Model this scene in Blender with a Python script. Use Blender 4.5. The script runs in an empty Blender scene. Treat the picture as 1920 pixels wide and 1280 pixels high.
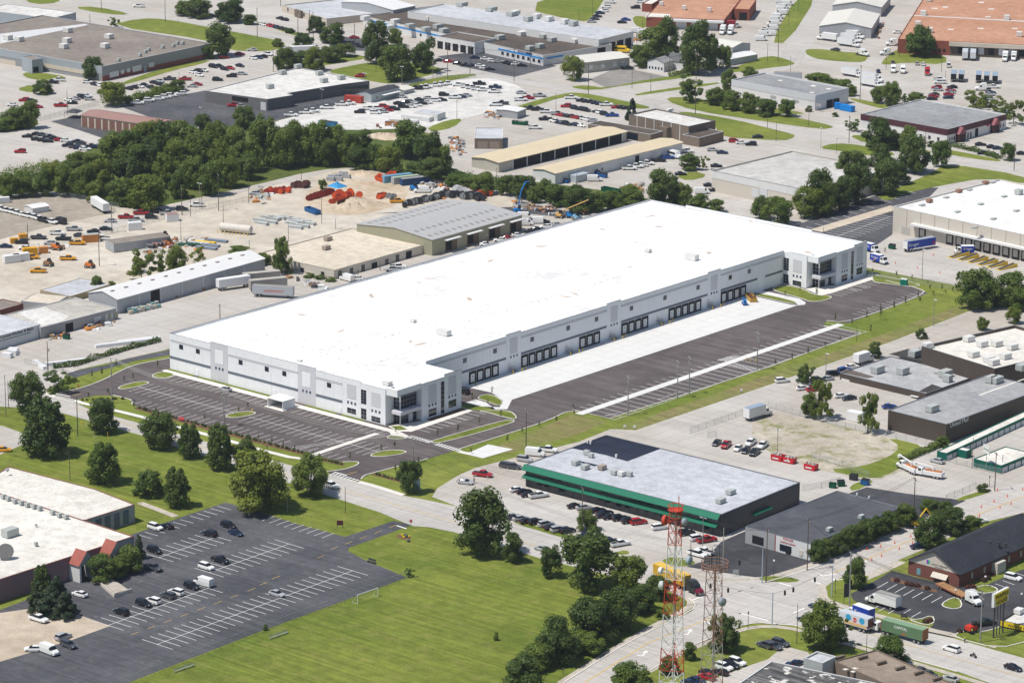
import bpy,bmesh,math,random
from mathutils import Vector,Matrix
from mathutils.geometry import tessellate_polygon
random.seed(7)
R_=math.radians
SC=bpy.context.scene
COL=SC.collection
# ---------------------------------------------------------------- camera, sky, sun, exposure
FPX,PITCH,ROLL,HEAD=6593.0,0.273783,0.0060823,2.2750915
CAM=Vector((762.51,-732.98,305.0))
_cp,_sp=math.cos(PITCH),math.sin(PITCH)
_f=Vector((math.cos(HEAD)*_cp,math.sin(HEAD)*_cp,-_sp))
_r=Vector((math.sin(HEAD),-math.cos(HEAD),0.0))
_u=_r.cross(_f)
CR=_r*math.cos(ROLL)+_u*math.sin(ROLL)
CU=_u*math.cos(ROLL)-_r*math.sin(ROLL)
CF=_f
cam=bpy.data.cameras.new('camera')
cam.sensor_width=36.0
cam.lens=FPX/1920.0*36.0
cam.clip_start,cam.clip_end=5.0,30000.0
camo=bpy.data.objects.new('camera',cam)
COL.objects.link(camo)
_m=Matrix((CR,CU,-CF)).transposed().to_4x4()
_m.translation=CAM
camo.matrix_world=_m
SC.camera=camo
SUN_AZ,SUN_EL=R_(243.5),R_(62.5)
W=bpy.data.worlds.new('World')
SC.world=W
W.use_nodes=True
_nt=W.node_tree
_sky=_nt.nodes.new('ShaderNodeTexSky')
_sky.sky_type='NISHITA'
_sky.sun_disc=False
_sky.sun_elevation=SUN_EL
_sky.sun_rotation=math.pi/2-SUN_AZ
_sky.air_density,_sky.dust_density,_sky.ozone_density=1.0,0.6,1.0
_bg=_nt.nodes['Background']
_bg.inputs[1].default_value=0.085
_nt.links.new(_sky.outputs[0],_bg.inputs[0])
_sl=bpy.data.lights.new('sun','SUN')
_sl.energy,_sl.angle,_sl.color=4.1,R_(0.53),(1.0,0.955,0.89)
_so=bpy.data.objects.new('sun',_sl)
COL.objects.link(_so)
_so.rotation_euler=(math.pi/2-SUN_EL,0,SUN_AZ+math.pi/2)
_so.location=(0,0,400)
SC.view_settings.view_transform='Standard'
SC.view_settings.look='None'
SC.view_settings.exposure=0.18
SC.view_settings.gamma=1.0
SC.render.engine='CYCLES'
SC.cycles.max_bounces=4
SC.cycles.use_adaptive_sampling=True
SC.cycles.adaptive_threshold=.02
SC.cycles.diffuse_bounces=2
SC.cycles.glossy_bounces=2
SC.cycles.transparent_max_bounces=6
SC.cycles.caustics_reflective=SC.cycles.caustics_refractive=False
# ---------------------------------------------------------------- pixel -> place
def ray(x,y):
 return CR*((x-960.0)/FPX)-CU*((y-640.0)/FPX)+CF
def G(x,y,z=0.0):
 """the point of the plane at height z that the photograph shows at (x, y)"""
 d=ray(x,y)
 return CAM+d*((z-CAM.z)/d.z)
def px_of(P):
 d=Vector(P)-CAM
 k=d.dot(CF)
 return 960+FPX*d.dot(CR)/k,640-FPX*d.dot(CU)/k
def hgt(x,y,ytop):
 """height of a vertical thing standing at pixel (x, y) whose top is at row ytop"""
 B=G(x,y)
 lo,hi=0.0,120.0
 for _ in range(34):
  m=(lo+hi)/2
  if px_of(B+Vector((0,0,m)))[1]>ytop:lo=m
  else:hi=m
 return lo
def mpp(x,y):
 return(G(x,y)-CAM).length/FPX
def T(c,r):
 """tile reader: the photograph in 4 x 4 tiles of 480 x 320, read at 4 times their size"""
 return lambda x,y:(480*c+x/4.0,320*r+y/4.0)
 # ---------------------------------------------------------------- materials
MATS={}
def lin(c):
 if isinstance(c,str):
  c=[int(c[i:i+2],16)/255 for i in(0,2,4)]
  c=[v/12.92 if v<=.04045 else((v+.055)/1.055)**2.4 for v in c]
 return(*c,1.0)
def mat(name,c,rough=.85,var=.12,scale=.35,spec=.3,metal=0.0,coord='Object',c2=None,stripe=None,bump=0.0,detail=2.0):
 """base colour with two sizes of blotchy variation; stripe = (axis, period, depth) for ribbed sheets"""
 if name in MATS:return MATS[name]
 m=bpy.data.materials.new(name)
 MATS[name]=m
 m.use_nodes=True
 nt=m.node_tree
 b=nt.nodes['Principled BSDF']
 b.inputs['Roughness'].default_value=rough
 b.inputs['Specular IOR Level'].default_value=spec
 b.inputs['Metallic'].default_value=metal
 c=lin(c)
 if var<=0 and not stripe:
  b.inputs['Base Color'].default_value=c
  return m
 tc=nt.nodes.new('ShaderNodeTexCoord')
 def noise(s,d=detail,off=0.0):
  n=nt.nodes.new('ShaderNodeTexNoise')
  n.inputs['Scale'].default_value=s
  n.inputs['Detail'].default_value=d
  n.inputs['Roughness'].default_value=.62
  nt.links.new(tc.outputs[coord],n.inputs['Vector'])
  return n
 n1,n2=noise(scale),noise(scale*9)
 add=nt.nodes.new('ShaderNodeMath');add.operation='MULTIPLY_ADD'
 nt.links.new(n1.outputs[0],add.inputs[0]);add.inputs[1].default_value=.65
 nt.links.new(n2.outputs[0],add.inputs[2])
 rp=nt.nodes.new('ShaderNodeMapRange')
 rp.inputs[1].default_value,rp.inputs[2].default_value=.5,1.15
 nt.links.new(add.outputs[0],rp.inputs[0])
 mx=nt.nodes.new('ShaderNodeMix');mx.data_type='RGBA'
 lo=lin(c2)if c2 is not None else tuple(v*(1-var)for v in c[:3])+(1,)
 hi=tuple(min(.95,v*(1+var))for v in c[:3])+(1,)
 mx.inputs[6].default_value,mx.inputs[7].default_value=lo,hi
 nt.links.new(rp.outputs[0],mx.inputs[0])
 out=mx.outputs[2]
 if stripe:
  ax,per,dep=stripe
  sp=nt.nodes.new('ShaderNodeSeparateXYZ')
  nt.links.new(tc.outputs['Object'],sp.inputs[0])
  w=nt.nodes.new('ShaderNodeMath');w.operation='MULTIPLY'
  if len(ax)==2:
   ad=nt.nodes.new('ShaderNodeMath');ad.operation='ADD'
   nt.links.new(sp.outputs['XYZ'.index(ax[0])],ad.inputs[0]);nt.links.new(sp.outputs['XYZ'.index(ax[1])],ad.inputs[1])
   nt.links.new(ad.outputs[0],w.inputs[0])
  else:
   nt.links.new(sp.outputs['XYZ'.index(ax)],w.inputs[0])
  w.inputs[1].default_value=2*math.pi/per
  s=nt.nodes.new('ShaderNodeMath');s.operation='SINE'
  nt.links.new(w.outputs[0],s.inputs[0])
  mr=nt.nodes.new('ShaderNodeMapRange')
  mr.inputs[1].default_value,mr.inputs[2].default_value,mr.inputs[3].default_value,mr.inputs[4].default_value=.3,.95,0,1
  nt.links.new(s.outputs[0],mr.inputs[0])
  bp=nt.nodes.new('ShaderNodeBump')
  bp.inputs['Strength'].default_value=1.0;bp.inputs['Distance'].default_value=dep
  nt.links.new(mr.outputs[0],bp.inputs['Height']);nt.links.new(bp.outputs[0],b.inputs['Normal'])
  m2=nt.nodes.new('ShaderNodeMix');m2.data_type='RGBA';m2.blend_type='MULTIPLY'
  m2.inputs[7].default_value=(.8,.8,.8,1)
  nt.links.new(mr.outputs[0],m2.inputs[0]);nt.links.new(out,m2.inputs[6])
  out=m2.outputs[2]
 elif bump:
  bp=nt.nodes.new('ShaderNodeBump')
  bp.inputs['Distance'].default_value=bump
  nt.links.new(n2.outputs[0],bp.inputs['Height']);nt.links.new(bp.outputs[0],b.inputs['Normal'])
 nt.links.new(out,b.inputs['Base Color'])
 return m
def ground_mat(name,c,c2,scales=(.03,.25,2.0),c3=None,streak=None,rough=.95,bump=.0,c3amt=(.62,.74),slab=0,con=.15):
 """ground with broad patches (c to c2), fine speckle and optional third-colour wear; streak=(angle, period) for mowing or rolling bands"""
 m=bpy.data.materials.new(name);MATS[name]=m;m.use_nodes=True
 nt=m.node_tree;b=nt.nodes['Principled BSDF']
 b.inputs['Roughness'].default_value=rough;b.inputs['Specular IOR Level'].default_value=.15
 geo=nt.nodes.new('ShaderNodeNewGeometry')
 def noise(s,d=3.0,r=.62,vec=None):
  n=nt.nodes.new('ShaderNodeTexNoise');n.inputs['Scale'].default_value=s;n.inputs['Detail'].default_value=d;n.inputs['Roughness'].default_value=r
  nt.links.new(vec or geo.outputs['Position'],n.inputs['Vector']);return n.outputs[0]
 def mr(v,a,bb,lo=0,hi=1):
  n=nt.nodes.new('ShaderNodeMapRange');nt.links.new(v,n.inputs[0])
  for i,q in enumerate((a,bb,lo,hi)):n.inputs[i+1].default_value=q
  return n.outputs[0]
 def mix(f,a,bcol,mode='MIX'):
  n=nt.nodes.new('ShaderNodeMix');n.data_type='RGBA';n.blend_type=mode
  if hasattr(f,'node'):nt.links.new(f,n.inputs[0])
  else:n.inputs[0].default_value=f
  for i,q in((6,a),(7,bcol)):
   if hasattr(q,'node'):nt.links.new(q,n.inputs[i])
   else:n.inputs[i].default_value=q
  return n.outputs[2]
 col=mix(mr(noise(scales[0]),.35,.65),lin(c),lin(c2))
 g=mr(noise(scales[1]),.3,.7,1-con,1+con)
 def grey(v):
  n=nt.nodes.new('ShaderNodeCombineColor')
  for i in range(3):nt.links.new(v,n.inputs[i])
  return n.outputs[0]
 col=mix(1.0,col,grey(g),'MULTIPLY')
 col=mix(1.0,col,grey(mr(noise(scales[2],1),.25,.75,1-con,1+con)),'MULTIPLY')
 if streak:
  mp=nt.nodes.new('ShaderNodeMapping');nt.links.new(geo.outputs['Position'],mp.inputs[0])
  mp.inputs['Rotation'].default_value=(0,0,-R_(streak[0]))
  mp.inputs['Scale'].default_value=(streak[2]if len(streak)>2 else.02,1/streak[1],1)
  col=mix(1.0,col,grey(mr(noise(1.0,1,.55,mp.outputs[0]),.32,.68,1-(streak[3]if len(streak)>3 else.16),1+(streak[3]if len(streak)>3 else.16))),'MULTIPLY')
 if c3 is not None:
  col=mix(mr(noise(scales[1]*.6,4,.7),*c3amt),col,lin(c3))
 if slab:
  bk=nt.nodes.new('ShaderNodeTexBrick');bk.offset=0.0;bk.inputs['Scale'].default_value=1.0
  for k,q in(('Mortar Size',.07),('Brick Width',slab),('Row Height',slab),('Mortar Smooth',.3)):bk.inputs[k].default_value=q
  bk.inputs['Color1'].default_value=bk.inputs['Color2'].default_value=(1,1,1,1);bk.inputs['Mortar'].default_value=(.66,.65,.64,1)
  nt.links.new(geo.outputs['Position'],bk.inputs['Vector'])
  col=mix(1.0,col,bk.outputs['Color'],'MULTIPLY')
 nt.links.new(col,b.inputs['Base Color'])
 if bump:
  bp=nt.nodes.new('ShaderNodeBump');bp.inputs['Distance'].default_value=bump
  nt.links.new(noise(scales[2]*1.3,4),bp.inputs['Height']);nt.links.new(bp.outputs[0],b.inputs['Normal'])
 return m
def glass_mat(name,c,rough=.08):
 m=mat(name,c,rough,0,spec=.6);return m
def clear_mesh(name,c,alpha):
 """woven wire seen from far: part of the light passes"""
 m=bpy.data.materials.new(name);MATS[name]=m;m.use_nodes=True
 b=m.node_tree.nodes['Principled BSDF']
 b.inputs['Base Color'].default_value=lin(c);b.inputs['Alpha'].default_value=alpha;b.inputs['Roughness'].default_value=.6
 return m
def leaf_mat(name,c,c2,trans=.3):
 m=bpy.data.materials.new(name);MATS[name]=m;m.use_nodes=True
 nt=m.node_tree;b=nt.nodes['Principled BSDF']
 b.inputs['Roughness'].default_value=.55;b.inputs['Specular IOR Level'].default_value=.35
 oi=nt.nodes.new('ShaderNodeObjectInfo');tc=nt.nodes.new('ShaderNodeTexCoord')
 n=nt.nodes.new('ShaderNodeTexNoise');n.inputs['Scale'].default_value=.9;n.inputs['Detail'].default_value=4
 nt.links.new(tc.outputs['Object'],n.inputs['Vector'])
 ad=nt.nodes.new('ShaderNodeMath');ad.operation='MULTIPLY_ADD';ad.inputs[1].default_value=.45
 nt.links.new(oi.outputs['Random'],ad.inputs[0]);nt.links.new(n.outputs[0],ad.inputs[2])
 mr=nt.nodes.new('ShaderNodeMapRange');mr.inputs[1].default_value,mr.inputs[2].default_value=.35,1.05
 nt.links.new(ad.outputs[0],mr.inputs[0])
 mx=nt.nodes.new('ShaderNodeMix');mx.data_type='RGBA';mx.inputs[6].default_value,mx.inputs[7].default_value=lin(c),lin(c2)
 nt.links.new(mr.outputs[0],mx.inputs[0]);nt.links.new(mx.outputs[2],b.inputs['Base Color'])
 tr=nt.nodes.new('ShaderNodeBsdfTranslucent');nt.links.new(mx.outputs[2],tr.inputs[0])
 ms=nt.nodes.new('ShaderNodeMixShader');ms.inputs[0].default_value=trans
 nt.links.new(b.outputs[0],ms.inputs[1]);nt.links.new(tr.outputs[0],ms.inputs[2])
 nt.links.new(ms.outputs[0],nt.nodes['Material Output'].inputs[0])
 return m
 # ---------------------------------------------------------------- meshes and objects
class MB:
 """collects faces, then links them as ONE mesh object"""
 def __init__(s):s.v,s.f,s.m,s.cur=[],[],[],0
 def face(s,pts):
  i=len(s.v);s.v+=[tuple(p)for p in pts];s.f.append(tuple(range(i,i+len(pts))));s.m.append(s.cur);return s
 def hexa(s,lo,hi):
  """lo, hi: four points each, counter-clockwise from above"""
  i=len(s.v);s.v+=[tuple(p)for p in lo]+[tuple(p)for p in hi]
  for q in((3,2,1,0),(4,5,6,7),(0,1,5,4),(1,2,6,5),(2,3,7,6),(3,0,4,7)):
   s.f.append(tuple(i+k for k in q));s.m.append(s.cur)
  return s
 def box(s,x0,x1,y0,y1,z0,z1):
  return s.hexa([(x0,y0,z0),(x1,y0,z0),(x1,y1,z0),(x0,y1,z0)],[(x0,y0,z1),(x1,y0,z1),(x1,y1,z1),(x0,y1,z1)])
 def taper(s,x0,x1,y0,y1,z0,z1,dx0=0,dx1=0,dy=0):
  return s.hexa([(x0,y0,z0),(x1,y0,z0),(x1,y1,z0),(x0,y1,z0)],[(x0+dx0,y0+dy,z1),(x1-dx1,y0+dy,z1),(x1-dx1,y1-dy,z1),(x0+dx0,y1-dy,z1)])
 def prism(s,poly,z0,z1,bottom=False):
  n=len(poly);a=sum(poly[i][0]*poly[(i+1)%n][1]-poly[(i+1)%n][0]*poly[i][1]for i in range(n))
  if a<0:poly=poly[::-1]
  i=len(s.v)
  s.v+=[(p[0],p[1],z0)for p in poly]+[(p[0],p[1],z1)for p in poly]
  for k in range(n):
   j=(k+1)%n;s.f.append((i+k,i+j,i+n+j,i+n+k));s.m.append(s.cur)
  s.flat(poly,z1)
  if bottom:s.flat(poly,z0)
  return s
 def flat(s,poly,z):
  i=len(s.v);P=[Vector((p[0],p[1],0))for p in poly]
  s.v+=[(p[0],p[1],z)for p in poly]
  for t in tessellate_polygon([P]):
   a,b,c=(P[k]for k in t)
   if(b-a).cross(c-a).z<0:t=(t[0],t[2],t[1])
   s.f.append(tuple(i+k for k in t));s.m.append(s.cur)
  return s
 def tube(s,a,b,r,n=6,r2=None,cap=True):
  a,b=Vector(a),Vector(b);d=(b-a).normalized();r2=r if r2 is None else r2
  u=d.orthogonal().normalized();w=d.cross(u);i=len(s.v)
  for P,q in((a,r),(b,r2)):
   for k in range(n):
    t=2*math.pi*k/n;s.v.append(tuple(P+u*(q*math.cos(t))+w*(q*math.sin(t))))
  for k in range(n):
   j=(k+1)%n;s.f.append((i+k,i+j,i+n+j,i+n+k));s.m.append(s.cur)
  if cap:
   s.f.append(tuple(i+k for k in range(n))[::-1]);s.m.append(s.cur);s.f.append(tuple(i+n+k for k in range(n)));s.m.append(s.cur)
  return s
 def lathe(s,c,prof,n=12,axis='z'):
  """prof: list of (radius, height)"""
  c=Vector(c);i=len(s.v)
  for r,h in prof:
   for k in range(n):
    t=2*math.pi*k/n;x,y=r*math.cos(t),r*math.sin(t)
    s.v.append(tuple(c+(Vector((x,y,h))if axis=='z' else Vector((h,x,y))if axis=='x' else Vector((y,h,x)))))
  for q in range(len(prof)-1):
   for k in range(n):
    j=(k+1)%n;s.f.append((i+q*n+k,i+q*n+j,i+(q+1)*n+j,i+(q+1)*n+k));s.m.append(s.cur)
  s.f.append(tuple(i+k for k in range(n))[::-1]);s.m.append(s.cur)
  e=i+(len(prof)-1)*n;s.f.append(tuple(e+k for k in range(n)));s.m.append(s.cur)
  return s
 def mesh(s,name):
  me=bpy.data.meshes.new(name);me.from_pydata(s.v,[],s.f)
  if any(s.m):me.polygons.foreach_set('material_index',s.m)
  me.update();return me
 def build(s,name,mats,parent=None,**k):
  return link(name,s.mesh(name),mats,parent,**k)
def link(name,me,mats=None,parent=None,loc=None,rot=0.0,scale=None,label=None,cat=None,group=None,kind=None):
 o=bpy.data.objects.new(name,me);COL.objects.link(o)
 if mats is not None and me is not None and not me.materials:
  for m in(mats if isinstance(mats,(list,tuple))else[mats]):me.materials.append(m)
 if parent:o.parent=parent
 if loc is not None:o.location=loc
 if rot:o.rotation_euler=(0,0,rot)
 if scale is not None:o.scale=scale
 for k,v in(('label',label),('category',cat),('group',group),('kind',kind)):
  if v:o[k]=v
 return o
THINGS=[]
def thing(name,label,cat,loc=(0,0,0),rot=0.0,group=None,me=None,mats=None,scale=None):
 """an Empty at a thing's base (or a one-mesh thing); equal labels are told apart at the end by their order in the photograph"""
 o=link(name,me,mats,None,loc,rot,scale,label,cat,group)
 THINGS.append(o)
 return o
def finish_labels():
 ordi='first second third fourth fifth sixth seventh eighth ninth tenth eleventh twelfth'.split()
 num='two three four five six seven eight nine ten eleven twelve'.split()
 by={}
 for o in THINGS:by.setdefault(o['label'],[]).append(o)
 for lab,os_ in by.items():
  n=len(os_)
  if n<2:continue
  os_.sort(key=lambda o:px_of(o.location)[0])
  ns=num[n-2]if n<=12 else str(n)
  for i,o in enumerate(os_):
   if i==0:w='leftmost of '+ns
   elif i==n-1:w='rightmost of '+ns
   else:w=(ordi[i]if i<12 else '%dth'%(i+1))+' from left of '+ns
   o['label']=lab+', '+w
   # letters used on signs and vehicles, made while the scene is still empty
TXT={}
for _t in('WALKER','Custom Kitchen & Bath','TAYLOR','MUFFLER & BRAKE','United Mail','Larry M. McDonald','Center of Excellence','WAFFLE HOUSE','Kroger','CAPITAL','Dean','WAFFLE','HOUSE','STOP','SELF STORAGE','18 K'):
 _c=bpy.data.curves.new('lettering','FONT');_c.body=_t;_c.extrude=.02;_c.align_x='LEFT';_c.resolution_u=2
 _o=bpy.data.objects.new('lettering',_c);COL.objects.link(_o);bpy.context.view_layer.update()
 TXT[_t]=bpy.data.meshes.new_from_object(_o.evaluated_get(bpy.context.evaluated_depsgraph_get()));bpy.data.objects.remove(_o)
def letters(txt,m):
 me=TXT[txt].copy();me.materials.clear();me.materials.append(m);return me
def text_w(txt):return max(v.co.x for v in TXT[txt].vertices)
# ================================================================= ground, roads, lots
M_grass=ground_mat('grass',(.13,.172,.024),(.19,.212,.04),(.02,.22,1.7),c3=(.24,.215,.085),streak=(118,1.1,.03,.13),c3amt=(.58,.84),con=.18)
M_lawn=ground_mat('mown_lawn',(.112,.152,.021),(.168,.195,.032),(.025,.3,2.2),streak=(62,1.3,.015,.17),c3=(.25,.235,.07),c3amt=(.52,.85),con=.19)
M_conc=ground_mat('pale_concrete',(.43,.39,.34),(.50,.475,.44),(.016,.09,1.2),c3=(.40,.37,.335),streak=(60,2.5,.02,.05),slab=4.6,con=.07)
M_road=ground_mat('worn_concrete_road',(.44,.415,.385),(.49,.465,.43),(.02,.2,1.5),c3=(.365,.345,.325),streak=(-3,1.2,.01,.07),slab=4.2,con=.06)
M_road2=ground_mat('worn_concrete_avenue',(.44,.41,.375),(.50,.47,.435),(.02,.2,1.5),c3=(.36,.335,.315),streak=(63,1.2,.01,.07),slab=4.2,con=.06)
M_asph=ground_mat('fresh_asphalt',(.098,.083,.082),(.125,.106,.103),(.03,.2,2.5),c3=(.155,.135,.13),streak=(0,1.5,.02,.14),c3amt=(.58,.86))
M_asph_y=ground_mat('fresh_asphalt_court',(.098,.083,.082),(.128,.109,.105),(.03,.2,2.5),c3=(.155,.135,.13),streak=(90,1.6,.02,.16),c3amt=(.58,.86))
M_asph2=ground_mat('blue_grey_asphalt',(.068,.069,.078),(.108,.108,.117),(.04,.4,2.5),c3=(.20,.19,.185),streak=(70,1.0,.03,.16),c3amt=(.60,.82))
M_asph3=ground_mat('black_sealed_asphalt',(.045,.046,.052),(.075,.075,.082),(.06,.4,2.5),c3=(.17,.165,.16),c3amt=(.7,.85))
M_apron=ground_mat('new_white_concrete',(.64,.635,.615),(.68,.675,.655),(.03,.3,1.5),c3=(.55,.525,.48),c3amt=(.72,.85),slab=5,con=.035)
M_walk=ground_mat('sidewalk_concrete',(.66,.63,.575),(.74,.71,.65),(.05,.5,2),con=.05)
M_walk2=ground_mat('old_sidewalk',(.42,.375,.315),(.5,.45,.385),(.05,.5,2))
M_grav=ground_mat('tan_gravel',(.475,.42,.34),(.575,.525,.445),(.02,.15,2.5),c3=(.40,.355,.29),bump=.05,c3amt=(.58,.74))
M_dirt=ground_mat('orange_dirt',(.45,.35,.24),(.55,.46,.35),(.05,.4,2.5),c3=(.45,.40,.32),bump=.08)
M_wgrav=ground_mat('white_gravel',(.54,.525,.49),(.645,.63,.60),(.02,.2,3),c3=(.47,.45,.42),bump=.05)
M_brgrav=ground_mat('brown_gravel',(.30,.26,.21),(.39,.345,.285),(.03,.3,3),c3=(.45,.40,.34),bump=.05)
M_scrub=ground_mat('rough_grass',(.05,.085,.018),(.12,.145,.035),(.04,.4,2),c3=(.26,.22,.10),bump=.25,c3amt=(.6,.75))
M_dry=ground_mat('dry_verge',(.22,.185,.08),(.17,.19,.05),(.05,.4,2.2),c3=(.36,.28,.16),streak=(90,.9,.03,.2),bump=.1)
M_paint=mat('white_marking_paint',(.82,.81,.78),.8,.06,.5)
M_yel=mat('yellow_marking_paint',(.62,.42,.12),.8,.08,.5)
M_kerb=mat('kerb_concrete',(.66,.63,.57),.9,.08,.4)
M_mulch=mat('brown_mulch',(.16,.085,.05),.95,.35,1.5)
def chaikin(p,n,closed=True):
 for _ in range(n):
  q=[]
  m=len(p)
  for i in range(m if closed else m-1):
   a,b=p[i],p[(i+1)%m]
   q+=[(a[0]*.75+b[0]*.25,a[1]*.75+b[1]*.25),(a[0]*.25+b[0]*.75,a[1]*.25+b[1]*.75)]
  p=q if closed else[p[0]]+q[1:-1]+[p[-1]]
 return p
def P2(pts,z=0.0):
 """pixel points -> ground points (numbers stay pixels)"""
 return[tuple(G(x,y,z)[:2])for x,y in pts]
def area(name,pts,m,z,world=False,soft=0,kerb=0.0,kind='structure',parent=None):
 p=list(pts)if world else P2(pts)
 if soft:p=chaikin(p,soft)
 o=MB().flat(p,z).build(name,m,parent,kind=None if parent else kind)
 if kerb:kerb_line('kerb',p,z,o,kerb)
 return o
def offset(p,d,closed=True):
 out=[]
 n=len(p)
 for i in range(n):
  a=Vector(p[(i-1)%n])if closed or i else Vector(p[i])
  b=Vector(p[(i+1)%n])if closed or i<n-1 else Vector(p[i])
  t=(b-a)
  t=t.normalized()if t.length else Vector((1,0))
  out.append((p[i][0]-t.y*d,p[i][1]+t.x*d))
 return out
def ribbon(name,p,w,m,z,h=0.0,parent=None,closed=False,kind='structure',label=None):
 """a strip of width w along p, or a low wall of height h"""
 a,b=offset(p,w/2,closed),offset(p,-w/2,closed)
 mb=MB();n=len(p)
 for i in range(n if closed else n-1):
  j=(i+1)%n
  if h:mb.hexa([(*b[i],z),(*b[j],z),(*a[j],z),(*a[i],z)],[(*b[i],z+h),(*b[j],z+h),(*a[j],z+h),(*a[i],z+h)])
  else:mb.face([(*b[i],z),(*b[j],z),(*a[j],z),(*a[i],z)])
 return mb.build(name,m,parent,kind=None if parent else kind,label=label)
def kerb_line(name,p,z,parent,w=.32,closed=True):
 return ribbon(name,p,w,M_kerb,z,.13,parent,closed)
_unit=MB().box(-.5,.5,-.5,.5,0,.012).mesh('painted_line')
_uy=MB().box(-.5,.5,-.5,.5,0,.012).mesh('painted_line')
_unit.materials.append(M_paint);_uy.materials.append(M_yel)
def stripe(a,b,w,parent,z=.06,name='parking_line',yellow=False):
 a,b=Vector(a),Vector(b);d=b-a
 o=link(name,_uy if yellow else _unit,None,parent,(*((a+b)/2),z),math.atan2(d.y,d.x),(d.length,w,1))
 return o
 # far and near sheet of land
ground=MB()
for i in range(16):
 for j in range(16):
  x0,y0=-5200+i*650,-3400+j*650
  ground.face([(x0,y0,0),(x0+650,y0,0),(x0+650,y0+650,0),(x0,y0+650,0)])
ground=ground.build('ground',M_grass,kind='structure')
# pale pavement of the industrial blocks
pv_north=area('pavement',[(-500,-260),(2500,-260),(2500,600),(1925,566),(1798,536),(1612,500),(1400,460),(1220,424),(960,500),(640,594),(400,664),(322,652),(305,657),(150,692),(122,702),(122,706),(90,735),(0,716),(-60,700),(-500,600)],M_conc,.02)
pv_east=area('pavement',[(1825,580),(1877,577),(2300,560),(2300,760),(1920,905),(1862,922),(1767,957),(1690,992),(1590,1037),(1512,1070),(1440,1091),(1330,1100),(1225,1063),(1080,1010),(960,980),(860,950),(810,931),(820,915),(857,892),(890,877),(960,859),(1085,828),(1145,804),(1192,806),(1440,722),(1672,640)],M_conc,.022)
pv_west_lot=area('pavement',[(-90,790),(5,798),(57,817),(50,830),(0,852),(-90,880)],M_conc,.02)
pv_south=area('pavement',[(1250,1330),(1300,1286),(1390,1252),(1440,1235),(1470,1210),(1515,1222),(1530,1250),(1660,1300),(1500,1400)],M_conc,.02)
# roads
road1=area('road',[(-300,640),(0,716),(60,733),(100,742),(139,754),(172,769),(274,797),(445,844),(562,877),(620,891),(675,905),(757,929),(800,937),(860,950),(960,981),(1077,1011),(1155,1037),(1230,1063),(1330,1092),(1400,1120),(1306,1133),(1255,1108),(1150,1080),(1012,1046),(850,997),(805,988),(775,986),(740,972),(712,960),(532,902),(400,860),(265,816),(172,790),(120,775),(60,765),(0,762),(-300,690)],M_road,.040)
road2=area('road',[(1000,1310),(1060,1279),(1172,1207),(1242,1172),(1296,1146),(1308,1132),(1292,1120),(1240,1095),(1300,1083),(1340,1093),(1440,1090),(1512,1070),(1590,1037),(1690,992),(1767,957),(1862,922),(1920,905),(2300,765),(2300,830),(1915,962),(1840,980),(1740,1026),(1677,1053),(1625,1078),(1565,1098),(1545,1112),(1552,1130),(1500,1170),(1417,1166),(1385,1173),(1330,1196),(1285,1213),(1215,1256),(1120,1320)],M_road2,.044)
road3=area('road',[(1400,1100),(1500,1105),(1545,1125),(1552,1132),(1635,1158),(1740,1186),(1787,1196),(1865,1218),(2200,1310),(2200,1380),(1850,1278),(1795,1258),(1705,1233),(1645,1216),(1587,1201),(1502,1173),(1457,1168),(1420,1160)],M_road,.048)
road4=ribbon('road',chaikin(P2([(40,-25),(175,6),(275,29),(425,53),(590,86),(700,108),(830,124),(960,150),(1065,166),(1210,204),(1440,236),(1612,268),(1785,298),(1920,319),(2300,380)]),1,False),9.5,M_road,.036)
road5=ribbon('road',chaikin(P2([(1205,200),(1270,172),(1360,150),(1470,128),(1490,100),(1525,40),(1560,-20)]),1,False),11,M_road,.034)
road6=ribbon('road',chaikin(P2([(155,445),(240,408),(330,388),(480,350),(560,333),(640,312)]),1,False),6.0,M_conc,.034)
drive=area('driveway',[(122,701),(150,693),(200,684),(240,672),(322,655),(322,665),(250,677),(140,708)],M_asph2,.04)
# old sidewalks
for pts,w in(([(1050,1280),(1167,1206),(1238,1166),(1290,1140),(1297,1128),(1286,1118)],1.9),([(1210,1262),(1280,1222),(1330,1202),(1385,1180),(1440,1172),(1500,1180),(1590,1207),(1700,1238),(1850,1283)],1.9),([(1548,1095),(1540,1113),(1552,1128),(1640,1152),(1742,1180),(1790,1190),(1870,1212)],2.4),([(1440,1083),(1520,1059),(1595,1028),(1700,980)],1.9),([(1220,1058),(1300,1076),(1345,1087),(1440,1083)],1.9),([(1560,1103),(1620,1085),(1690,1052)],3.0),([(262,942),(330,968)],2.2)):
 ribbon('sidewalk',chaikin(P2(pts),1,False),w,M_walk2,.052)
for pts in([(1056,1280),(1170,1208),(1241,1172),(1296,1145),(1306,1132),(1290,1120)],[(1218,1257),(1287,1214),(1330,1197),(1386,1174),(1418,1167),(1457,1169),(1502,1174),(1645,1217),(1795,1259)],[(1440,1090),(1512,1070),(1590,1037),(1690,992),(1767,957)]):
 ribbon('kerb',chaikin(P2(pts),1,False),.35,M_kerb,.044,.14)
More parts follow.
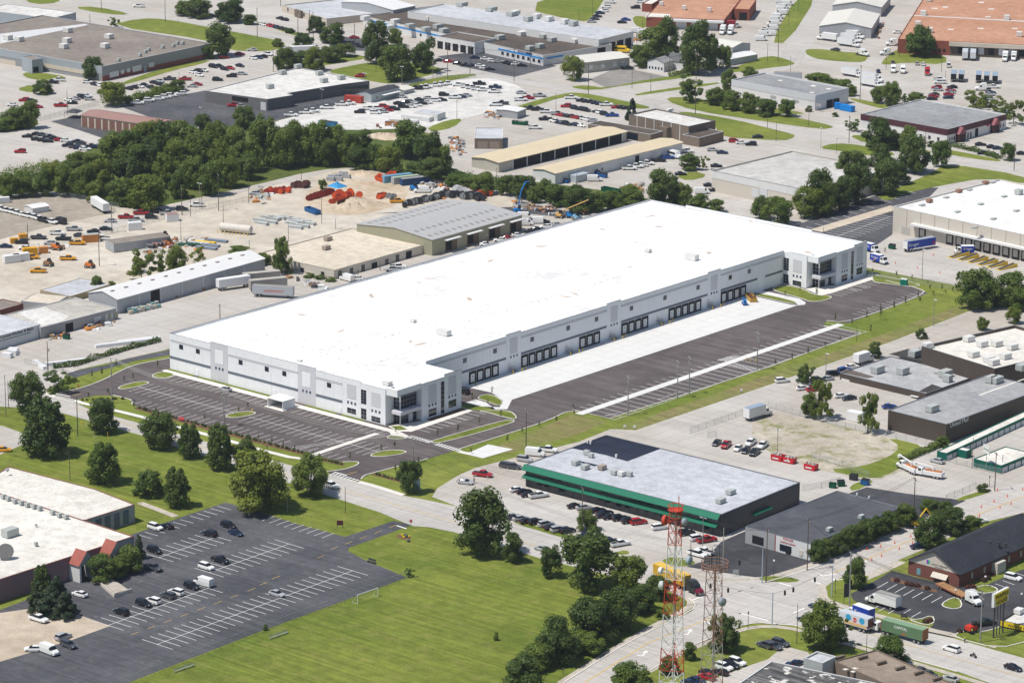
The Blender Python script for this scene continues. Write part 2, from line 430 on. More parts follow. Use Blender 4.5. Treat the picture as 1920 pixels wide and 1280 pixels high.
 # lawns between the pavements
LAWNS=[[(200,48),(262,35),(310,36),(400,53),(470,66),(540,80),(520,95),(480,97),(430,95),(395,76)],[(470,38),(520,56),(560,70),(577,62),(545,62),(500,46)],[(135,14),(180,13),(245,26),(225,29),(180,24)],[(40,-6),(110,-8),(112,6),(60,9)],[(222,157),(300,130),(350,118),(398,112),(380,120),(330,131),(238,159)],[(38,137),(75,136),(128,145),(112,150),(55,150)],[(28,168),(60,158),(100,168),(60,175)],[(608,135),(655,124),(690,118),(760,116),(815,125),(838,133),(740,158),(705,155),(655,143)],[(752,162),(830,143),(885,138),(897,142),(800,160),(760,167)],[(515,128),(560,120),(650,104),(680,104),(690,110),(640,118),(612,123)],[(960,203),(1000,190),(1050,177),(1080,173),(1130,181),(1215,199),(1219,205),(1160,202),(1090,181),(1055,182),(990,203),(962,208)],[(1064,163),(1100,160),(1135,166),(1215,149),(1300,138),(1318,140),(1280,147),(1180,159),(1110,171)],[(1187,178),(1220,171),(1345,154),(1350,158),(1250,172),(1195,180)],[(1246,188),(1262,181),(1330,188),(1440,210),(1500,222),(1560,236),(1562,240),(1540,243),(1440,229),(1300,208)],[(1262,210),(1300,211),(1380,225),(1440,240),(1488,252),(1491,257),(1470,265),(1340,256),(1345,236)],[(1508,95),(1520,92),(1545,93),(1600,100),(1630,97),(1625,114),(1610,118),(1540,113),(1515,105)],[(1497,-10),(1535,-10),(1476,82),(1443,80)],[(1650,118),(1680,93),(1700,91),(1775,104),(1773,122),(1700,117),(1660,123)],[(1588,253),(1640,255),(1700,272),(1760,288),(1700,288),(1620,268)],[(1532,278),(1565,268),(1620,273),(1690,290),(1640,294),(1580,284)],[(1740,275),(1790,283),(1880,300),(1870,304),(1780,291)],[(1640,368),(1700,345),(1752,322),(1772,306),(1925,330),(1925,347),(1850,333),(1760,349),(1700,362),(1665,378)],[(1425,108),(1455,105),(1492,118),(1485,123),(1440,128),(1400,134),(1350,138),(1400,118)],[(975,15),(1100,-25),(1148,-25),(1108,38),(1090,42)],[(1185,30),(1215,32),(1212,55),(1190,48)],[(1880,20),(1915,22),(1905,38),(1880,40)],[(1590,183),(1640,192),(1700,205),(1660,206),(1600,190)],[(1435,200),(1500,210),(1510,215),(1440,212)],[(1265,330),(1300,320),(1330,330),(1290,340)],[(560,216),(600,206),(500,232),(480,236)],[(800,240),(840,225),(870,222),(850,240),(810,248)],[(1660,818),(1742,838),(1700,866),(1676,886),(1630,899),(1545,880),(1610,876),(1664,858),(1690,838)],[(1590,912),(1625,897),(1640,903),(1600,922)],[(1790,935),(1850,917),(1862,921),(1800,940)],[(1235,1052),(1262,1042),(1300,1050),(1305,1057),(1275,1063)],[(1418,1085),(1440,1078),(1503,1085),(1490,1092),(1445,1090)],[(960,979),(975,978),(1076,1005),(1085,1012),(1060,1010)],[(1148,1036),(1175,1030),(1182,1038),(1160,1040)],[(1545,1103),(1560,1112),(1640,1083),(1600,1073),(1560,1090)],]
for p in LAWNS:area('lawn',p,M_grass,.056,soft=1)
M_worn=ground_mat('worn_gravel_grass',(.40,.355,.285),(.47,.425,.35),(.04,.25,2),c3=(.19,.20,.06),c3amt=(.5,.68),bump=.05)
area('worn_lot',[(1440,772),(1500,783),(1590,802),(1745,838),(1710,866),(1678,890),(1630,901),(1500,872),(1440,850),(1400,800)],M_worn,.05,soft=1)
lawn_field=area('lawn',[(120,1420),(226,1288),(480,1189),(765,1083),(762,1077),(652,1034),(662,1024),(690,1012),(737,985),(775,990),(805,990),(850,999),(1012,1048),(1100,1068),(1190,1092),(1285,1120),(1298,1140),(1240,1168),(1165,1206),(1030,1300),(900,1400)],M_lawn,.03)
lawn_north=area('lawn',[(-200,760),(0,766),(120,778),(265,818),(532,904),(700,958),(724,968),(718,985),(648,1005),(560,982),(460,950),(420,942),(355,964),(255,996),(255,950),(177,917),(20,872),(-200,850)],M_lawn,.012)
verge=area('dry_verge',[(1150,803),(1300,752),(1440,702),(1640,632),(1815,566),(1824,579),(1671,639),(1439,721),(1192,805)],M_dry,.008)
verge2=area('dry_verge',[(880,855),(960,825),(1030,795),(1075,776),(1140,790),(1080,815),(960,848)],M_dry,.008)
# yards
area('gravel_yard',[(-120,440),(20,400),(165,385),(225,390),(300,388),(480,349),(560,334),(640,316),(700,318),(830,345),(960,365),(990,400),(760,430),(640,440),(560,475),(480,500),(300,560),(180,582),(20,600),(-120,640)],M_grav,.028,soft=1)
area('gravel_yard',[(-80,402),(20,372),(70,360),(160,376),(235,394),(170,408),(80,428),(-80,470)],M_brgrav,.031,soft=1)
area('gravel_yard',[(500,233),(600,205),(690,180),(745,167),(900,144),(960,155),(985,170),(1000,188),(900,215),(800,240),(700,253),(650,248),(540,243)],M_wgrav,.029,soft=1)
area('dirt_patch',[(690,250),(720,244),(745,247),(740,262),(712,272),(695,262)],M_dirt,.034,soft=1)
area('dirt_patch',[(590,345),(640,335),(720,340),(770,352),(760,372),(730,390),(670,405),(600,400),(560,385)],M_dirt,.034,soft=1)
area('woodland_floor',[(-60,372),(60,361),(82,355),(155,373),(220,389),(277,393),(330,380),(480,347),(585,320),(690,312),(800,330),(850,345),(960,362),(1080,385),(1240,398),(1230,370),(1000,340),(850,325),(835,285),(800,240),(640,245),(520,240),(480,232),(330,245),(250,238),(190,272),(110,305),(60,330),(-60,340)],M_scrub,.036,soft=1)
area('woodland_floor',[(-20,220),(60,215),(75,232),(60,240),(-20,252)],M_scrub,.036,soft=1)
area('asphalt_lot',[(225,200),(395,168),(480,165),(620,175),(690,178),(640,195),(560,215),(510,230),(430,240),(330,238)],M_asph2,.032)
area('asphalt_lot',[(95,228),(170,213),(250,240),(245,258),(200,262),(150,245)],M_asph2,.033)
area('asphalt_lot',[(605,65),(690,74),(720,88),(700,97),(655,95),(610,82)],M_asph2,.03)
area('asphalt_lot',[(820,106),(905,96),(960,107),(1045,124),(960,146),(880,133)],M_asph2,.03)
area('asphalt_lot',[(1105,150),(1150,130),(1190,132),(1255,145),(1200,156),(1135,164)],ground_mat('worn_grey_asphalt',(.22,.205,.19),(.28,.265,.245),(.05,.3,2),c3=(.33,.31,.28)),.03)
asph_fc=area('asphalt_lot',[(1490,424),(1560,395),(1665,358),(1725,352),(1760,352),(1740,372),(1680,390),(1673,440),(1640,462),(1600,455),(1540,450)],M_asph2,.032)
ribbon('concrete_lane',P2([(1530,433),(1600,412),(1680,388)]),5.5,ground_mat('tan_lane',(.50,.42,.33),(.56,.48,.38)),.038)
area('asphalt_lot',[(700,300+100),(980,400),(1080,410),(1060,395),(1010,385),(960,388)],M_asph2,.033)
area('asphalt_lot',[(1286,1062),(1318,1052),(1352,1015),(1400,994),(1470,1020),(1527,1052),(1440,1084),(1395,1079)],M_asph3,.03)
area('asphalt_lot',[(1590,925),(1625,913),(1700,925),(1812,938),(1770,956),(1690,987),(1560,945)],M_asph3,.03)
bank_lot=area('asphalt_lot',[(1595,1113),(1652,1082),(1672,1069),(1710,1080),(1798,1101),(1850,1096),(1905,1072),(1990,1040),(1990,1160),(1880,1170),(1840,1186),(1787,1195),(1738,1185),(1753,1166),(1748,1153),(1722,1161),(1680,1150),(1600,1125)],M_asph3,.05)
for p in([(1765,1132),(1785,1120),(1800,1122),(1804,1138),(1790,1142),(1770,1138)],[(1822,1103),(1850,1096),(1871,1103),(1868,1110),(1840,1113)],[(1722,1162),(1748,1153),(1753,1166),(1738,1173),(1700,1160)],[(1787,1194),(1800,1183),(1840,1186),(1885,1172),(1925,1185),(1935,1200),(1870,1216)]):
 area('lawn',p,M_lawn,.062,soft=1,kerb=.3)
area('planter_bed',[(1671,1082),(1757,1106),(1757,1111),(1668,1088)],M_mulch,.058)
# ---- bottom-left office lot
lot_office=area('asphalt_lot',[(240,1004),(355,964),(422,942),(460,951),(560,983),(647,1006),(690,992),(738,976),(772,984),(760,988),(690,1014),(655,1026),(652,1033),(690,1052),(763,1082),(480,1186),(225,1285),(60,1360),(-150,1400),(-150,1200),(60,1120)],M_asph2,.034)
apron_office=area('concrete_apron',[(-150,1170),(60,1140),(150,1153),(206,1173),(135,1199),(0,1240),(-150,1290)],ground_mat('tan_apron',(.44,.36,.275),(.52,.44,.345),(.03,.2,2)),.042)
def stall_rows(parent,a,b,L,sp=2.74,w=.12,line=True,z=.06,both=True,yellow=False,skip=()):
 a,b=Vector(G(*a)[:2]),Vector(G(*b)[:2]);d=(b-a);n=int(d.length/sp);d.normalize();q=Vector((-d.y,d.x))
 if line:stripe(a,a+d*(n*sp),w,parent,z+.004)
 for i in range(n+1):
  if i in skip:continue
  c=a+d*(i*sp)
  stripe(c+q*(L if both else 0),c-q*L,w,parent,z)
stall_rows(lot_office,(295,1207.5),(663,1069),5.3,w=.14)
stall_rows(lot_office,(203,1172),(402,1098),5.3,w=.14)
stall_rows(lot_office,(392,1073),(546,1018),5.3,w=.14)
stall_rows(lot_office,(298,1045),(412,1004),5.3,w=.14)
stall_rows(lot_office,(514,968),(640,1003),5.0,w=.14,line=False,both=False)
stall_rows(lot_office,(258,1002),(345,971),5.0,w=.14,line=False,both=False)
stall_rows(lot_office,(356,967),(418,945),5.0,w=.14,line=False,both=False)
for i in range(10):
 x0,y0=245+31.2*i,1190-11.6*i
 if i>6:x0,y0=464+(i-7)*23,1108-(i-7)*11.5
 a,b=G(x0,y0),G(x0+14.5,y0-5.4);stripe(a[:2],b[:2],.16,lot_office,.062,yellow=True)
for x0,y0 in((595,1046),(620,1030),(647,1020),(675,1010),(702,1000),(730,989)):
 stripe(G(x0,y0)[:2],G(x0+13,y0-5.2)[:2],.16,lot_office,.062,yellow=True)
stripe(G(744,985)[:2],G(762,991)[:2],.5,lot_office,.062)
# bank stalls
for x0,y0 in[(1640+x/8,1060+y/8)for x,y in((120,290),(255,325),(385,360),(510,405),(645,440),(790,470),(930,510))]:
 c=G(x0,y0);stripe((c+(G(x0+10,y0-5.6)-c))[:2],(c-(G(x0+10,y0-5.6)-c))[:2],.16,bank_lot,.066)
for x0,y0 in[(1640+x/8,1060+y/8)for x,y in((40,615),(130,645),(270,680),(470,695),(620,735))]:
 c=G(x0,y0);stripe((c+(G(x0+9,y0-5.2)-c))[:2],(c-(G(x0+9,y0-5.2)-c))[:2],.16,bank_lot,.066)
for x0,y0 in((1866,1094),(1880,1088),(1894,1081),(1906,1074)):
 stripe(G(x0,y0)[:2],G(x0+22,y0+8)[:2],.16,bank_lot,.066)
 # lots by the grocery depot
for row,y0 in((0,0),):
 pass
stall_rows(asph_fc,(1560,447),(1672,405),6.5,sp=3.2,w=.16)
for i in range(13):
 x0,y0=1512+i*15.5,425-i*5.6
 stripe(G(x0,y0)[:2],G(x0+19,y0+5)[:2],.16,asph_fc,.066)
 # road lines
def dashes(par,pts,z,w=.16,yellow=True,dash=None):
 p=[Vector(G(*q)[:2])for q in pts]
 for a,b in zip(p,p[1:]):stripe(a,b,w,par,z,'road_line',yellow)
dashes(road1,[(140,764),(275,806),(450,861),(560,895),(720,940),(960,1010),(1180,1072)],.058,.22)
dashes(road2,[(1095,1280),(1215,1205),(1340,1155)],.062,.3)
dashes(road2,[(1560,1075),(1690,1020),(1920,930)],.062,.3)
dashes(road2,[(1435,1168),(1490,1172)],.066,.4,False)
for a,b in(((1522,1089),(1540,1095)),((1460,1092),(1484,1099)),((1297,1125),(1318,1118)),((1317,1163),(1340,1172)),((1487,1149),(1508,1140)),((1390,1150),(1440,1163))):
 stripe(G(*a)[:2],G(*b)[:2],.45,road2,.066,'stop_line')
dashes(road3,[(1590,1175),(1700,1208),(1920,1270)],.064,.2)
def arrow(par,x,y,ang,z=.068,s=1.0):
 mb=MB();mb.flat([(-1.6,-.12),(.2,-.12),(.2,-.5),(1.2,0),(.2,.5),(.2,.12),(-1.6,.12)],0);mb.flat([(-1.6,-.12),(-1.6,.9),(-1.35,.9),(-1.35,-.12)],.002)
 c=G(x,y,z);mb.build('turn_arrow',M_paint,par,loc=c,rot=ang,scale=(1.5*s,1.5*s,1))
for x,y,a in((1209,1223,2.0),(1293,1183,2.0),(1616,1052,1.1),(1556,1077,1.1),(1580,1085,1.1)):arrow(road2,x,y,a)
# ================================================================= big white warehouse and its site
site_front=area('asphalt_lot',[(100,741),(112,736),(150,729),(195,712),(217,700),(250,684),(322,671),(345,690),(690,780),(735,812),(800,860.5),(697,887),(677,897),(672,902),(620,889),(613,883),(640,881),(660,876),(674,869),(670,865),(642,866),(600,856),(480,823),(390,799),(265,766),(247,757),(250,751),(232,745),(212,741),(180,741),(147,748),(140,752)],M_asph,.034)
site_court=area('asphalt_lot',[(690,780),(1100,590),(1560,500),(1612,522),(1660,526),(1700,535),(1722,542),(1740,550),(1590,606),(1550,602),(1544,607),(1550,612),(1615,624),(1440,689),(1145,784),(1087,771),(1062,771),(1032,787),(960,811),(860,842),(800,860.5),(735,812)],M_asph_y,.036)
for pts in([(112,736),(150,729),(195,712),(217,700),(250,684),(322,671)],[(677,898),(683,891),(697,887),(802,860)],[(860,842),(960,811),(1032,787),(1062,771),(1087,771)],[(1550,601),(1590,606),(1740,550),(1722,541),(1700,535),(1660,526)],[(613,884),(640,881),(660,876),(674,869),(670,865),(642,866)],[(247,758),(250,751),(232,745),(212,741)]):
 kerb_line('kerb',chaikin(P2(pts),2,False),.03,site_front,.34,False)
kerb_line('kerb',P2([(1545,611),(1615,624),(1440,689),(1145,784)]),.03,site_court,.3,False)
apron=area('concrete_apron',[(81.0,46.0),(92.0,46.6),(100.2,42.5),(101.6,45.0),(101.6,192),(99.5,191),(81.0,191.6)],M_apron,.046,world=True)
area('concrete_apron',[(81.0,199.5),(97.0,199.2),(101.6,196.6),(103,194),(101.6,192),(99.3,194),(93,196),(81,196)],M_apron,.0465,world=True)
area('concrete_apron',[(93,33),(93.5,38),(98,37.5),(104.5,34),(107,36.5),(101.6,45),(100.2,42.5),(104,36.5),(99.5,33.5)],M_apron,.047,world=True)
strip_pad=area('concrete_apron',[(124.9,46.5),(127.7,47),(127.7,182),(124.9,182)],M_apron,.052,world=True)
area('sidewalk',[(0,-1.6),(97.5,-1.6),(103,-3.2),(103.8,-4.6),(98.5,-6.0),(96.2,-4.1),(2,-4.1),(-.5,-3)],M_walk,.05,world=True,soft=0)
area('sidewalk',[(92,0),(97.6,-2.2),(100.8,0.5),(100.4,28.4),(95.5,28.9),(95.5,10)],M_walk,.051,world=True)
area('sidewalk',[(91,211),(100.0,207),(101.0,212),(101.0,240),(98,244),(95.5,240.5),(95.5,222)],M_walk,.051,world=True)
area('concrete_pad',P2([(873,851),(915,833),(962,842),(905,859)]),M_apron,.05,world=True)
ISL=[([(1,-3.4),(6.5,-3.4),(7,-9.2),(3,-10.5),(.5,-8)],.3),([(3,-26),(6.5,-25.5),(7.5,-16),(5,-14.6),(2.6,-18)],.3),([(48.6,-25.2),(52.5,-24.8),(54.6,-16.8),(51.2,-16),(48.4,-20)],.3),([(107,-25.3),(111,-24),(114.2,-15.5),(110.5,-14.8),(107,-19)],.3),([(100,-9.7),(104.6,-6.3),(103.4,-4.7),(98.6,-6.6)],.25),([(112,-3.8),(115,-2.6),(117.6,26),(116.2,29.6),(113.6,27),(111.4,-2)],.28),([(101.4,28.6),(108,36),(113.5,33),(116,30),(112,29.5),(104.5,30)],.28),([(94,29),(100.6,29),(104.4,31.8),(103.3,34.4),(98.8,33),(93,32.6)],.0),([(92,39),(97.5,38.5),(103.4,37.2),(101,42),(92,45.6)],.2),([(82,202),(97,200),(103,197.8),(105.2,203),(104,209.5),(98,206),(91,210.5),(82,210.5)],.3),([(81.5,192.4),(98.5,192),(100.6,193),(98,195.3),(88,196),(81.5,195.4)],.2),([(101,236.5),(103.5,233.5),(113.5,236.8),(116,236.5),(119,242),(96,243.2)],.3)]
for p,kb in ISL:area('planted_island',p,M_lawn,.058,world=True,soft=2,kerb=kb)
for x0,x1 in((-.0,11.6),(13.0,44.5),(46,49.4),(58.6,71.8),(73.6,83.4)):
 area('grass_strip',[(x0,-.15),(x1,-.15),(x1-.6,-1.5),(x0+.4,-1.5)],M_lawn,.054,world=True)
area('lawn',[(92.5,.3),(96.8,-1.2),(98.6,1.2),(94.4,2.8)],M_lawn,.059,world=True)
area('mulch_bed',[(95.8,12.5),(98.2,12.2),(98.2,28),(95.8,28.6)],M_mulch,.0585,world=True)
sidewalk_front=ribbon('sidewalk',chaikin(P2([(141,751),(156,756),(176,760),(211,768),(281,785),(345,803),(455,833),(480,841),(564,862),(585,853),(708,812)]),1,False),1.9,M_walk,.054)
ribbon('sidewalk',chaikin(P2([(672,903),(700,910),(757,928)]),1,False),1.9,M_walk,.054)
ribbon('sidewalk',P2([(80,736),(101,743)]),1.9,M_walk,.054)
ribbon('sidewalk',P2([(860,846),(882,851)]),1.9,M_walk,.054)
ribbon('mulch_bed',P2([(255,764),(390,803),(480,827),(580,853)]),2.2,M_mulch,.05)
ribbon('mulch_bed',P2([(600,860),(645,871)]),2.0,M_mulch,.05)
ribbon('mulch_bed',P2([(700,888),(760,904)]),2.0,M_mulch,.05)
# stall lines
for i in range(17):stripe((7.0+i*2.77,-4.3),(7.0+i*2.77,-9.4),.13,site_front)
for i in range(13):stripe((61.2+i*2.77,-4.3),(61.2+i*2.77,-9.4),.13,site_front)
stripe((6.8,-20.5),(48.6,-20.5),.13,site_front,.064)
stripe((54.6,-20.5),(107,-20.5),.13,site_front,.064)
for i in range(36):
 x=8.6+i*2.77
 if 48<x<54.8 or 93.5<x<97:continue
 if x<107:stripe((x,-15.2),(x,-25.8),.13,site_front)
for i in range(31):
 x=19.4+i*2.77
 if 82.5<x<86:continue
 stripe((x,-29.3),(x,-34.2),.13,site_front)
for dx in(0,2.2):stripe((96.6+dx,-6.5),(85.4+dx*.6,-34),.16,site_front)
for i in range(10):stripe((100.4,3.4+i*2.75),(105.6,3.4+i*2.75),.13,site_front)
for y in(13.2,18.7):
 for k in range(4):stripe((101+k*1.2,y+.3),(102.2+k*1.2,y+2.5),.13,site_front,.066)
for i in range(9):stripe((101.2,211.5+i*2.75),(106.2,211.5+i*2.75),.13,site_court)
for y in(219.8,225.3):
 for k in range(4):stripe((101.6+k*1.2,y+.3),(102.8+k*1.2,y+2.5),.13,site_court,.066)
for i in range(14):stripe((121.3+i*.02,195.5+i*2.8),(125.9,195.5+i*2.8),.13,site_court)
for i in range(37):
 y=49.3+i*3.63
 stripe((121.7,y),(125.2,y),.14,site_court);stripe((127.7,y),(138.0,y),.14,site_court)
stripe((138,49),(138,180),.14,site_court)
for k in range(7):stripe((121.8+.05*k,121+k*1.0),(124.6,122.4+k*1.0),.3,site_court,.066);stripe((128.5+k*1.3,118.2),(129.5+k*1.3,121.6),.3,site_court,.066)
def ladder(par,a,b,w,n):
 a,b=Vector(a),Vector(b);d=(b-a).normalized();q=Vector((-d.y,d.x))*w/2
 stripe(a+q,b+q,.2,par,.066,'crosswalk_line');stripe(a-q,b-q,.2,par,.066,'crosswalk_line')
 for i in range(n):
  c=a+(b-a)*((i+.5)/n);stripe(c+q,c-q,.45,par,.067,'crosswalk_line')
ladder(site_front,G(100,742)[:2],G(141,752)[:2],1.8,8)
ladder(site_front,G(620,888)[:2],G(671,902)[:2],1.8,8)
ladder(site_front,G(767,818)[:2],G(808,829)[:2],1.8,8)
ladder(site_front,G(818,832)[:2],G(862,845)[:2],1.8,8)
stripe(G(105,738)[:2],G(132,744)[:2],.5,site_front,.066,'stop_line');stripe(G(627,885)[:2],G(650,891)[:2],.5,site_front,.066,'stop_line')
stripe(G(650,890)[:2],G(670,884)[:2],.2,site_front,.066,yellow=True);stripe(G(136,742)[:2],G(153,738)[:2],.2,site_front,.066,yellow=True)
# ---- the building
Mw=mat('white_tilt_up_panel',(.84,.845,.85),.8,.035,.08)
Mg=mat('light_grey_panel',(.62,.615,.64),.8,.04,.1)
Mst=mat('slate_band',(.155,.175,.21),.8,.05,.2)
Mlb=mat('pale_grey_band',(.56,.56,.585),.8,.04,.2)
Mroof=ground_mat('white_membrane_roof',(.80,.79,.77),(.85,.84,.82),(.02,.06,.4),c3=(.74,.66,.56),c3amt=(.72,.8),rough=.6)
Mcap=mat('dark_coping',(.13,.145,.17),.6,.05,.5)
Mgl=glass_mat('dark_window_glass',(.012,.018,.03))
Mgl2=glass_mat('blue_small_glass',(.06,.09,.14))
Mfr=mat('white_window_frame',(.7,.7,.7),.5,.04,1)
Mdoor=mat('white_dock_door',(.72,.72,.70),.6,.05,.4)
Mseal=mat('black_dock_seal',(.018,.018,.02),.8,.2,.6)
Mbrn=mat('brown_seal_edge',(.22,.12,.05),.8,.2,.6)
Myel=mat('safety_yellow',(.72,.47,.02),.6,.08,.6)
Mstl=mat('galvanised_steel',(.42,.44,.46),.45,.1,1.0,metal=.5)
Mac=mat('grey_unit_metal',(.42,.44,.42),.6,.12,.6)
WH=thing('warehouse','huge new white warehouse with flat white roof and row of dock doors','warehouse')
def wy(y,x0,x1,z0,z1,m,name,d=.05,par=None):
 return MB().box(x0,x1,y-d,y-.002,z0,z1).build(name,m,par or WH)
def wx(x,y0,y1,z0,z1,m,name,d=.05,par=None):
 return MB().box(x+.002,x+d,y0,y1,z0,z1).build(name,m,par or WH)
def panels_y(y,x0,x1,h,m,n,th=.28):
 w=(x1-x0)/n
 for i in range(n):MB().box(x0+i*w+.02,x0+(i+1)*w-.02,y,y+th,-.1,h).build('wall_panel',m,WH)
 wy(y,x0,x1,h,h+.09,Mcap,'coping',.06).location.y=.05
def panels_x(x,y0,y1,h,m,n,th=.28):
 w=(y1-y0)/n
 for i in range(n):MB().box(x-th,x,y0+i*w+.02,y0+(i+1)*w-.02,-.1,h).build('wall_panel',m,WH)
 MB().box(x-th,x+.05,y0,y1,h,h+.09).build('coping',Mcap,WH)
for x0,x1,h,m,n in((0,18.0,11.5,Mw,5),(18.0,25.5,12.1,Mg,2),(25.5,55.2,12.1,Mw,8),(55.2,62.6,12.1,Mg,2),(62.6,81.1,11.5,Mw,5),(81.1,90.9,11.05,Mw,3)):
 panels_y(0,x0,x1,h,m,n)
panels_x(.28,.3,240.5,11.5,Mw,40)
for x0,x1,h in((0.3,16.7,11.5),(16.7,72,12.1),(72,95.4,11.5)):
 panels_y(240.4,x0,x1,h,Mw,max(2,int((x1-x0)/7.4)))
DW=[(28.8,66.1,11.5,10),(66.1,73.2,12.1,2),(73.2,115.8,11.5,12),(115.8,123.0,12.1,2),(123.0,169.0,11.5,13),(169.0,176.1,12.1,2),(176.1,211.6,11.5,10)]
for y0,y1,h,n in DW:panels_x(81.2,y0,y1,h,Mw,n)
# roof sheets, 0.5 m below the parapets
MB().flat([(.3,.3),(90.6,.3),(90.6,3.4),(93.4,3.4),(93.4,10.9),(95.3,10.9),(95.3,28.5),(80.95,28.5),(80.95,211.8),(90.6,211.8),(90.6,215),(93.4,215),(93.4,222.5),(95.3,222.5),(95.3,240.1),(.3,240.1)],10.95).build('roof',Mroof,WH)
for x0,x1 in((.0,18.0),(25.5,55.2),(62.6,73.5)):
 wy(0,x0+.01,x1,3.45,4.28,Mst,'dark_band');wy(0,x0+.5 if x0<1 else x0,x1,9.0,9.7,Mlb,'pale_band')
for y0,y1 in((40.0,66.0),(73.3,115.7),(123.1,169.0),(176.2,196.6),(201.2,211)):wx(81.2,y0,y1,4.25,5.0,Mst,'dark_band')
for y0,y1 in((29,66.0),(73.3,115.7),(123.1,169.0),(176.2,211)):wx(81.2,y0,y1,9.55,10.3,Mlb,'pale_band')
_wm=MB().box(-.85,.85,-.06,0,0,1.5).mesh('window');_pm=MB().box(-.74,.74,-.075,-.061,.1,1.4).mesh('pane')
_wm.materials.append(Mcap);_pm.materials.append(Mgl)
_sm=MB().box(-.34,.34,-.05,0,0,.8).mesh('window');_sm.materials.append(Mgl2)
def high_win(x,y,z,rot):
 w=link('window',_wm,None,WH,(x,y,z),rot);link('pane',_pm,None,w)
def trio(x,y,z,rot,step=1.47):
 for k in range(3):
  d=k*step;link('window',_sm,None,WH,(x+d*math.cos(rot),y+d*math.sin(rot),z),rot)
H90=math.pi/2
for x in(5.15,12.5,31.0,42.15,49.55,68.1):high_win(x,0,7.25,0)
for y in(46.6,60.8,78.6,96.3,110.5,128.4,146,163.7,181.4,192):high_win(81.2,y,7.4,H90)
def mullioned(x,y,z,w,h,nx,nz,rot,name='window',base=Mfr):
 """window of single panes on a frame"""
 f=MB().box(0,w,-.06,0,0,h).build(name,base,WH,loc=(x,y,z),rot=rot)
 a,b=w/nx,h/nz
 me=MB().box(.035,a-.035,-.085,-.061,.035,b-.035).mesh('pane');me.materials.append(Mgl)
 for i in range(nx):
  for k in range(nz):link('pane',me,None,f,(i*a,0,k*b))
 return f
for x,pm in((20.0,Mw),(57.0,Mw)):wy(0,x,x+3.55,5.6,10.0,pm,'recessed_panel',.07);trio(x+.3,0,3.78,0)
for x in(75.45,85.25):
 dz=0 if x<80 else-.63
 wy(0,x,x+3.6,5.65+dz,10.0+dz,Mg,'grey_panel',.07);trio(x+.35,0,3.82+dz,0)
 mullioned(x,0,1.0+dz,3.6,1.65,2,2,0)
mullioned(81.1,0,4.95,2.15,4.4,2,5,0);mullioned(81.1,0,.3,2.15,3.25,2,3,0)
for x in(11.8,45.0,72.2):wy(0,x,x+.95,.1,2.1,Mw,'door',.09)
for y in(68,117.8,170.8):
 wx(81.2,y,y+3.5,5.5,10.6,Mg,'grey_panel',.07);trio(81.2,y+.35,4.2,H90)
 # dock doors: black seal frame, brown edge, white door leaf
_dk=MB();_dk.box(-.02,3.05,-.28,0,3.2,3.95).box(-.02,.42,-.28,0,.0,3.2).box(2.63,3.05,-.28,0,.0,3.2).box(.42,2.63,-.16,0,.0,.5);_dk=_dk.mesh('dock_door');_dk.materials.append(Mseal)
_dl=MB().box(.44,2.61,-.1,-.01,.5,3.2).mesh('door_leaf');_dl.materials.append(Mdoor)
_dw=MB().box(1.3,1.75,-.13,-.1,2.2,2.45).mesh('door_window');_dw.materials.append(Mgl)
_db=MB().box(.42,.56,-.2,-.101,.5,3.15).mesh('seal_edge');_db.materials.append(Mbrn)
for y0,n in((48.6,4),(73.4,5),(101.95,3),(123.35,4),(148.1,5),(176.4,4)):
 for i in range(n):
  d=link('dock_door',_dk,None,WH,(81.2,y0+i*3.56,.02),H90)
  link('door_leaf',_dl,None,d);link('door_window',_dw,None,d);link('seal_edge',_db,None,d)
wx(81.2,196.7,200.6,0,5.3,Mw,'drive_in_door',.12)
# dock stairs and bollards
_st=MB()
for k in range(7):_st.box(1.2+k*.32,1.52+k*.32,-1.1,-.02,1.0-k*.16-.06,1.0-k*.16)
_st.box(0,1.2,-1.2,-.02,.9,1.0)
for yy in(-1.15,-.1):
 for x,z in((0.05,1.0),(1.2,1.0),(2.3,.45),(3.4,0)):_st.tube((x,yy,max(0,z-.9)),(x,yy,z+1.05),.035,4)
 for dz in(.55,1.05):_st.tube((0.05,yy,1+dz),(1.2,yy,1+dz),.035,4);_st.tube((1.2,yy,1+dz),(3.4,yy,dz),.035,4)
_st=_st.mesh('dock_stair')
_bol=MB().lathe((0,0,0),[(.13,0),(.13,1.15),(.07,1.25)],8).mesh('bollard');_bol.materials.append(Myel)
for y in(67.6,95.6,117.6,142.3,169.6):
 wx(81.2,y-.5,y+.45,1.0,3.05,Mdoor,'personnel_door',.08)
 thing('dock_stair','galvanised steel stair against the dock wall','stair',(81.25,y-.6,0),H90,'steel dock stairs',_st,Mstl)
 for dx,dy in((2.6,-1.1),(2.9,2.9),(2.4,5.1)):
  thing('bollard','yellow bollard by a dock stair','bollard',(81.2+dx,y+dy,0),0,'yellow bollards along the dock apron',_bol)
for x,y in((129.4,126.2),(130.8,126.6),(132.2,127.4)):thing('bollard','yellow steel bollard at the striped end of the trailer stalls','bollard',(x,y,0),0,'yellow bollards among the trailer stalls',_bol)
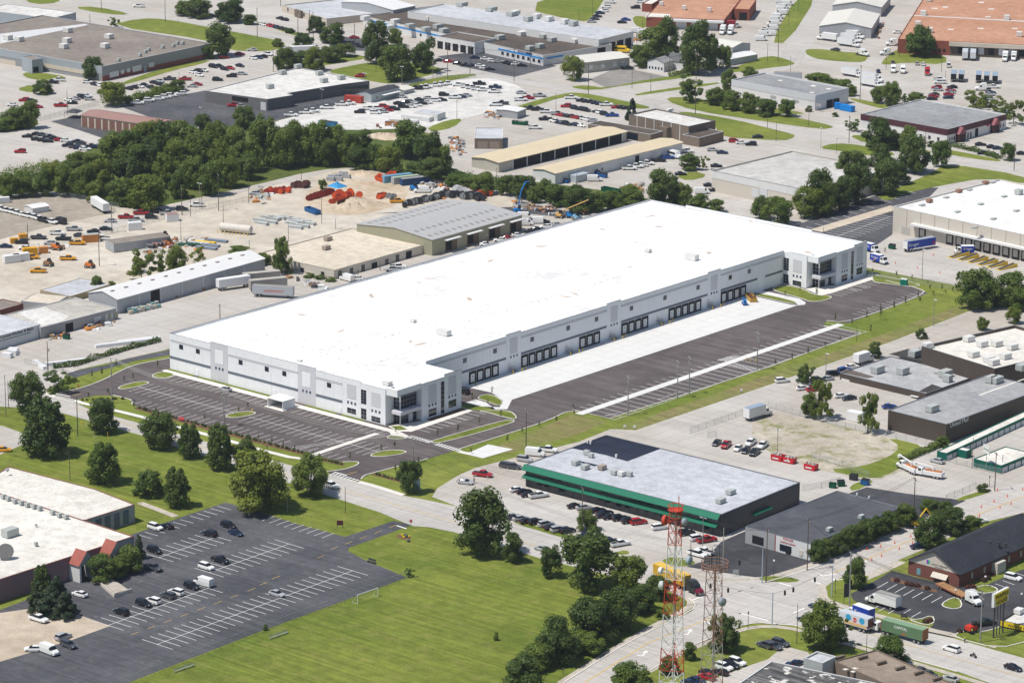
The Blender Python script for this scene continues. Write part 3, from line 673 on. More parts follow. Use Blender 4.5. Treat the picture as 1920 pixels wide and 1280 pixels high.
# glazed corner offices
def office(y0):
 if y0>1:
  panels_y(y0,81.2,83.4,11.05,Mw,1);panels_y(y0,83.4,90.9,11.5,Mw,2)
  wy(y0,85.2,88.8,5.0,9.4,Mg,'grey_panel',.07);trio(85.5,y0,3.2,0)
  mullioned(85.2,y0,.4,3.6,1.65,2,2,0);mullioned(81.3,y0,4.9,2.1,4.4,2,5,0);mullioned(81.3,y0,.3,2.1,3.25,2,3,0)
 panels_x(90.9,y0+.3,y0+3.6,11.05,Mw,1)
 MB().box(90.95,95.4,y0+.25,y0+1.2,9.4,11.6).build('fascia',Mw,WH)
 MB().box(93.4,95.4,y0+1.22,y0+10.78,9.9,11.6).build('fascia',Mw,WH)
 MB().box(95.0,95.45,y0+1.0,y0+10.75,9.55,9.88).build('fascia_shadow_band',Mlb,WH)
 MB().box(90.9,93.4,y0+3.6,y0+10.78,9.5,11.3).build('wall_panel',Mw,WH)
 MB().box(90.9,93.35,y0+3.9,y0+10.7,3.3,4.6).build('spandrel',Mlb,WH)
 mullioned(90.95,y0+3.6,4.6,2.5,4.9,2,4,0,'curtain_wall');mullioned(90.95,y0+3.6,.05,2.5,3.25,2,2,0,'curtain_wall')
 mullioned(93.45,y0+3.6,4.6,7.15,4.9,5,4,H90,'curtain_wall');mullioned(93.45,y0+3.6,.05,7.15,3.25,6,2,H90,'curtain_wall')
 MB().box(92.0,95.6,y0+1.5,y0+10.77,3.55,4.6).build('canopy',Mg,WH)
 MB().box(93.5,93.8,y0+3.3,y0+3.6,0,9.5).build('corner_post',Mfr,WH)
 MB().box(93.5,93.62,y0+7.2,y0+9.0,0.05,2.5).build('entrance_door',Mfr,WH)
 panels_y(y0+10.8,90.9,95.6,11.15,Mw,1)
 panels_x(95.6,y0+10.8,y0+20.9,11.15,Mw,2);panels_x(95.6,y0+20.9,y0+28.7,11.95,Mw,2)
 if y0<1:panels_y(y0+28.42,81.3,95.3,11.0,Mw,3)
 for yy,z in((13.8,4.6),(22.7,5.3)):
  wx(95.6,y0+yy,y0+yy+3.5,z,10.2+(z-4.6),Mg,'grey_panel',.07);trio(95.6,y0+yy+.35,z-1.1,H90,1.42)
  mullioned(95.6,y0+yy,z-4.2,3.5,2.3,2,2,H90)
 mullioned(95.6,y0+19.3,.2,1.5,9.9,1,7,H90)
office(0.0);office(211.6)
# roof units, hatches, seams of small pads
def roof_unit(o,x,y,z,sx,sy,h,m=None):
 MB().box(-sx/2,sx/2,-sy/2,sy/2,.3,h).box(-sx/2+.2,sx/2-.2,-sy/2+.2,sy/2-.2,0,.3).build('roof_unit',m or Mac,o,loc=(x,y,z))
def roof_at(o,px,py,z,sx,sy,h,m=None):
 q=o.matrix_basis.inverted()@G(px,py,z);roof_unit(o,q.x,q.y,z,sx,sy,h,m)
Mwu=mat('white_unit',(.66,.65,.62),.6,.08,.5)
for a in((1297,487,4.5,2.4,2.0),(832,628,4.5,2.2,1.8),(1215,473,2,1.6,1.2),(774,604,2,1.4,1.0),(726,722,2.6,2.0,1.3),(562,677,1.8,1.2,.5)):roof_at(WH,a[0],a[1],10.95,*a[2:],m=Mwu)
pads=MB()
for a,b,n in(((500,628),(720,700),13),((600,668),(830,600),17),((660,693),(1040,575),28),((880,602),(1280,483),34),((340,630),(620,700),16),((520,672),(660,708),8),((950,585),(1130,530),12)):
 for i in range(n):
  q=G(a[0]+(b[0]-a[0])*i/n,a[1]+(b[1]-a[1])*i/n,10.95);pads.box(q.x-.22,q.x+.22,q.y-.22,q.y+.22,10.96,11.06)
pads.build('roof_pads',mat('grey_roof_pad',(.55,.52,.46),.9,.1),WH,kind='stuff')
# shelter with open front beside the facade
q=G(503,763);sh=thing('shelter','small white open-fronted enclosure standing against the warehouse front','shelter',(51.2,-9.1,0))
MB().box(0,.2,0,5.2,0,2.7).build('side_wall',Mw,sh);MB().box(6.2,6.4,0,5.2,0,2.7).build('side_wall',Mw,sh);MB().box(.2,6.2,5.0,5.2,0,2.7).build('back_wall',Mg,sh)
MB().box(-.15,6.55,-.15,5.3,2.7,2.9).build('roof',Mroof,sh);area('concrete_pad',[(50.4,-10),(58.2,-10),(58.2,-3),(50.4,-3)],M_walk,.053,world=True)
# tan water stains on the membrane
sm=bpy.data.materials.new('tan_stain');sm.use_nodes=True;nt=sm.node_tree;bs=nt.nodes['Principled BSDF'];bs.inputs['Base Color'].default_value=(.50,.36,.23,1);bs.inputs['Roughness'].default_value=.9
tc=nt.nodes.new('ShaderNodeTexCoord');ln=nt.nodes.new('ShaderNodeVectorMath');ln.operation='LENGTH';nt.links.new(tc.outputs['Object'],ln.inputs[0]);nz=nt.nodes.new('ShaderNodeTexNoise');nz.inputs['Scale'].default_value=2.5;nt.links.new(tc.outputs['Object'],nz.inputs['Vector'])
ma=nt.nodes.new('ShaderNodeMath');ma.operation='MULTIPLY_ADD';ma.inputs[1].default_value=.6;nt.links.new(nz.outputs[0],ma.inputs[0]);nt.links.new(ln.outputs['Value'],ma.inputs[2]);mr=nt.nodes.new('ShaderNodeMapRange');mr.inputs[1].default_value,mr.inputs[2].default_value,mr.inputs[3].default_value,mr.inputs[4].default_value=.3,1.15,.75,0;nt.links.new(ma.outputs[0],mr.inputs[0]);nt.links.new(mr.outputs[0],bs.inputs['Alpha'])
_ss=MB().flat([(math.cos(k*.5236)*1.2,math.sin(k*.5236)*1.2)for k in range(12)],0).mesh('roof_stain');_ss.materials.append(sm)
for i,(x,y)in enumerate(((1130,430),(1014,462),(1221,405),(1329,474),(1079,551),(1060,556),(1410,415),(920,489),(696,554),(566,590),(807,522),(788,645),(770,640),(1515,473),(460,660),(1235,425),(640,620),(880,560),(1180,500))):
 q=G(x,y,10.962);link('roof_stain',_ss,None,WH,q,i*.7,(2.6+i%3,1.0+.3*(i%2),1))
 # ================================================================= other buildings
class Bld:
 """flat or gabled building from the roof corners the photograph shows; local x runs along edge 0 (near corner to the corner up right)"""
 def __init__(s,name,label,pts,wall,roof,h=None,base=None,par=.5,cap=None,gable=None,rise=2.0,cat='building',shape='LKR',over=.25,z0=0.0,roofname='roof'):
  if shape=='LKR':L,K,Rr=pts
  elif shape=='LKB':L,K,BL=pts
  else:K=pts[0]
  if h is None:h=hgt(base[0],base[1],K[1])
  s.h=h
  g=lambda p:Vector(G(p[0],p[1],h)[:2])
  if shape=='poly':poly=[g(p)for p in pts]
  else:
   k,l=g(K),g(L)
   if shape=='LKB':
    bl=g(BL);e=(l-k).normalized();q=Vector((e.y,-e.x));w=(bl-l).dot(q);d=(k-l).length
    r=k+q*w
   else:
    r0=g(Rr);e=(r0-k).normalized();q=Vector((-e.y,e.x));d=(l-k).dot(q);r=r0;l=k+q*d
   poly=[k,r,r+l-k,l]
  s.rot=math.atan2((poly[1]-poly[0]).y,(poly[1]-poly[0]).x)
  s.o=thing(name,label,cat,(*poly[0],z0),s.rot)
  s.M=Matrix.Translation((*poly[0],z0))@Matrix.Rotation(s.rot,4,'Z')
  s.o.matrix_basis=s.M
  mi=s.M.inverted()
  s.p=[(mi@Vector((*p,0)))[:2]for p in poly]
  s.poly=poly
  n=len(poly)
  hh=h if gable is None else h
  s.walls=[]
  for i in range(n):
   a,b=Vector(s.p[i]),Vector(s.p[(i+1)%n]);t=(b-a).normalized();q=Vector((-t.y,t.x))*.25
   mb=MB();aa,bb=a+t*.012,b-t*.012
   lo=[(*aa,-.1),(*bb,-.1),(*(bb+q-t*.25),-.1),(*(aa+q+t*.25),-.1)]
   mb.hexa(lo,[(x,y,hh)for x,y,z in lo])
   if gable and((gable=='R' and i in(1,3))or(gable=='L' and i in(0,2))):
    m=(aa+bb)/2
    for off in(Vector((0,0)),q):mb.face([(*(aa+off),hh),(*(bb+off),hh),(*(m+off),hh+rise)][::1 if off.length==0 else-1])
   s.walls.append(mb.build('wall',wall,s.o))
  if gable:
   x1,y1=s.p[2][0],s.p[2][1]
   ov=over
   mb=MB()
   if gable=='R':
    for(ya,yb)in((-ov,y1/2),(y1+ov,y1/2)):
     za=hh-rise*ov/(y1/2)
     lo=[(-ov,ya,za),(x1+ov,ya,za),(x1+ov,yb,hh+rise),(-ov,yb,hh+rise)]
     if ya>yb:lo=[lo[1],lo[0],lo[3],lo[2]]
     MB().hexa(lo,[(a,b,c+.14)for a,b,c in lo]).build(roofname+'_slope',roof,s.o)
   else:
    for(xa,xb)in((-ov,x1/2),(x1+ov,x1/2)):
     za=hh-rise*ov/(x1/2)
     lo=[(xa,-ov,za),(xb,-ov,hh+rise),(xb,y1+ov,hh+rise),(xa,y1+ov,za)]
     if xa>xb:lo=[lo[1],lo[0],lo[3],lo[2]]
     MB().hexa(lo,[(a,b,c+.14)for a,b,c in lo]).build(roofname+'_slope',roof,s.o)
  else:
   s.roof_z=h-par
   ins=[Vector(v)for v in s.p]
   s.roof=MB().flat([tuple(v)for v in ins],s.roof_z).build(roofname,roof,s.o)
   if cap:
    for i in range(n):
     a,b=Vector(s.p[i]),Vector(s.p[(i+1)%n]);t=(b-a).normalized();q=Vector((-t.y,t.x))
     lo=[(*(a-q*.05),h),(*(b-q*.05),h),(*(b+q*.28-t*.3),h),(*(a+q*.28+t*.3),h)]
     MB().hexa(lo,[(x,y,z+.07)for x,y,z in lo]).build('coping',cap,s.o)
 def ed(s,i):
  a,b=Vector(s.p[i]),Vector(s.p[(i+1)%len(s.p)]);d=b-a;t=d.normalized();return a,t,Vector((t.y,-t.x)),d.length
 def on(s,i,px):
  a,t,nn,L=s.ed(i);mi=s.M.inverted();o=mi@CAM;d=mi.to_3x3()@ray(*px)
  n3,a3=Vector((*nn,0)),Vector((*a,0));k=(a3-o).dot(n3)/d.dot(n3);P=o+d*k
  return(Vector(P[:2])-a).dot(t),P.z
 def rect(s,i,s0,s1,z0,z1,m,name='window',d=.06,par=None,inset=.0):
  a,t,nn,L=s.ed(i)
  p=[a+t*s0+nn*.003,a+t*s1+nn*.003,a+t*s1+nn*d,a+t*s0+nn*d]
  p=[p[3],p[2],p[1],p[0]]
  return MB().hexa([(*v,z0)for v in p],[(*v,z1)for v in p]).build(name,m,par or s.o)
 def pr(s,i,p0,p1,m,name='window',d=.06,par=None):
  a,b=s.on(i,p0),s.on(i,p1);return s.rect(i,min(a[0],b[0]),max(a[0],b[0]),max(.02,min(a[1],b[1])),max(a[1],b[1]),m,name,d,par)
 def win(s,i,s0,s1,z0,z1,fm,gm,nx=1,name='window'):
  f=s.rect(i,s0,s1,z0,z1,fm,name,.06);w=(s1-s0)/nx
  for k in range(nx):s.rect(i,s0+k*w+.08,s0+(k+1)*w-.08,z0+.08,z1-.08,gm,'pane',.085,f)
  return f
 def row(s,i,s0,s1,n,w,z0,z1,fm,gm,nx=1,name='window'):
  for k in range(n):c=s0+(s1-s0)*(k+.5)/n;s.win(i,c-w/2,c+w/2,z0,z1,fm,gm,nx,name)
 def ribs(s,i,n,m,w=.25,d=.12,z1=None,name='pilaster'):
  L=s.ed(i)[3]
  for k in range(1,n):s.rect(i,L*k/n-w/2,L*k/n+w/2,0,z1 or s.h,m,name,d)
 def unit(s,px,py,sx,sy,h,m=None,name='roof_unit'):
  q=s.M.inverted()@G(px,py,s.roof_z);roof_unit(s.o,q.x,q.y,s.roof_z,sx,sy,h,m)
 def patch(s,pts,m,name='roof_patch',dz=.012):
  q=[s.M.inverted()@G(x,y,s.roof_z)for x,y in pts];MB().flat([v[:2]for v in q],s.roof_z+dz).build(name,m,s.o)
t00,t10,t20,t30=T(0,0),T(1,0),T(2,0),T(3,0);t01,t11,t21,t31=T(0,1),T(1,1),T(2,1),T(3,1)
t02,t12,t22,t32=T(0,2),T(1,2),T(2,2),T(3,2);t03,t13,t23,t33=T(0,3),T(1,3),T(2,3),T(3,3)
def roofm(name,c,c2,c3,amt=(.6,.75),sc=(.04,.3,2)):return ground_mat(name,c,c2,sc,c3=c3,c3amt=amt,rough=.9)
Mr_brown=roofm('brown_gravel_roof',(.215,.185,.16),(.27,.235,.20),(.33,.30,.27),(.62,.85))
Mr_dkbr=roofm('dark_tar_roof',(.085,.07,.06),(.14,.115,.095),(.24,.20,.16),(.6,.8))
Mr_grey=roofm('pale_grey_roof',(.44,.45,.47),(.52,.53,.55),(.34,.33,.32),(.68,.8))
Mr_grey2=roofm('mid_grey_roof',(.25,.255,.26),(.30,.305,.31),(.36,.36,.36),(.6,.9))
Mr_white=roofm('dirty_white_roof',(.58,.565,.53),(.66,.645,.61),(.38,.34,.30),(.60,.8))
Mr_offw=roofm('cream_white_roof',(.63,.60,.54),(.71,.68,.615),(.46,.37,.28),(.60,.82))
Mr_tan=roofm('tan_flat_roof',(.57,.50,.40),(.64,.57,.465),(.52,.45,.36))
Mr_orange=roofm('terracotta_gravel_roof',(.43,.225,.14),(.50,.275,.18),(.55,.36,.26),(.66,.85))
Mr_asph=roofm('charcoal_roll_roof',(.075,.078,.088),(.105,.108,.12),(.15,.15,.155),(.66,.9))
Mr_navy=ground_mat('navy_new_roof',(.018,.024,.042),(.028,.034,.055),(.05,.3,2),streak=(0,.9,.01,.15))
Mr_shing=ground_mat('dark_shingles',(.03,.033,.042),(.042,.045,.055),(.1,1,4),streak=(-27,.35,.05,.15))
Mr_yel=mat('buff_metal_roof',(.68,.57,.385),.55,.07,.15,stripe=('X',1.0,.05))
Mr_metal=mat('galvanised_sheet_roof',(.455,.45,.44),.5,.07,.15,stripe=('X',.9,.05))
Mr_wmet=mat('white_sheet_roof',(.78,.77,.75),.5,.05,.15,stripe=('X',.9,.03))
Mr_wmet2=mat('cream_sheet_roof',(.72,.69,.62),.5,.05,.15,stripe=('X',.9,.04))
Mr_pink=mat('faded_red_sheet_roof',(.34,.20,.17),.6,.14,.25,stripe=('Y',.9,.03))
def rib(name,c,per=.6,var=.08):return mat(name,c,.6,var,.3,stripe=('XY',per,.06))
Mv_grey=rib('grey_ribbed_siding',(.30,.31,.31));Mv_blue=rib('pale_blue_siding',(.36,.40,.43));Mv_white=rib('white_ribbed_siding',(.62,.64,.66));Mv_cream=rib('cream_ribbed_siding',(.50,.475,.40))
Mv_tan=rib('tan_ribbed_siding',(.36,.345,.24));Mv_brn=rib('dark_brown_siding',(.085,.065,.052),.7);Mv_char=rib('charcoal_siding',(.055,.057,.062),.8)
Mv_lgrey=rib('light_grey_siding',(.43,.44,.455))
Mk_red=mat('red_brick',(.25,.075,.05),.9,.22,1.6);Mk_dk=mat('dark_red_brick',(.185,.07,.052),.9,.22,1.6);Mk_brn=mat('brown_brick',(.19,.15,.115),.9,.2,1.4)
Mp_white=mat('white_masonry',(.66,.655,.64),.85,.06,.3);Mp_cream=mat('cream_masonry',(.55,.485,.40),.85,.07,.3);Mp_grey=mat('grey_masonry',(.34,.345,.35),.85,.08,.3);Mp_dk=mat('dark_opening',(.012,.013,.016),.9,.2,1)
Mp_blue=mat('bright_blue_trim',(.02,.25,.62),.6,.06,.4);Mp_mar=mat('maroon_fascia',(.075,.022,.032),.6,.1,.4);Mp_green=mat('green_metal',(.0,.155,.085),.5,.08,.4,stripe=('XY',.55,.05));Mp_dgreen=mat('dark_green_wall',(.0,.105,.075),.6,.08,.4)
Mp_beige=mat('beige_precast',(.58,.53,.455),.85,.05,.25);Mcaplt=mat('pale_coping',(.6,.6,.6),.6,.05,.4);Mredroof=mat('red_tile_roof',(.33,.10,.075),.8,.15,.8)
Mgarage=mat('rose_roll_door',(.24,.12,.09),.7,.06,.4,stripe=('Z',.35,.03));Mwdoor=mat('white_roll_door',(.62,.63,.64),.6,.05,.4,stripe=('Z',.5,.03))
Mrail=mat('dark_metal',(.06,.06,.065),.5,.1,1)
def sign(bl,i,s0,z0,txt,size,m,d=.09,face=None,name='lettering'):
 """raised letters on a wall"""
 me=letters(txt,m)
 a,t,nn,L=bl.ed(i);p=a+t*s0+nn*d
 ob=link(name,me,None,bl.o);M=Matrix(((t.x*size,0,nn.x,p.x),(t.y*size,0,nn.y,p.y),(0,size,0,z0),(0,0,0,1)));ob.matrix_basis=M
 return ob
 # 1 long grey plant, upper left
b=Bld('factory','long low factory with brown gravel roof and red brick base',((-150,73),t00(765,500),t00(1590,325)),Mv_grey,Mr_brown,base=t00(760,612),par=.4,cap=Mcaplt)
b.rect(0,0,68,0,2.2,Mk_red,'brick_base',.12);b.rect(3,0,b.ed(3)[3],3.3,b.h-.1,Mv_blue,'blue_fascia',.1)
for p,q in(((820,545),(890,570)),((905,528),(930,552)),((950,515),(975,540)),((992,500),(1060,528)),((1115,475),(1155,500))):b.pr(0,t00(*p),t00(*q),Mp_white,'window',.2)
b.pr(0,t00(1075,495),t00(1100,545),Mv_blue,'door',.22)
b.pr(3,t00(330,475),t00(640,560),Mp_cream,'loading_dock',.15);b.pr(3,t00(0,440),t00(120,520),Mp_cream,'loading_dock',.15)
for x,y in((510,245),(145,312),(60,300),(503,322),(480,365),(818,292),(788,362)):b.unit(*t00(x,y),3.2,3.2,2.2,Mwu)
for x,y in((1050,425),(1090,400),(1115,385),(1300,355),(1330,335),(1370,335),(890,462),(1220,365)):b.unit(*t00(x,y),1.4,1.4,1.4)
b.patch([t00(0,330),t00(190,285),t00(660,190),t00(640,180),t00(0,255),t00(0,262)],Mcaplt,'parapet_strip')
v=Bld('entrance_block','grey sided entry block at the long factory end with pale roof',(t00(120,430),t00(240,450),t00(320,440)),Mv_blue,Mr_brown,base=t00(240,555),par=.2)
v.pr(0,t00(248,505),t00(290,540),Mp_dk)
b=Bld('storage_building','pale roofed storage building behind the long factory',(t00(-60,55),t00(385,140),t00(570,95)),Mv_blue,Mr_white,h=5.5,par=.2)
# 2 white-roofed office and workshop
b=Bld('office_block','low brown brick office with white roof and carport end',[t10(85,745),t10(275,715),t10(235,700),t10(650,632),t10(850,607),t10(320,508),t00(1540,682)],mat('charcoal_brick',(.15,.145,.145),.9,.15,.8),Mr_white,base=t10(85,832),par=.25,shape='poly',cap=Mcaplt)
b.rect(3,.5,b.ed(3)[3]-.5,1.4,3.2,Mgl,'window_band',.08);b.rect(4,0,b.ed(4)[3],0,b.h-.3,Mk_dk,'brick_wall',.08);b.win(4,3,6,1,3,Mfr,Mgl)
b.pr(6,t10(35,765),t10(75,830),Mwdoor,'garage_door');b.pr(6,t00(1740,720),t00(1860,770),Mp_dk,'carport')
for x,y in((200,560),(105,665),(475,565),(510,620),(640,598),(315,515)):b.unit(*t10(x,y),3,2.2,1.9)
# 3 brown garage row
b=Bld('garage_row','row of rose garage doors under faded red metal roof',(t00(668,848),t00(1180,948),t00(1318,908)),Mp_cream,Mr_pink,base=t00(1180,1035),gable='L',rise=1.1)
b.o['label']='row of rose garage doors under faded red metal roof'
L=b.ed(3)[3]
for k in range(11):b.rect(3,L*(k+.12)/11,L*(k+.88)/11,0,b.h-.5,Mgarage,'garage_door',.05)
# 4 blue-striped works
b=Bld('factory','dark tar roofed factory with bright blue stripe along white walls',(t10(520,165),t20(235,418),t20(750,332)),Mp_white,Mr_dkbr,base=t20(235,498),par=.5,cap=Mcaplt)
L=b.ed(3)[3];b.rect(3,0,L*.62,b.h-1.9,b.h-1.1,Mp_blue,'blue_stripe',.06);b.rect(3,L*.76,L,b.h-1.9,b.h-1.1,Mp_blue,'blue_stripe',.06)
b.row(3,L*.77,L-1,8,1.8,1.0,2.7,Mfr,Mgl);b.row(3,L*.3,L*.55,4,1.5,1.2,2.6,Mfr,Mgl);b.rect(0,2,12,b.h-1.9,b.h-1.1,Mp_blue,'blue_stripe',.06)
b.rect(0,b.ed(0)[3]-9,b.ed(0)[3]-4,0,4,Mp_dk,'dock_opening');b.rect(3,L*.87-.4,L*.94,b.h-1.08,b.h-.05,mat('sign_panel',(.015,.04,.14),.6,.05),'sign_panel',.07);sign(b,3,L*.87+.3,b.h-.95,'WALKER',1.2,mat('white_letters',(.8,.8,.8),.6,0),.12)
for x,y in((1045,180),(820,155),(1210,125),(1300,155),(1365,218),(1475,150),(1785,205),(1735,218),(1000,225),(1275,240),(1410,250),(1155,215),(1830,300)):b.unit(*t10(x,y),4,3,2.2,Mwu if x%3 else Mac)
for x,y in((70,270),(300,315),(240,290),(475,325),(210,362),(135,378)):b.unit(*t20(x,y),3.4,3,2.0,Mwu if x%3 else Mac)
p=Bld('portico','white arched portico in front of the blue striped factory',(t10(1380,268),t10(1640,322),t10(1800,288)),Mp_white,Mr_dkbr,base=t10(1640,412),par=.3,cap=Mcaplt)
L=p.ed(3)[3]
for k in range(5):p.rect(3,L*(k+.14)/5,L*(k+.86)/5,0,p.h-2.0,Mp_dk,'arch_opening',.05)
b=Bld('factory','pale grey flat roofed hall behind the dark roofed factory',(t10(1225,68),t20(650,300),t20(912,236)),Mp_white,Mr_grey,h=7.5,par=.5,cap=Mcaplt)
L=b.ed(0)[3];b.row(0,1,L-1,4,L/5.5,0,5,Mp_white,Mp_dk,1,'dock_opening')
for x,y in((1545,50),(1765,85),(1920,120)):b.unit(*t10(x,y),5,3.5,2)
for x,y in((185,140),(395,180),(120,160),(460,195),(25,115),(275,160)):b.unit(*t20(x,y),4,3,2.2,Mwu if x%2 else Mac)
b=Bld('workshop','cream masonry workshop with pale flat roof beside tan lot',(t10(205,38),t10(530,142),t10(1002,90)),Mp_cream,Mr_grey,base=t10(530,195),par=.4,cap=Mcaplt)
b.row(3,2,b.ed(3)[3]-2,5,1.4,1,3,Mfr,Mgl);b.rect(3,14,20,0,3.6,Mk_brn,'porch',1.2)
b=Bld('shed','white gabled metal shed behind the cream workshop',(t10(745,-5),t10(1030,78),t10(1195,45)),Mv_lgrey,Mr_wmet,h=6,gable='R',rise=1.6)
b=Bld('shed','tan gabled metal shed beside the round topped tree',(t20(318,438),t20(535,472),t20(882,432)),Mv_cream,Mr_wmet2,base=t20(535,552),gable='R',rise=1.2)
for s0 in(.12,.38,.64,.82):b.rect(0,b.ed(0)[3]*s0,b.ed(0)[3]*s0+2,1.4,3.4,Mp_white,'window')
b.rect(0,b.ed(0)[3]*.88,b.ed(0)[3]*.88+1.4,0,2.6,Mp_white,'door')
# 5 brick depot top centre
b=Bld('depot','red brick depot with terracotta roof and white canopy over bay doors',(t20(1000,135),t20(1592,152),t20(1720,-10)),Mk_red,Mr_orange,base=t20(1592,232),par=.2,cap=None)
L=b.ed(3)[3];b.rect(3,L*.32,L,b.h-1.2,b.h-.3,Mp_white,'canopy',3.0)
for k in range(3):b.rect(3,L*(.38+.2*k),L*(.52+.2*k),0,4.4,Mwdoor,'bay_door')
b.patch([t20(1000,132),t20(1185,135),t20(1185,108),t20(1020,100)],Mr_offw)
for x,y in((1290,75),(1480,90),(1120,45)):b.unit(*t20(x,y),2,2,2,Mwu)
b=Bld('depot','small red brick annex with dark opening beside terracotta roofed depot',(t20(1668,65),t20(1782,72),t20(1832,0)),Mk_red,Mr_orange,base=t20(1782,158),par=.2)
b.pr(3,t20(1705,95),t20(1762,155),Mp_dk,'bay_opening')
b=Bld('depot','small brick gatehouse left of the terracotta roofed depot',(t20(970,30),t20(1050,32),t20(1115,-5)),Mk_red,Mr_offw,h=4,par=.3)
b=Bld('shed','cream gabled shed behind large dark trees',(t20(1500,290),t20(1655,358),t20(1788,325)),Mv_lgrey,Mr_wmet2,base=t20(1655,440),gable='L',rise=1.2)
b=Bld('shed','long low grey shed with white roof below the cream shed',(t20(1560,420),t20(1640,445),t20(1842,408)),Mv_lgrey,Mr_wmet,base=t20(1640,495),gable='R',rise=.8)
b=Bld('house','small white house with sunroom windows between large trees',(t20(1030,455),t20(1140,475),t20(1205,455)),Mp_white,Mr_grey2,base=t20(1140,545),gable='R',rise=1.6,cat='house')
b.row(3,.3,b.ed(3)[3]-.3,5,.9,.9,2.2,Mfr,Mgl);b.row(0,.3,b.ed(0)[3]-.3,3,1.0,.9,2.2,Mfr,Mgl)
b=Bld('house','grey shingled house half hidden behind the dark trees',(t20(1195,440),t20(1290,470),t20(1370,440)),Mp_white,mat('grey_shingle',(.12,.125,.13),.9,.1,1),base=t20(1290,530),gable='L',rise=2.6,cat='house')
# 6 cream sheds, terracotta distribution hall
for n,L_,K_,R_2,hb,lab in((0,(385,197),(775,213),(838,108),292,'cream gabled metal hall nearer the parked box trucks'),(1,(482,42),(850,57),(920,-25),130,'cream gabled metal hall farther up behind its twin')):
 b=Bld('metal_hall',lab,(t30(*L_),t30(*K_),t30(*R_2)),Mv_lgrey,Mr_wmet2,base=t30(K_[0],hb),gable='R',rise=2.2)
b=Bld('distribution_hall','huge terracotta roofed distribution hall with red brick walls and beige dock canopy',(t30(1000,252),t30(2100,345),t30(2320,-200)),Mk_red,Mr_orange,h=6.6,par=.3)
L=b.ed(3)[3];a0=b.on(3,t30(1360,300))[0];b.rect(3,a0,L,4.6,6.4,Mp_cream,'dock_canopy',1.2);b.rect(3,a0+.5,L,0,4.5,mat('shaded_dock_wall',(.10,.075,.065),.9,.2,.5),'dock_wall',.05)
for k in range(9):b.rect(3,a0+4+k*4.6,a0+6.6+k*4.6,1.2,4.2,Mwdoor if k%3 else Mp_dk,'dock_door',.12)
for k in range(4):b.rect(3,a0-9+k*2.1,a0-7.8+k*2.1,1.5,3.0,Mgl,'window')
for y0 in(5,130):b.patch([t30(1060,118+y0-5),t30(1920,160+y0-125 if y0>100 else 165),t30(1920,153+y0-125 if y0>100 else 158),t30(1060,113+y0-5)],Mcaplt,'roof_joint')if y0<100 else None
for x,y in((1165,115),(1125,195),(1205,12),(1790,150),(1215,245),(1885,275)):b.unit(*t30(x,y),2.6,2.6,2.2,Mwu)
for x,y in((1330,55),(1675,70),(1650,128),(1595,215),(1250,65),(1600,20),(1370,222),(1850,215)):b.patch([t30(x-22,y-4),t30(x+22,y-4),t30(x+22,y+4),t30(x-22,y+4)],Mr_offw,'skylight')
# 7 grey roofed unit, maroon unit
b=Bld('warehouse_unit','white walled unit with grey roof and blue compactor at its docks',(t20(1625,603),t30(355,716),t30(606,660)),Mp_white,Mr_grey2,base=t30(355,832),par=.5,cap=Mcaplt)
b.rect(3,0,b.ed(3)[3],b.h-2.6,b.h-.05,Mv_white,'metal_fascia',.12);b.rect(0,0,b.ed(0)[3],b.h-2.6,b.h-.05,Mv_white,'metal_fascia',.12)
b.pr(0,t30(440,755),t30(480,825),Mp_dk,'dock_opening',.3);b.pr(0,t30(490,745),t30(530,810),Mp_dk,'dock_opening',.3)
for k in range(3):b.pr(3,t30(20+170*k,715+30*k),t30(60+170*k,745+30*k),Mp_grey,'window')
for x,y in((340,645),(455,668),(330,695),(90,605)):b.patch([t30(x-16,y-5),t30(x+18,y-3),t30(x+14,y+5),t30(x-18,y+3)],Mr_offw,'skylight')
b=Bld('warehouse_unit','white walled unit with maroon fascia and gabled porches',(t30(693,856),t30(1345,972),t30(1790,856)),Mp_white,Mr_grey2,base=t30(1345,1084),par=.5,cap=None)
for i in(0,3):b.rect(i,0 if i==0 else 0,b.ed(i)[3],b.h-2.4,b.h+.05,Mp_mar,'maroon_fascia',.15)
L=b.ed(0)[3]
for s0 in(.2,.78):
 c=L*s0;b.rect(0,c-2.2,c+2.2,0,3.6,mat('porch_brick',(.07,.028,.028),.9,.2,1),'porch',1.6)
 a,t,nn,_=b.ed(0);q0,q1=a+t*(c-2.6)+nn*2.0,a+t*(c+2.6)+nn*2.0;r0,r1=a+t*(c-2.6),a+t*(c+2.6);m0,m1=(q0+q1)/2,(r0+r1)/2
 MB().face([(*q0,3.4),(*m0,6),(*m1,6),(*r0,3.4)]).face([(*m0,6),(*q1,3.4),(*r1,3.4),(*m1,6)]).face([(*q0,3.4),(*q1,3.4),(*m0,6)]).build('porch_roof',mat('porch_red',(.28,.10,.11),.8,.1,.6),b.o)
b.row(0,1,L*.14,3,1.1,1,2.6,Mfr,Mgl);b.row(0,L*.28,L*.42,3,1.2,.2,2.6,Mfr,Mgl);b.rect(0,L*.47,L*.52,0,3.4,Mp_dk,'bay_opening');b.row(0,L*.88,L-1,2,1.1,1,2.6,Mfr,Mgl)
b.rect(0,L*.66,L*.7,3.1,4.4,mat('red_sign',(.6,.03,.05),.6,.05),'sign_panel',.1)
b.row(3,2,b.ed(3)[3]-2,9,1.3,.8,2.4,Mfr,Mgl)
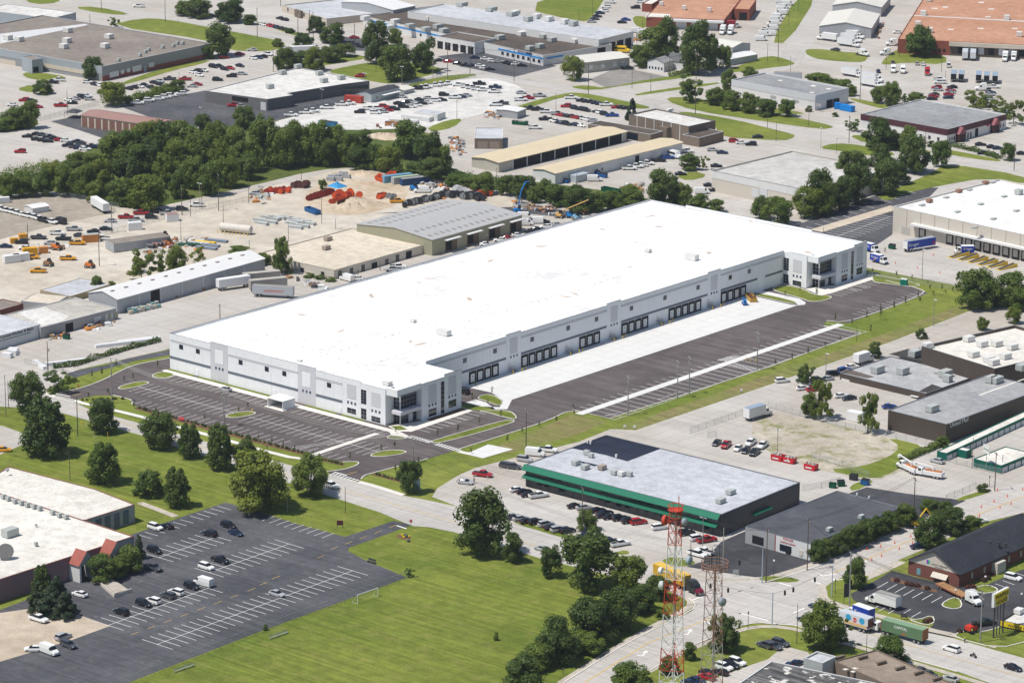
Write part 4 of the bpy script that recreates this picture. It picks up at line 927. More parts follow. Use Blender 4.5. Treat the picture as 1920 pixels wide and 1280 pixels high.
# 8 grey hall with docks behind the white warehouse, grocery depot
b=Bld('warehouse_unit','beige precast hall with pale grey roof half hidden by tall trees',(t21(1500,0),(1513,357),(1487,284)),Mp_beige,roofm('dull_grey_roof',(.46,.445,.42),(.52,.505,.475),(.42,.40,.37)),h=8.0,par=.4,cap=Mcap,shape='LKB')
L=b.ed(3)[3];b.rect(3,0,L,5.2,7.9,Mp_white,'upper_band',.1)
for x in(1800,1862):b.pr(3,t21(x,130),t21(x+52,205),Mwdoor,'dock_door',.15)
b=Bld('distribution_centre','large beige grocery depot with white roof, skylights and row of dock doors',(t31(940,268),(2110,481),t31(1640,45)),Mp_beige,Mroof,base=None,h=9.6,par=.5,cap=Mcaplt,shape='LKB')
L=b.ed(3)[3];b.ribs(3,16,mat('precast_joint',(.30,.26,.21),.9,.05),.16,.05,name='panel_joint')
b.pr(3,t31(1003,418),t31(1062,500),mat('grey_roll_door',(.42,.40,.37),.7,.05),'drive_in_door');a0=b.on(3,t31(1090,440))[0]
b.rect(3,a0,L,4.6,5.3,Mp_white,'dock_canopy',2.2)
for x in(1130,1338,1408,1480,1548,1618,1690,1762,1835,1905,1985,2060):
 s0=b.on(3,t31(x,560))[0];d=b.rect(3,s0,s0+3.0,.1,4.2,Mseal,'dock_door',.25);b.rect(3,s0+.5,s0+2.5,1.0,3.6,mat('beige_dock_leaf',(.46,.43,.38),.7,.05),'door_leaf',.28,d)
for x,y in((1155,262),(1335,205),(1510,148),(1685,92),(1420,313),(1595,255),(1770,197),(1690,365),(1862,305),(1555,430)):b.unit(*t31(x,y),2.6,1.6,.5,Mac)
for x,y in((1210,240),(1433,165),(1630,103)):b.unit(*t31(x,y),2.2,1.6,1.3,mat('rust_unit',(.30,.16,.11),.8,.2))
b.unit(*t31(1880,180),2.4,2.4,2)
# 9 buff-roofed sheds and station
b=Bld('carport','long buff metal roofed truck shelter open along one side',(t10(1620,1178),t10(1822,1220),t20(860,988)),Mv_cream,Mr_yel,base=t10(1822,1296),gable='R',rise=.7,over=.5)
L=b.ed(0)[3];b.rect(0,8,L-3,0,b.h-.35,Mp_dk,'open_bay',.04)
for k in range(9):b.rect(0,8+(L-11)*k/8-.15,8+(L-11)*k/8+.15,0,b.h,Mfr,'post',.3)
b=Bld('shed','long buff metal roofed shed with white walls beside parked vans',(t21(105,0),t21(325,22),t20(1278,1070)),Mp_white,Mr_yel,base=t21(325,106),gable='R',rise=.7,over=.4)
L=b.ed(0)[3];b.rect(0,L*.62,L*.65,0,3.6,Mp_dk,'bay_opening');b.rect(0,L*.42,L*.45,0,3.2,Mp_white,'roll_door');b.rect(0,L*.1,L*.2,0,2.8,mat('steel_awning',(.4,.45,.48),.5,.05),'lean_to',4)
b.row(0,L*.3,L*.38,2,1.1,1,2.2,Mfr,Mgl)
b=Bld('workshop','brown brick workshop with two roll doors and metal roof',(t10(1640,1030),t10(1850,1040),t10(1852,960)),Mk_brn,Mr_grey,base=t10(1850,1118),par=.2,cap=Mcaplt)
for x in(1662,1752):b.pr(3,t10(x,1062),t10(x+75,1112),mat('tan_roll_door',(.30,.24,.19),.7,.05),'roll_door')
b=Bld('station','two storey grey brown station block with pale roof by curved road',(t20(910,852),t20(1325,950),t20(1527,905)),Mk_brn,Mr_white,base=t20(1325,1070),par=.5,cap=Mcap)
L=b.ed(3)[3];b.ribs(3,7,Mp_white,.3,.1,name='pilaster')
for x,y in((1180,830),(880,918)):pass
b.unit(*t20(1180,838),3,1.6,1.2,Mwu)
b=Bld('station','low brown wing with dark roof beside the grey station block',(t20(1255,1018),t20(1405,1035),t20(1588,988)),Mk_brn,Mr_dkbr,base=t20(1405,1105),par=.2,cap=Mcaplt)
b=Bld('station','stepped brown brick entry tower of the grey station block',(t20(1040,945),t20(1160,960),t20(1245,945)),Mk_brn,Mr_brown,base=t20(1160,1050),par=.4)
b=Bld('station','low dark roofed link between the truck shelter and station',(t20(608,920),t20(1040,1010),t20(1130,985)),Mk_brn,Mr_dkbr,h=3.6,par=.2,cap=Mcaplt)
b.rect(3,b.ed(3)[3]*.62,b.ed(3)[3]*.8,.2,3.0,Mgl,'glazed_front')
# 10 tan workshops behind the warehouse
b=Bld('workshop','tan flat roofed workshop in front of the gravel yard',(t11(135,590),t11(585,748),t11(1277,553)),Mp_beige,Mr_tan,base=t11(588,815),par=.15,cap=mat('tan_coping',(.3,.27,.2),.8,.1))
for x,y in((715,755),(802,730),(980,688),(1060,655),(628,775)):b.pr(0,t11(x-12,y-22),t11(x+14,y+22),Mgl,'window')
b.pr(0,t11(868,695),t11(905,760),Mp_dk,'dock_opening',.3);b.pr(0,t11(1125,610),t11(1165,680),Mp_dk,'bay_opening',.2)
for x,y in((347,745),(500,775)):b.pr(3,t11(x-12,y-20),t11(x+12,y+20),Mgl,'window')
for x,y in((540,525),(527,592),(910,480),(860,462)):b.unit(*t11(x,y),2.8,1.8,1.5,mat('rusty_unit',(.36,.30,.25),.8,.25))
b=Bld('workshop','olive tan metal workshop with low gabled grey roof and skylights',(t11(740,405),t11(1322,520),t21(75,332)),Mv_tan,Mr_metal,base=t11(1322,640),gable='R',rise=1.6)
L=b.ed(0)[3]
for k in range(4):
 c=L*(.14+.24*k);d=b.rect(0,c,c+6.5,0,4.4,mat('dock_brick',(.16,.12,.09),.9,.2),'dock_bay',.05);b.rect(0,c+.5,c+3.5,.6,4,Mp_dk,'dock_opening',.08,d);b.rect(0,c-.8,c+7,4.5,4.8,Mr_wmet,'awning',1.8)
y1=b.p[2][1]
for k in range(14):
 for yy in(.1,.28,.72,.9):
  fx=L*(.05+.065*k);z=b.h+1.6*(1-abs(yy-.5)*2);dz=1.6/(y1/2)*.9*(1 if yy<.5 else-1)
  MB().hexa([(fx,y1*yy-.9,z-dz+.15),(fx+1.0,y1*yy-.9,z-dz+.15),(fx+1.0,y1*yy+.9,z+dz+.15),(fx,y1*yy+.9,z+dz+.15)],[(fx,y1*yy-.9,z-dz+.2),(fx+1.0,y1*yy-.9,z-dz+.2),(fx+1.0,y1*yy+.9,z+dz+.2),(fx,y1*yy+.9,z+dz+.2)]).build('skylight',mat('dull_skylight',(.24,.21,.20),.6,.1),b.o)
b=Bld('shed','long light grey shed with white gabled roof beside paved yard',(t01(672,912),t01(880,966),t11(66,660)),Mv_lgrey,Mr_wmet,base=t01(880,1076),gable='R',rise=1.7)
b.pr(0,t01(1130,905),t01(1198,990),Mp_dk,'bay_opening',.1);L=b.ed(0)[3];b.ribs(0,7,Mfr,.2,.06,name='downpipe')
for k in range(11):fx=L*(.03+k*.088);y1=b.p[2][1];MB().box(fx,fx+1.6,y1*.36,y1*.42,b.h+1.45,b.h+1.6).build('skylight',mat('dull_skylight',(.24,.21,.20),.6,.1),b.o)
b=Bld('workshop','grey block workshop with stained pale roof and roll doors',(t01(85,1068),t01(305,1176),t01(870,1030)),Mp_grey,roofm('stained_tan_roof',(.42,.395,.35),(.52,.49,.44),(.25,.23,.20),(.58,.75)),base=t01(308,1262),par=.2,cap=Mcaplt)
for x,y in((705,1100),(790,1075)):b.pr(0,t01(x,y),t01(x+55,y+62),Mwdoor,'roll_door')
b.pr(0,t01(490,1150),t01(550,1225),Mp_dk,'bay_opening');b.row(0,28,34,2,1.6,.6,2.6,Mp_grey,Mv_tan)
b.patch([t01(120,1060),t01(330,1020),t01(520,1090),t01(470,1125),t01(320,1160)],Mr_white)
b=Bld('workshop','white fronted workshop with script lettering at the picture edge',((-140,612),(-60,646),t01(300,1152)),Mv_white,Mr_grey,base=(-60,672),par=.2,cap=Mcaplt)
s0,z0=b.on(0,t01(0,1262));sign(b,0,s0,z0,'Custom Kitchen & Bath',1.5,mat('black_letters',(.01,.012,.02),.6,0));b.rect(0,s0-1,s0+13.5,z0-.75,z0-.55,Mp_dgreen,'sign_underline')
b=Bld('shed','tan flat roofed shed behind the grey workshop',(t01(310,892),t01(530,942),t01(830,850)),mat('olive_siding',(.33,.27,.16),.7,.1,.4),Mr_grey,base=t01(530,990),par=.1)
b=Bld('shed','small shed with rusty corrugated wall behind grey workshop',(t01(195,955),t01(400,1000),t01(510,940)),Mp_grey,Mr_tan,h=3.4,par=.1)
b=Bld('shed','brown roofed low block at the picture edge behind workshops',(t01(-120,1000),t01(0,1045),t01(175,995)),Mk_dk,Mr_brown,h=4,par=.2)
b=Bld('storage_building','white storage cabin pair beside the row of white pickups',(t01(180,262),t01(245,285),t01(368,265)),Mp_white,Mr_wmet,base=t01(245,325),gable='R',rise=.5)
# office trailers and shed on the white gravel lot
b=Bld('site_office','pale grey site office with dark roof and porch',(t10(775,690),t10(865,705),t10(1075,655)),mat('pale_teal_siding',(.40,.45,.45),.7,.08,.4),mat('charcoal_shingle',(.05,.053,.06),.9,.1,1),base=t10(865,772),gable='R',rise=.7)
b.rect(0,6,17,2.4,2.6,Mp_white,'porch_roof',2.4);b.row(0,2,5.5,1,1.2,1,2.2,Mfr,Mgl)
b=Bld('shed','tan roofed shed beside the pale grey site office',(t10(1030,655),t10(1110,680),t10(1188,662)),Mp_grey,Mr_wmet2,base=t10(1110,712),gable='R',rise=.6)
for L_,K_,R_2,hb,lab in(((1028,868),(1210,905),(1222,895),930,'white storage container nearest the woods on the gravel lot'),((1120,850),(1300,885),(1335,870),918,'white storage container second on the gravel lot'),((1200,835),(1360,860),(1422,838),910,'grey flat roofed cabin on the gravel lot')):
 b=Bld('storage_container',lab,(t10(*L_),t10(*K_),t10(*R_2)),Mp_white,Mr_grey if R_2[0]>1400 else Mr_white,base=t10(K_[0],hb),par=.05,cat='container')
b=Bld('shelter','small pale roofed shelter beside stored machinery',(t20(-60,800),t20(40,840),t20(105,815)),Mp_grey,Mr_wmet,base=t20(40,895),gable='R',rise=.3)
# 11 green-awning building
b=Bld('shop_building','dark store with pale roof and two bright green metal awnings',(t22(100,922),(1353,964),(1500,904)),Mv_char,roofm('silver_coated_roof',(.44,.455,.485),(.49,.505,.535),(.40,.40,.40),(.72,.9)),base=(1353,1006),par=.1,cap=Mcap)
L=b.ed(3)[3];a,t,nn,_=b.ed(3)
def awning(bl,s0,s1,z0,z1,dep,m):
 a,t,nn,_=bl.ed(3);p=[a+t*s0,a+t*s1]
 MB().hexa([(*(p[0]+nn*dep),z0),(*(p[1]+nn*dep),z0),(*p[1],z1),(*p[0],z1)],[(*(p[0]+nn*dep),z0+.1),(*(p[1]+nn*dep),z0+.1),(*p[1],z1+.1),(*p[0],z1+.1)]).build('green_awning',m,bl.o)
awning(b,-.5,L-.3,b.h-1.35,b.h-.05,1.5,Mp_green);awning(b,-.3,L-.8,2.7,3.6,1.6,Mp_green)
b.rect(3,1,L-1,3.9,b.h-1.5,Mgl,'window_band',.06);b.rect(3,2,L-4,.2,2.6,Mgl,'window_band',.06);b.ribs(3,24,Mv_char,.25,.1,z1=b.h-1.5,name='mullion')
awn=b.rect(0,14,22,2.6,3.0,Mp_green,'side_awning',1.2)
b.patch([t22(450,800),t22(705,703),t22(1112,805),t22(865,898),t22(700,850)],Mr_navy,'dark_roof_patch');b.patch([t22(510,895),t22(645,925),t22(620,935),t22(500,905)],Mr_navy,'dark_roof_patch')
for x,y,sx,m in((478,925,3.2,0),(548,958,3.2,0),(675,960,3,1),(765,1000,1.8,0),(820,1008,2.4,2),(880,1010,1.6,0),(1640,1145,3.6,0),(1565,1210,3.8,0),(560,850,1.8,0),(590,870,1.4,0)):b.unit(*t22(x,y),sx*.72,1.7,1.35,(Mac,mat('rusty_unit',(.36,.30,.25),.8,.25),Mwu)[m])
for x,y in((590,775),(782,875),(568,768)):b.unit(*t22(x,y),.5,.5,1.2,Mwu)
# 12 charcoal-roofed repair shop
b=Bld('repair_shop','pale repair shop with charcoal roll roof and open garage bay',((1397,987),t33(320,238),t32(1000,1242)),Mp_white,Mr_asph,base=t33(320,362),par=.1,cap=Mcap)
L=b.ed(3)[3];q=b.on(3,t33(52,230))[0];b.rect(3,0,q,0,b.h-.05,Mp_grey,'grey_front',.08);b.rect(3,q,q+.2,0,b.h,mat('red_trim',(.35,.03,.03),.7,.05),'red_trim',.12)
b.pr(3,(1411,1002),(1432,1023),Mp_dk,'garage_bay',.12);b.pr(3,t33(90,235),t33(175,305),Mgl,'shop_window',.12);b.pr(3,t33(237,280),t33(262,330),Mp_beige,'window',.12);b.pr(3,t33(135,258),t33(170,318),Mp_dk,'door',.13)
s0,z0=b.on(3,t33(112,205));sign(b,3,s0,z0+.1,'TAYLOR',.9,mat('red_letters',(.5,.02,.02),.6,0));sign(b,3,s0-.8,z0-.8,'MUFFLER & BRAKE',.6,MATS['red_letters'])
for x,y in((460,145),(700,50)):b.unit(*t33(x,y),1.8,1.2,1.2)
for x,y in((668,1160),(758,1185)):b.unit(*t32(x,y),.4,.4,1.0,Mwu)
# 13 dark brown works
b=Bld('factory','long dark brown metal factory with grey roof and white lettering',(t32(897,517),t32(1340,622),(1960,727)),Mv_brn,roofm('long_grey_roof',(.30,.30,.305),(.36,.36,.36),(.27,.265,.26)),base=t32(1336,768),par=.1,cap=Mcap)
s0,z0=b.on(0,t32(1358,645));sign(b,0,s0+.3,z0-.1,'United Mail',2.0,mat('white_letters',(.8,.8,.8),.6,0))
for x,y in((1230,525),(1675,305),(1715,310),(1905,215)):b.unit(*t32(x,y),4,2.4,2.0)
b.patch([t32(1590,405),t32(1920,285),t32(1920,278),t32(1580,398)],Mr_offw,'roof_seam')
b=Bld('factory','dark brown metal wing with stained grey roof and pale sign',(t32(518,245),t32(1185,392),t32(1560,260)),Mv_brn,roofm('stained_grey_roof',(.36,.36,.365),(.45,.45,.45),(.14,.13,.125),(.62,.75)),base=t32(1182,440),par=.15,cap=Mcap)
b.pr(3,t32(552,275),t32(612,312),Mp_white,'sign_board',.15);b.pr(3,t32(990,425),t32(1018,462),Mp_dk,'door');b.pr(3,t32(1078,400),t32(1135,415),Mp_white,'canopy',1.2)
b.patch([t32(905,95),t32(1050,55),t32(1640,200),t32(1545,240),t32(1130,150)],mat('tarred_patch',(.05,.047,.045),.9,.5,.3))
b.patch([t32(530,230),t32(600,205),t32(800,265),t32(740,275)],mat('brown_roof_strip',(.12,.10,.085),.9,.3,.4));b.patch([t32(1130,375),t32(1230,320),t32(1320,350),t32(1200,385)],MATS['tarred_patch'])
for x,y,sx in((820,235,4),(1010,245,3.6),(1330,265,4.2),(1100,115,3.8),(1170,95,2.6),(1345,302,2)):b.unit(*t32(x,y),sx,2.6,2.2)
b=Bld('factory','brown parapet block with cream roof and many rooftop units',(t32(1045,60),t32(1700,205),(2040,650)),Mv_brn,Mr_offw,h=7.5,par=.9,cap=Mcap)
for x,y in((1195,50),(1605,38),(1715,35),(1830,60),(1540,115),(1780,130),(1655,155),(1505,0),(1690,175)):b.unit(*t32(x,y),3.2,2.4,1.8,Mwu)
# 14 green self storage rows
for n,(L_,K_,R_2,hb,lab)in enumerate((((1270,823),(1342,840),(1990,540),895,'dark green self storage row nearer the brown factory'),((1537,882),(1752,932),(1990,838),990,'dark green self storage row with stepped front by the road'))):
 b=Bld('storage_row',lab,(t32(*L_),t32(*K_),t32(*R_2)),Mp_dgreen,Mr_offw,base=t32(K_[0],hb),par=.1,cap=Mp_dgreen)
 L=b.ed(0)[3]
 for k in range(int(L/3.3)):b.rect(0,.4+k*3.3,3.1+k*3.3,0,b.h-.7,Mwdoor,'roll_door',.06)
b=Bld('storage_row','green end block joined to the nearer self storage row',(t32(1420,805),t32(1490,822),t32(1530,806)),Mp_dgreen,Mr_offw,base=t32(1490,880),par=.1)
# 15 gabled brick office
b=Bld('brick_office','red brick office with steep dark shingle roof and beige gable',(t33(1065,348),t33(1436,455),(1960,1003)),Mk_dk,Mr_shing,base=t33(1436,566),gable='R',rise=4.2,over=.7)
L=b.ed(3)[3];a,t,nn,_=b.ed(3);hh=b.h
MB().face([(*(a+nn*.06+t*.05),hh-.35),(*(a+nn*.06+t*(L-.05)),hh-.35),(*(a+nn*.06+t*(L-.05)),hh),(*(a+nn*.06+t*L/2),hh+4.1),(*(a+nn*.06+t*.05),hh)]).build('gable_front',Mp_beige,b.o)
s0,z0=b.on(3,t33(1185,385));sign(b,3,L*.46,hh+.35,'Larry M. McDonald',.62,MATS['black_letters']);sign(b,3,L*.52,hh-.15,'Center of Excellence',.32,MATS['black_letters'])
for dx,c in((0,(.25,.03,.5)),(.45,(.0,.45,.25))):b.rect(3,L*.36+dx,L*.36+dx+.5,hh+.3,hh+1.3,mat('logo_%d'%int(dx*10),c,.5,0),'logo_bar',.1)
b.pr(3,t33(1117,415),t33(1143,470),mat('teal_window',(.16,.35,.38),.2,0),'window');b.pr(3,t33(1240,470),t33(1325,512),MATS['teal_window'],'window');s1=b.on(3,t33(1240,470));awning(b,s1[0]-.2,s1[0]+4.6,s1[1]-.2,s1[1]+.9,1.1,Mp_beige)
b.row(0,3,b.ed(0)[3]-3,6,1.0,1.0,2.8,Mk_dk,mat('pale_blind',(.4,.38,.36),.6,.05));b.rect(0,15,19,0,3.0,Mp_beige,'porch',1.8)
for x,y in((1660,235),(1730,240),(1780,250)):
 q=b.M.inverted()@G(*t33(x,y),hh+2);MB().box(-.3,.3,-.3,.3,0,1.4).build('roof_vent',Mrail,b.o,loc=(q.x,q.y,hh+1.3))
 # 16 diner with yellow sign band
b=Bld('diner','low diner with white roof and yellow lettered sign band',(t33(1758,800),t33(1935,850),(1990,1130)),mat('diner_dark_wall',(.05,.045,.045),.7,.1,.5),Mr_white,base=t33(1935,905),par=.5)
b.rect(3,0,b.ed(3)[3],b.h-1.4,b.h-.1,mat('sign_yellow',(.78,.56,.02),.5,.04),'sign_band',.15);s0=b.on(3,t33(1800,805))[0];sign(b,3,s0,b.h-1.2,'WAFFLE HOUSE',1.1,MATS['black_letters'],.18);b.unit(*t33(1880,760),2.4,1.8,1.4,Mwu)
# 17 bottom flat roofs
b=Bld('office_block','low office with tan gravel roof and stubby parapet blocks',(t33(430,1130),t33(1180,1420),t33(1500,1330)),Mk_brn,roofm('tan_gravel_roof',(.24,.19,.15),(.30,.245,.195),(.36,.30,.25),(.66,.85)),h=5,par=.3)
for x,y in((540,1085),(710,1085),(850,1125),(990,1165),(1130,1200),(1270,1245)):b.unit(*t33(x,y+14),2.8,.7,.8,Mk_brn)
for x,y in((580,1175),(650,1168),(640,1192)):b.patch([t33(x-25,y),t33(x,y-8),t33(x+28,y),t33(x,y+8)],Mr_offw)
b=Bld('office_block','flat roofed building with streaked dark and white membrane',(t33(-260,1310),t33(520,1540),t33(860,1290)),Mp_grey,ground_mat('streaked_membrane',(.10,.10,.10),(.14,.135,.13),(.1,.4,2),c3=(.6,.58,.54),streak=(0,1.1,.05,.5),c3amt=(.56,.6)),h=5,par=.2,cap=Mcaplt)
b=Bld('skylight_box','pale grey square roof box on the streaked roof building',(t33(260,1095),t33(410,1130),t33(510,1080)),Mac,Mr_grey,h=5.8,par=.4,cap=Mcaplt)
# 18 bottom-left broadcasting office
Mmauve=mat('mauve_stucco',(.21,.135,.15),.85,.1,.25)
b=Bld('office_building','large low building with cream white roof and mauve walls',((-420,975),(-60,1105),t03(1002,180)),Mmauve,Mr_offw,base=(-60,1148),par=.15,cap=mat('rust_coping',(.25,.10,.07),.7,.1))
L=b.ed(0)[3];q0=b.on(0,t03(875,330))[0];b.rect(0,q0,L,0,b.h-.1,Mp_grey,'grey_end_wall',.05)
for px,py in((645,455),(870,370)):
 c=b.on(0,t03(px-70,py+130))[0];a,t,nn,_=b.ed(0)
 for sgn in(-2.3,2.1):b.rect(0,c+sgn,c+sgn+.6,0,4.6,Mp_white,'porch_pier',4.0)
 b.rect(0,c-1.7,c+2.1,0,4.3,Mgl,'entrance_glass',.3)
 q=[a+t*(c-2.7)+nn*4.2,a+t*(c+3.0)+nn*4.2,a+t*(c+3.0),a+t*(c-2.7)];m0,m1=(q[0]+q[1])/2,(q[2]+q[3])/2
 MB().face([(*q[0],4.6),(*m0,8),(*m1,8),(*q[3],4.6)]).face([(*m0,8),(*q[1],4.6),(*q[2],4.6),(*m1,8)]).build('porch_roof',Mredroof,b.o);MB().face([(*q[0],4.6),(*q[1],4.6),(*m0,8)]).build('porch_gable',Mp_grey,b.o)
for x,y in((25,1180),(62,1195),(112,1215),(160,1228),(205,1243),(255,1255),(298,1268)):b.unit(*t02(x,y),1.1,1.1,1.3,Mac)
for x,y in((395,20),(445,40),(495,52)):b.unit(*t03(x,y),1.1,1.1,1.3,Mac)
b.unit(*t03(75,180),4,2.6,2.2);b.unit(*t03(270,110),.5,.5,.9);b.unit(*t03(270,255),.8,.8,1.2);b.unit(*t02(55,975),.8,.8,.8)
b2=Bld('office_building','lower wing with white roof and tall recessed windows',(t02(65,938),t02(1010,1222),(330,918)),Mp_grey,Mr_offw,h=5.2,par=.15,cap=MATS['rust_coping'])if False else Bld('office_building','lower wing with white roof and tall recessed windows',[t03(650,55),t02(1010,1222),t02(710,1105),t02(65,938),(-60,920),(-60,1000)],Mp_grey,Mr_offw,h=5.0,par=.15,cap=MATS['rust_coping'],shape='poly')
L=b2.ed(0)[3]
for k in range(4):b2.rect(0,L*(.18+.19*k),L*(.30+.19*k),.3,4.2,mat('blue_tall_glass',(.10,.13,.18),.15,0),'tall_window',.05)
dq=b.M.inverted()@G(*t03(45,340),b.roof_z);ds=thing('satellite_dish','large mesh satellite dish on the cream white roof','satellite dish',G(*t03(45,345),b.roof_z))
mb=MB();n=16;prof=[(.05,0),(.8,.1),(1.6,.38),(2.2,.8)]
mb.lathe((0,0,0),prof,n);dsh=mb.build('dish',clear_mesh('dish_mesh',(.10,.10,.10),.8),ds,loc=(0,0,1.6));dsh.rotation_euler=(R_(55),0,R_(40))
mb=MB().tube((0,0,0),(0,0,1.8),.12,6);mb.tube((0,0,1.7),(.9,-.9,2.7),.05,4);mb.build('mount',Mstl,ds)
# ramp wall by the entrance
rw=[t03(700,500),t03(860,640),t03(985,595)]
rp=thing('ramp','beige walled access ramp in front of the mauve building','ramp',G(*t03(830,570)))
ribbon('ramp_wall',[tuple((G(*p)-rp.location)[:2])for p in rw],.3,Mp_beige,0,.9,rp);MB().flat([tuple((G(*p)-rp.location)[:2])for p in(t03(720,500),t03(860,622),t03(960,590),t03(800,480))],.5).build('ramp_floor',M_walk2,rp)
# ================================================================= vehicles
PAINT={}
for k,nm,c in(('w','white',(.78,.78,.76)),('k','black',(.012,.014,.02)),('n','navy blue',(.012,.028,.075)),('g','silver',(.40,.41,.42)),('d','dark grey',(.06,.065,.075)),('r','red',(.38,.012,.018)),('b','blue',(.01,.06,.28)),('y','orange yellow',(.72,.33,.01)),('t','beige',(.42,.36,.28))):
 PAINT[k]=(nm,mat('car_paint_'+nm.replace(' ','_'),c,.28,0,spec=.55))
Mtyre=mat('tyre_rubber',(.012,.012,.013),.9,0);Mrim=mat('wheel_rim',(.42,.43,.44),.35,0,metal=.6);Mcg=mat('car_glass',(.01,.013,.018),.07,0,spec=.7)
Mhl=mat('headlamp',(.7,.72,.75),.15,0,spec=.6);Mtl=mat('tail_lamp',(.35,.01,.01),.25,0);Mbed=mat('truck_bed',(.03,.03,.032),.8,.1,2);Mblk=mat('black_plastic',(.02,.02,.022),.7,0)
def loft(mb,secs):
 """secs: (x, z bottom, z top, half width bottom, half width top)"""
 i0=len(mb.v)
 for x,zb,zt,wb,wt in secs:
  zm=zb+(zt-zb)*.55
  mb.v+=[(x,-wb,zb),(x,-max(wb,wt),zm),(x,-wt,zt),(x,wt,zt),(x,max(wb,wt),zm),(x,wb,zb)]
 for k in range(len(secs)-1):
  a=i0+6*k;b=a+6
  for j in range(6):n=(j+1)%6;mb.f.append((a+j,b+j,b+n,a+n)[::-1]);mb.m.append(mb.cur)
 mb.f.append(tuple(range(i0,i0+6))[::-1]);mb.m.append(mb.cur)
 e=i0+6*(len(secs)-1);mb.f.append(tuple(range(e,e+6)));mb.m.append(mb.cur)
CARS={'S':dict(L=4.7,body=[(-2.36,.45,.78,.70,.64),(-2.2,.3,.97,.86,.76),(-1.3,.24,1.0,.9,.8),(0,.24,.97,.9,.8),(1.0,.24,.93,.9,.8),(1.9,.27,.82,.87,.74),(2.25,.33,.7,.78,.64),(2.36,.42,.6,.66,.56)],glass=[(-1.85,.97,1.0,.74,.72),(-1.1,.97,1.39,.79,.6),(.15,.95,1.41,.79,.6),(1.1,.92,.95,.76,.74)],roof=[(-1.2,1.36,1.39,.6,.57),(-.95,1.39,1.46,.61,.54),(0,1.41,1.47,.61,.54),(.25,1.37,1.4,.6,.57)],wh=(1.42,-1.38,.79,.33)),'U':dict(L=4.8,body=[(-2.4,.5,.95,.78,.72),(-2.3,.32,1.12,.92,.84),(-1.3,.28,1.12,.95,.86),(1.0,.28,1.08,.95,.86),(1.9,.3,.98,.92,.8),(2.3,.38,.84,.82,.7),(2.4,.46,.7,.7,.6)],glass=[(-2.28,1.1,1.15,.8,.78),(-2.0,1.1,1.66,.84,.68),(.2,1.08,1.68,.84,.68),(1.15,1.05,1.1,.8,.78)],roof=[(-2.1,1.62,1.66,.68,.64),(-1.9,1.66,1.74,.69,.62),(.05,1.68,1.76,.69,.62),(.35,1.62,1.66,.67,.62)],wh=(1.45,-1.42,.83,.37)),'P':dict(L=5.8,body=[(-2.9,.55,1.12,.9,.88),(-2.85,.42,1.16,.95,.9),(-.9,.4,1.16,.97,.9),(1.2,.4,1.14,.97,.9),(2.3,.42,1.1,.95,.86),(2.8,.48,.98,.88,.78),(2.9,.55,.85,.8,.7)],glass=[(-.85,1.15,1.2,.84,.82),(-.6,1.15,1.78,.86,.7),(.6,1.14,1.8,.86,.7),(1.4,1.12,1.17,.82,.8)],roof=[(-.72,1.74,1.78,.7,.66),(-.5,1.78,1.87,.71,.64),(.5,1.8,1.88,.71,.64),(.75,1.74,1.78,.69,.64)],wh=(1.85,-1.75,.85,.40),bed=(-2.8,-.95)),'V':dict(L=5.8,body=[(-2.9,.5,2.2,.95,.84),(-2.85,.38,2.32,.98,.86),(1.2,.36,2.34,.98,.86),(1.75,.36,1.5,.97,.86),(2.5,.4,1.2,.93,.8),(2.85,.48,1.0,.85,.7),(2.9,.55,.85,.75,.66)],glass=[(1.0,1.48,2.1,.975,.87),(1.3,1.46,2.2,.975,.84),(1.85,1.45,1.5,.9,.86)],roof=[(-2.8,2.3,2.34,.84,.8),(-2.6,2.34,2.42,.85,.78),(1.0,2.36,2.44,.85,.78),(1.25,2.28,2.34,.82,.78)],wh=(1.9,-1.75,.86,.38)),}
_w=MB();_w.lathe((0,-.11,0),[(.8,0),(1.0,.03),(1.0,.19),(.8,.22)],12,'y');_w.cur=1;_w.lathe((0,-.125,0),[(.02,0),(.62,.01),(.62,.24),(.02,.25)],8,'y');WHEEL=_w.mesh('wheel');WHEEL.materials.append(Mtyre);WHEEL.materials.append(Mrim)
def _slot(o,m):
 o.material_slots[0].link='OBJECT';o.material_slots[0].material=m
for k,d in CARS.items():
 L=d['L']/2
 mb=MB();loft(mb,d['body']);d['mb']=mb.mesh('body');d['mb'].materials.append(None)
 mb=MB();loft(mb,d['glass']);d['mg']=mb.mesh('windows');d['mg'].materials.append(Mcg)
 mb=MB();loft(mb,d['roof']);d['mr']=mb.mesh('roof_panel');d['mr'].materials.append(None)
 hz=d['body'][-2][2];d['mh']=MB().box(-.1,.03,-.2,.2,-.09,.06).mesh('headlight');d['mh'].materials.append(Mhl)
 d['mt']=MB().box(-.03,.08,-.13,.13,-.14,.14).mesh('tail_light');d['mt'].materials.append(Mtl);d['hz']=hz
 if 'bed' in d:d['me']=MB().box(d['bed'][0],d['bed'][1],-.76,.76,1.0,1.175).mesh('load_bed');d['me'].materials.append(Mbed)
 # one-mesh version for cars too small to show parts
 mb=MB();loft(mb,d['body']);loft(mb,d['roof']);mb.cur=1;loft(mb,d['glass']);mb.cur=2
 if 'bed' in d:mb.box(d['bed'][0],d['bed'][1],-.76,.76,1.0,1.175)
 xf,xr,wy_,r=d['wh']
 for x in(xf,xr):
  for s in(-1,1):mb.lathe((x,s*wy_-.11,r),[(r,0),(r,.22)],10,'y')
 mb.cur=3
 for s in(-1,1):mb.box(L-.16,L-.02,s*.58-.18,s*.58+.18,hz-.12,hz+.02)
 mb.cur=4
 for s in(-1,1):mb.box(-L-.01,-L+.1,s*.7-.12,s*.7+.12,.8,1.02)
 d['far']=mb.mesh('car');[d['far'].materials.append(m)for m in(None,Mcg,Mtyre,Mhl,Mtl)]
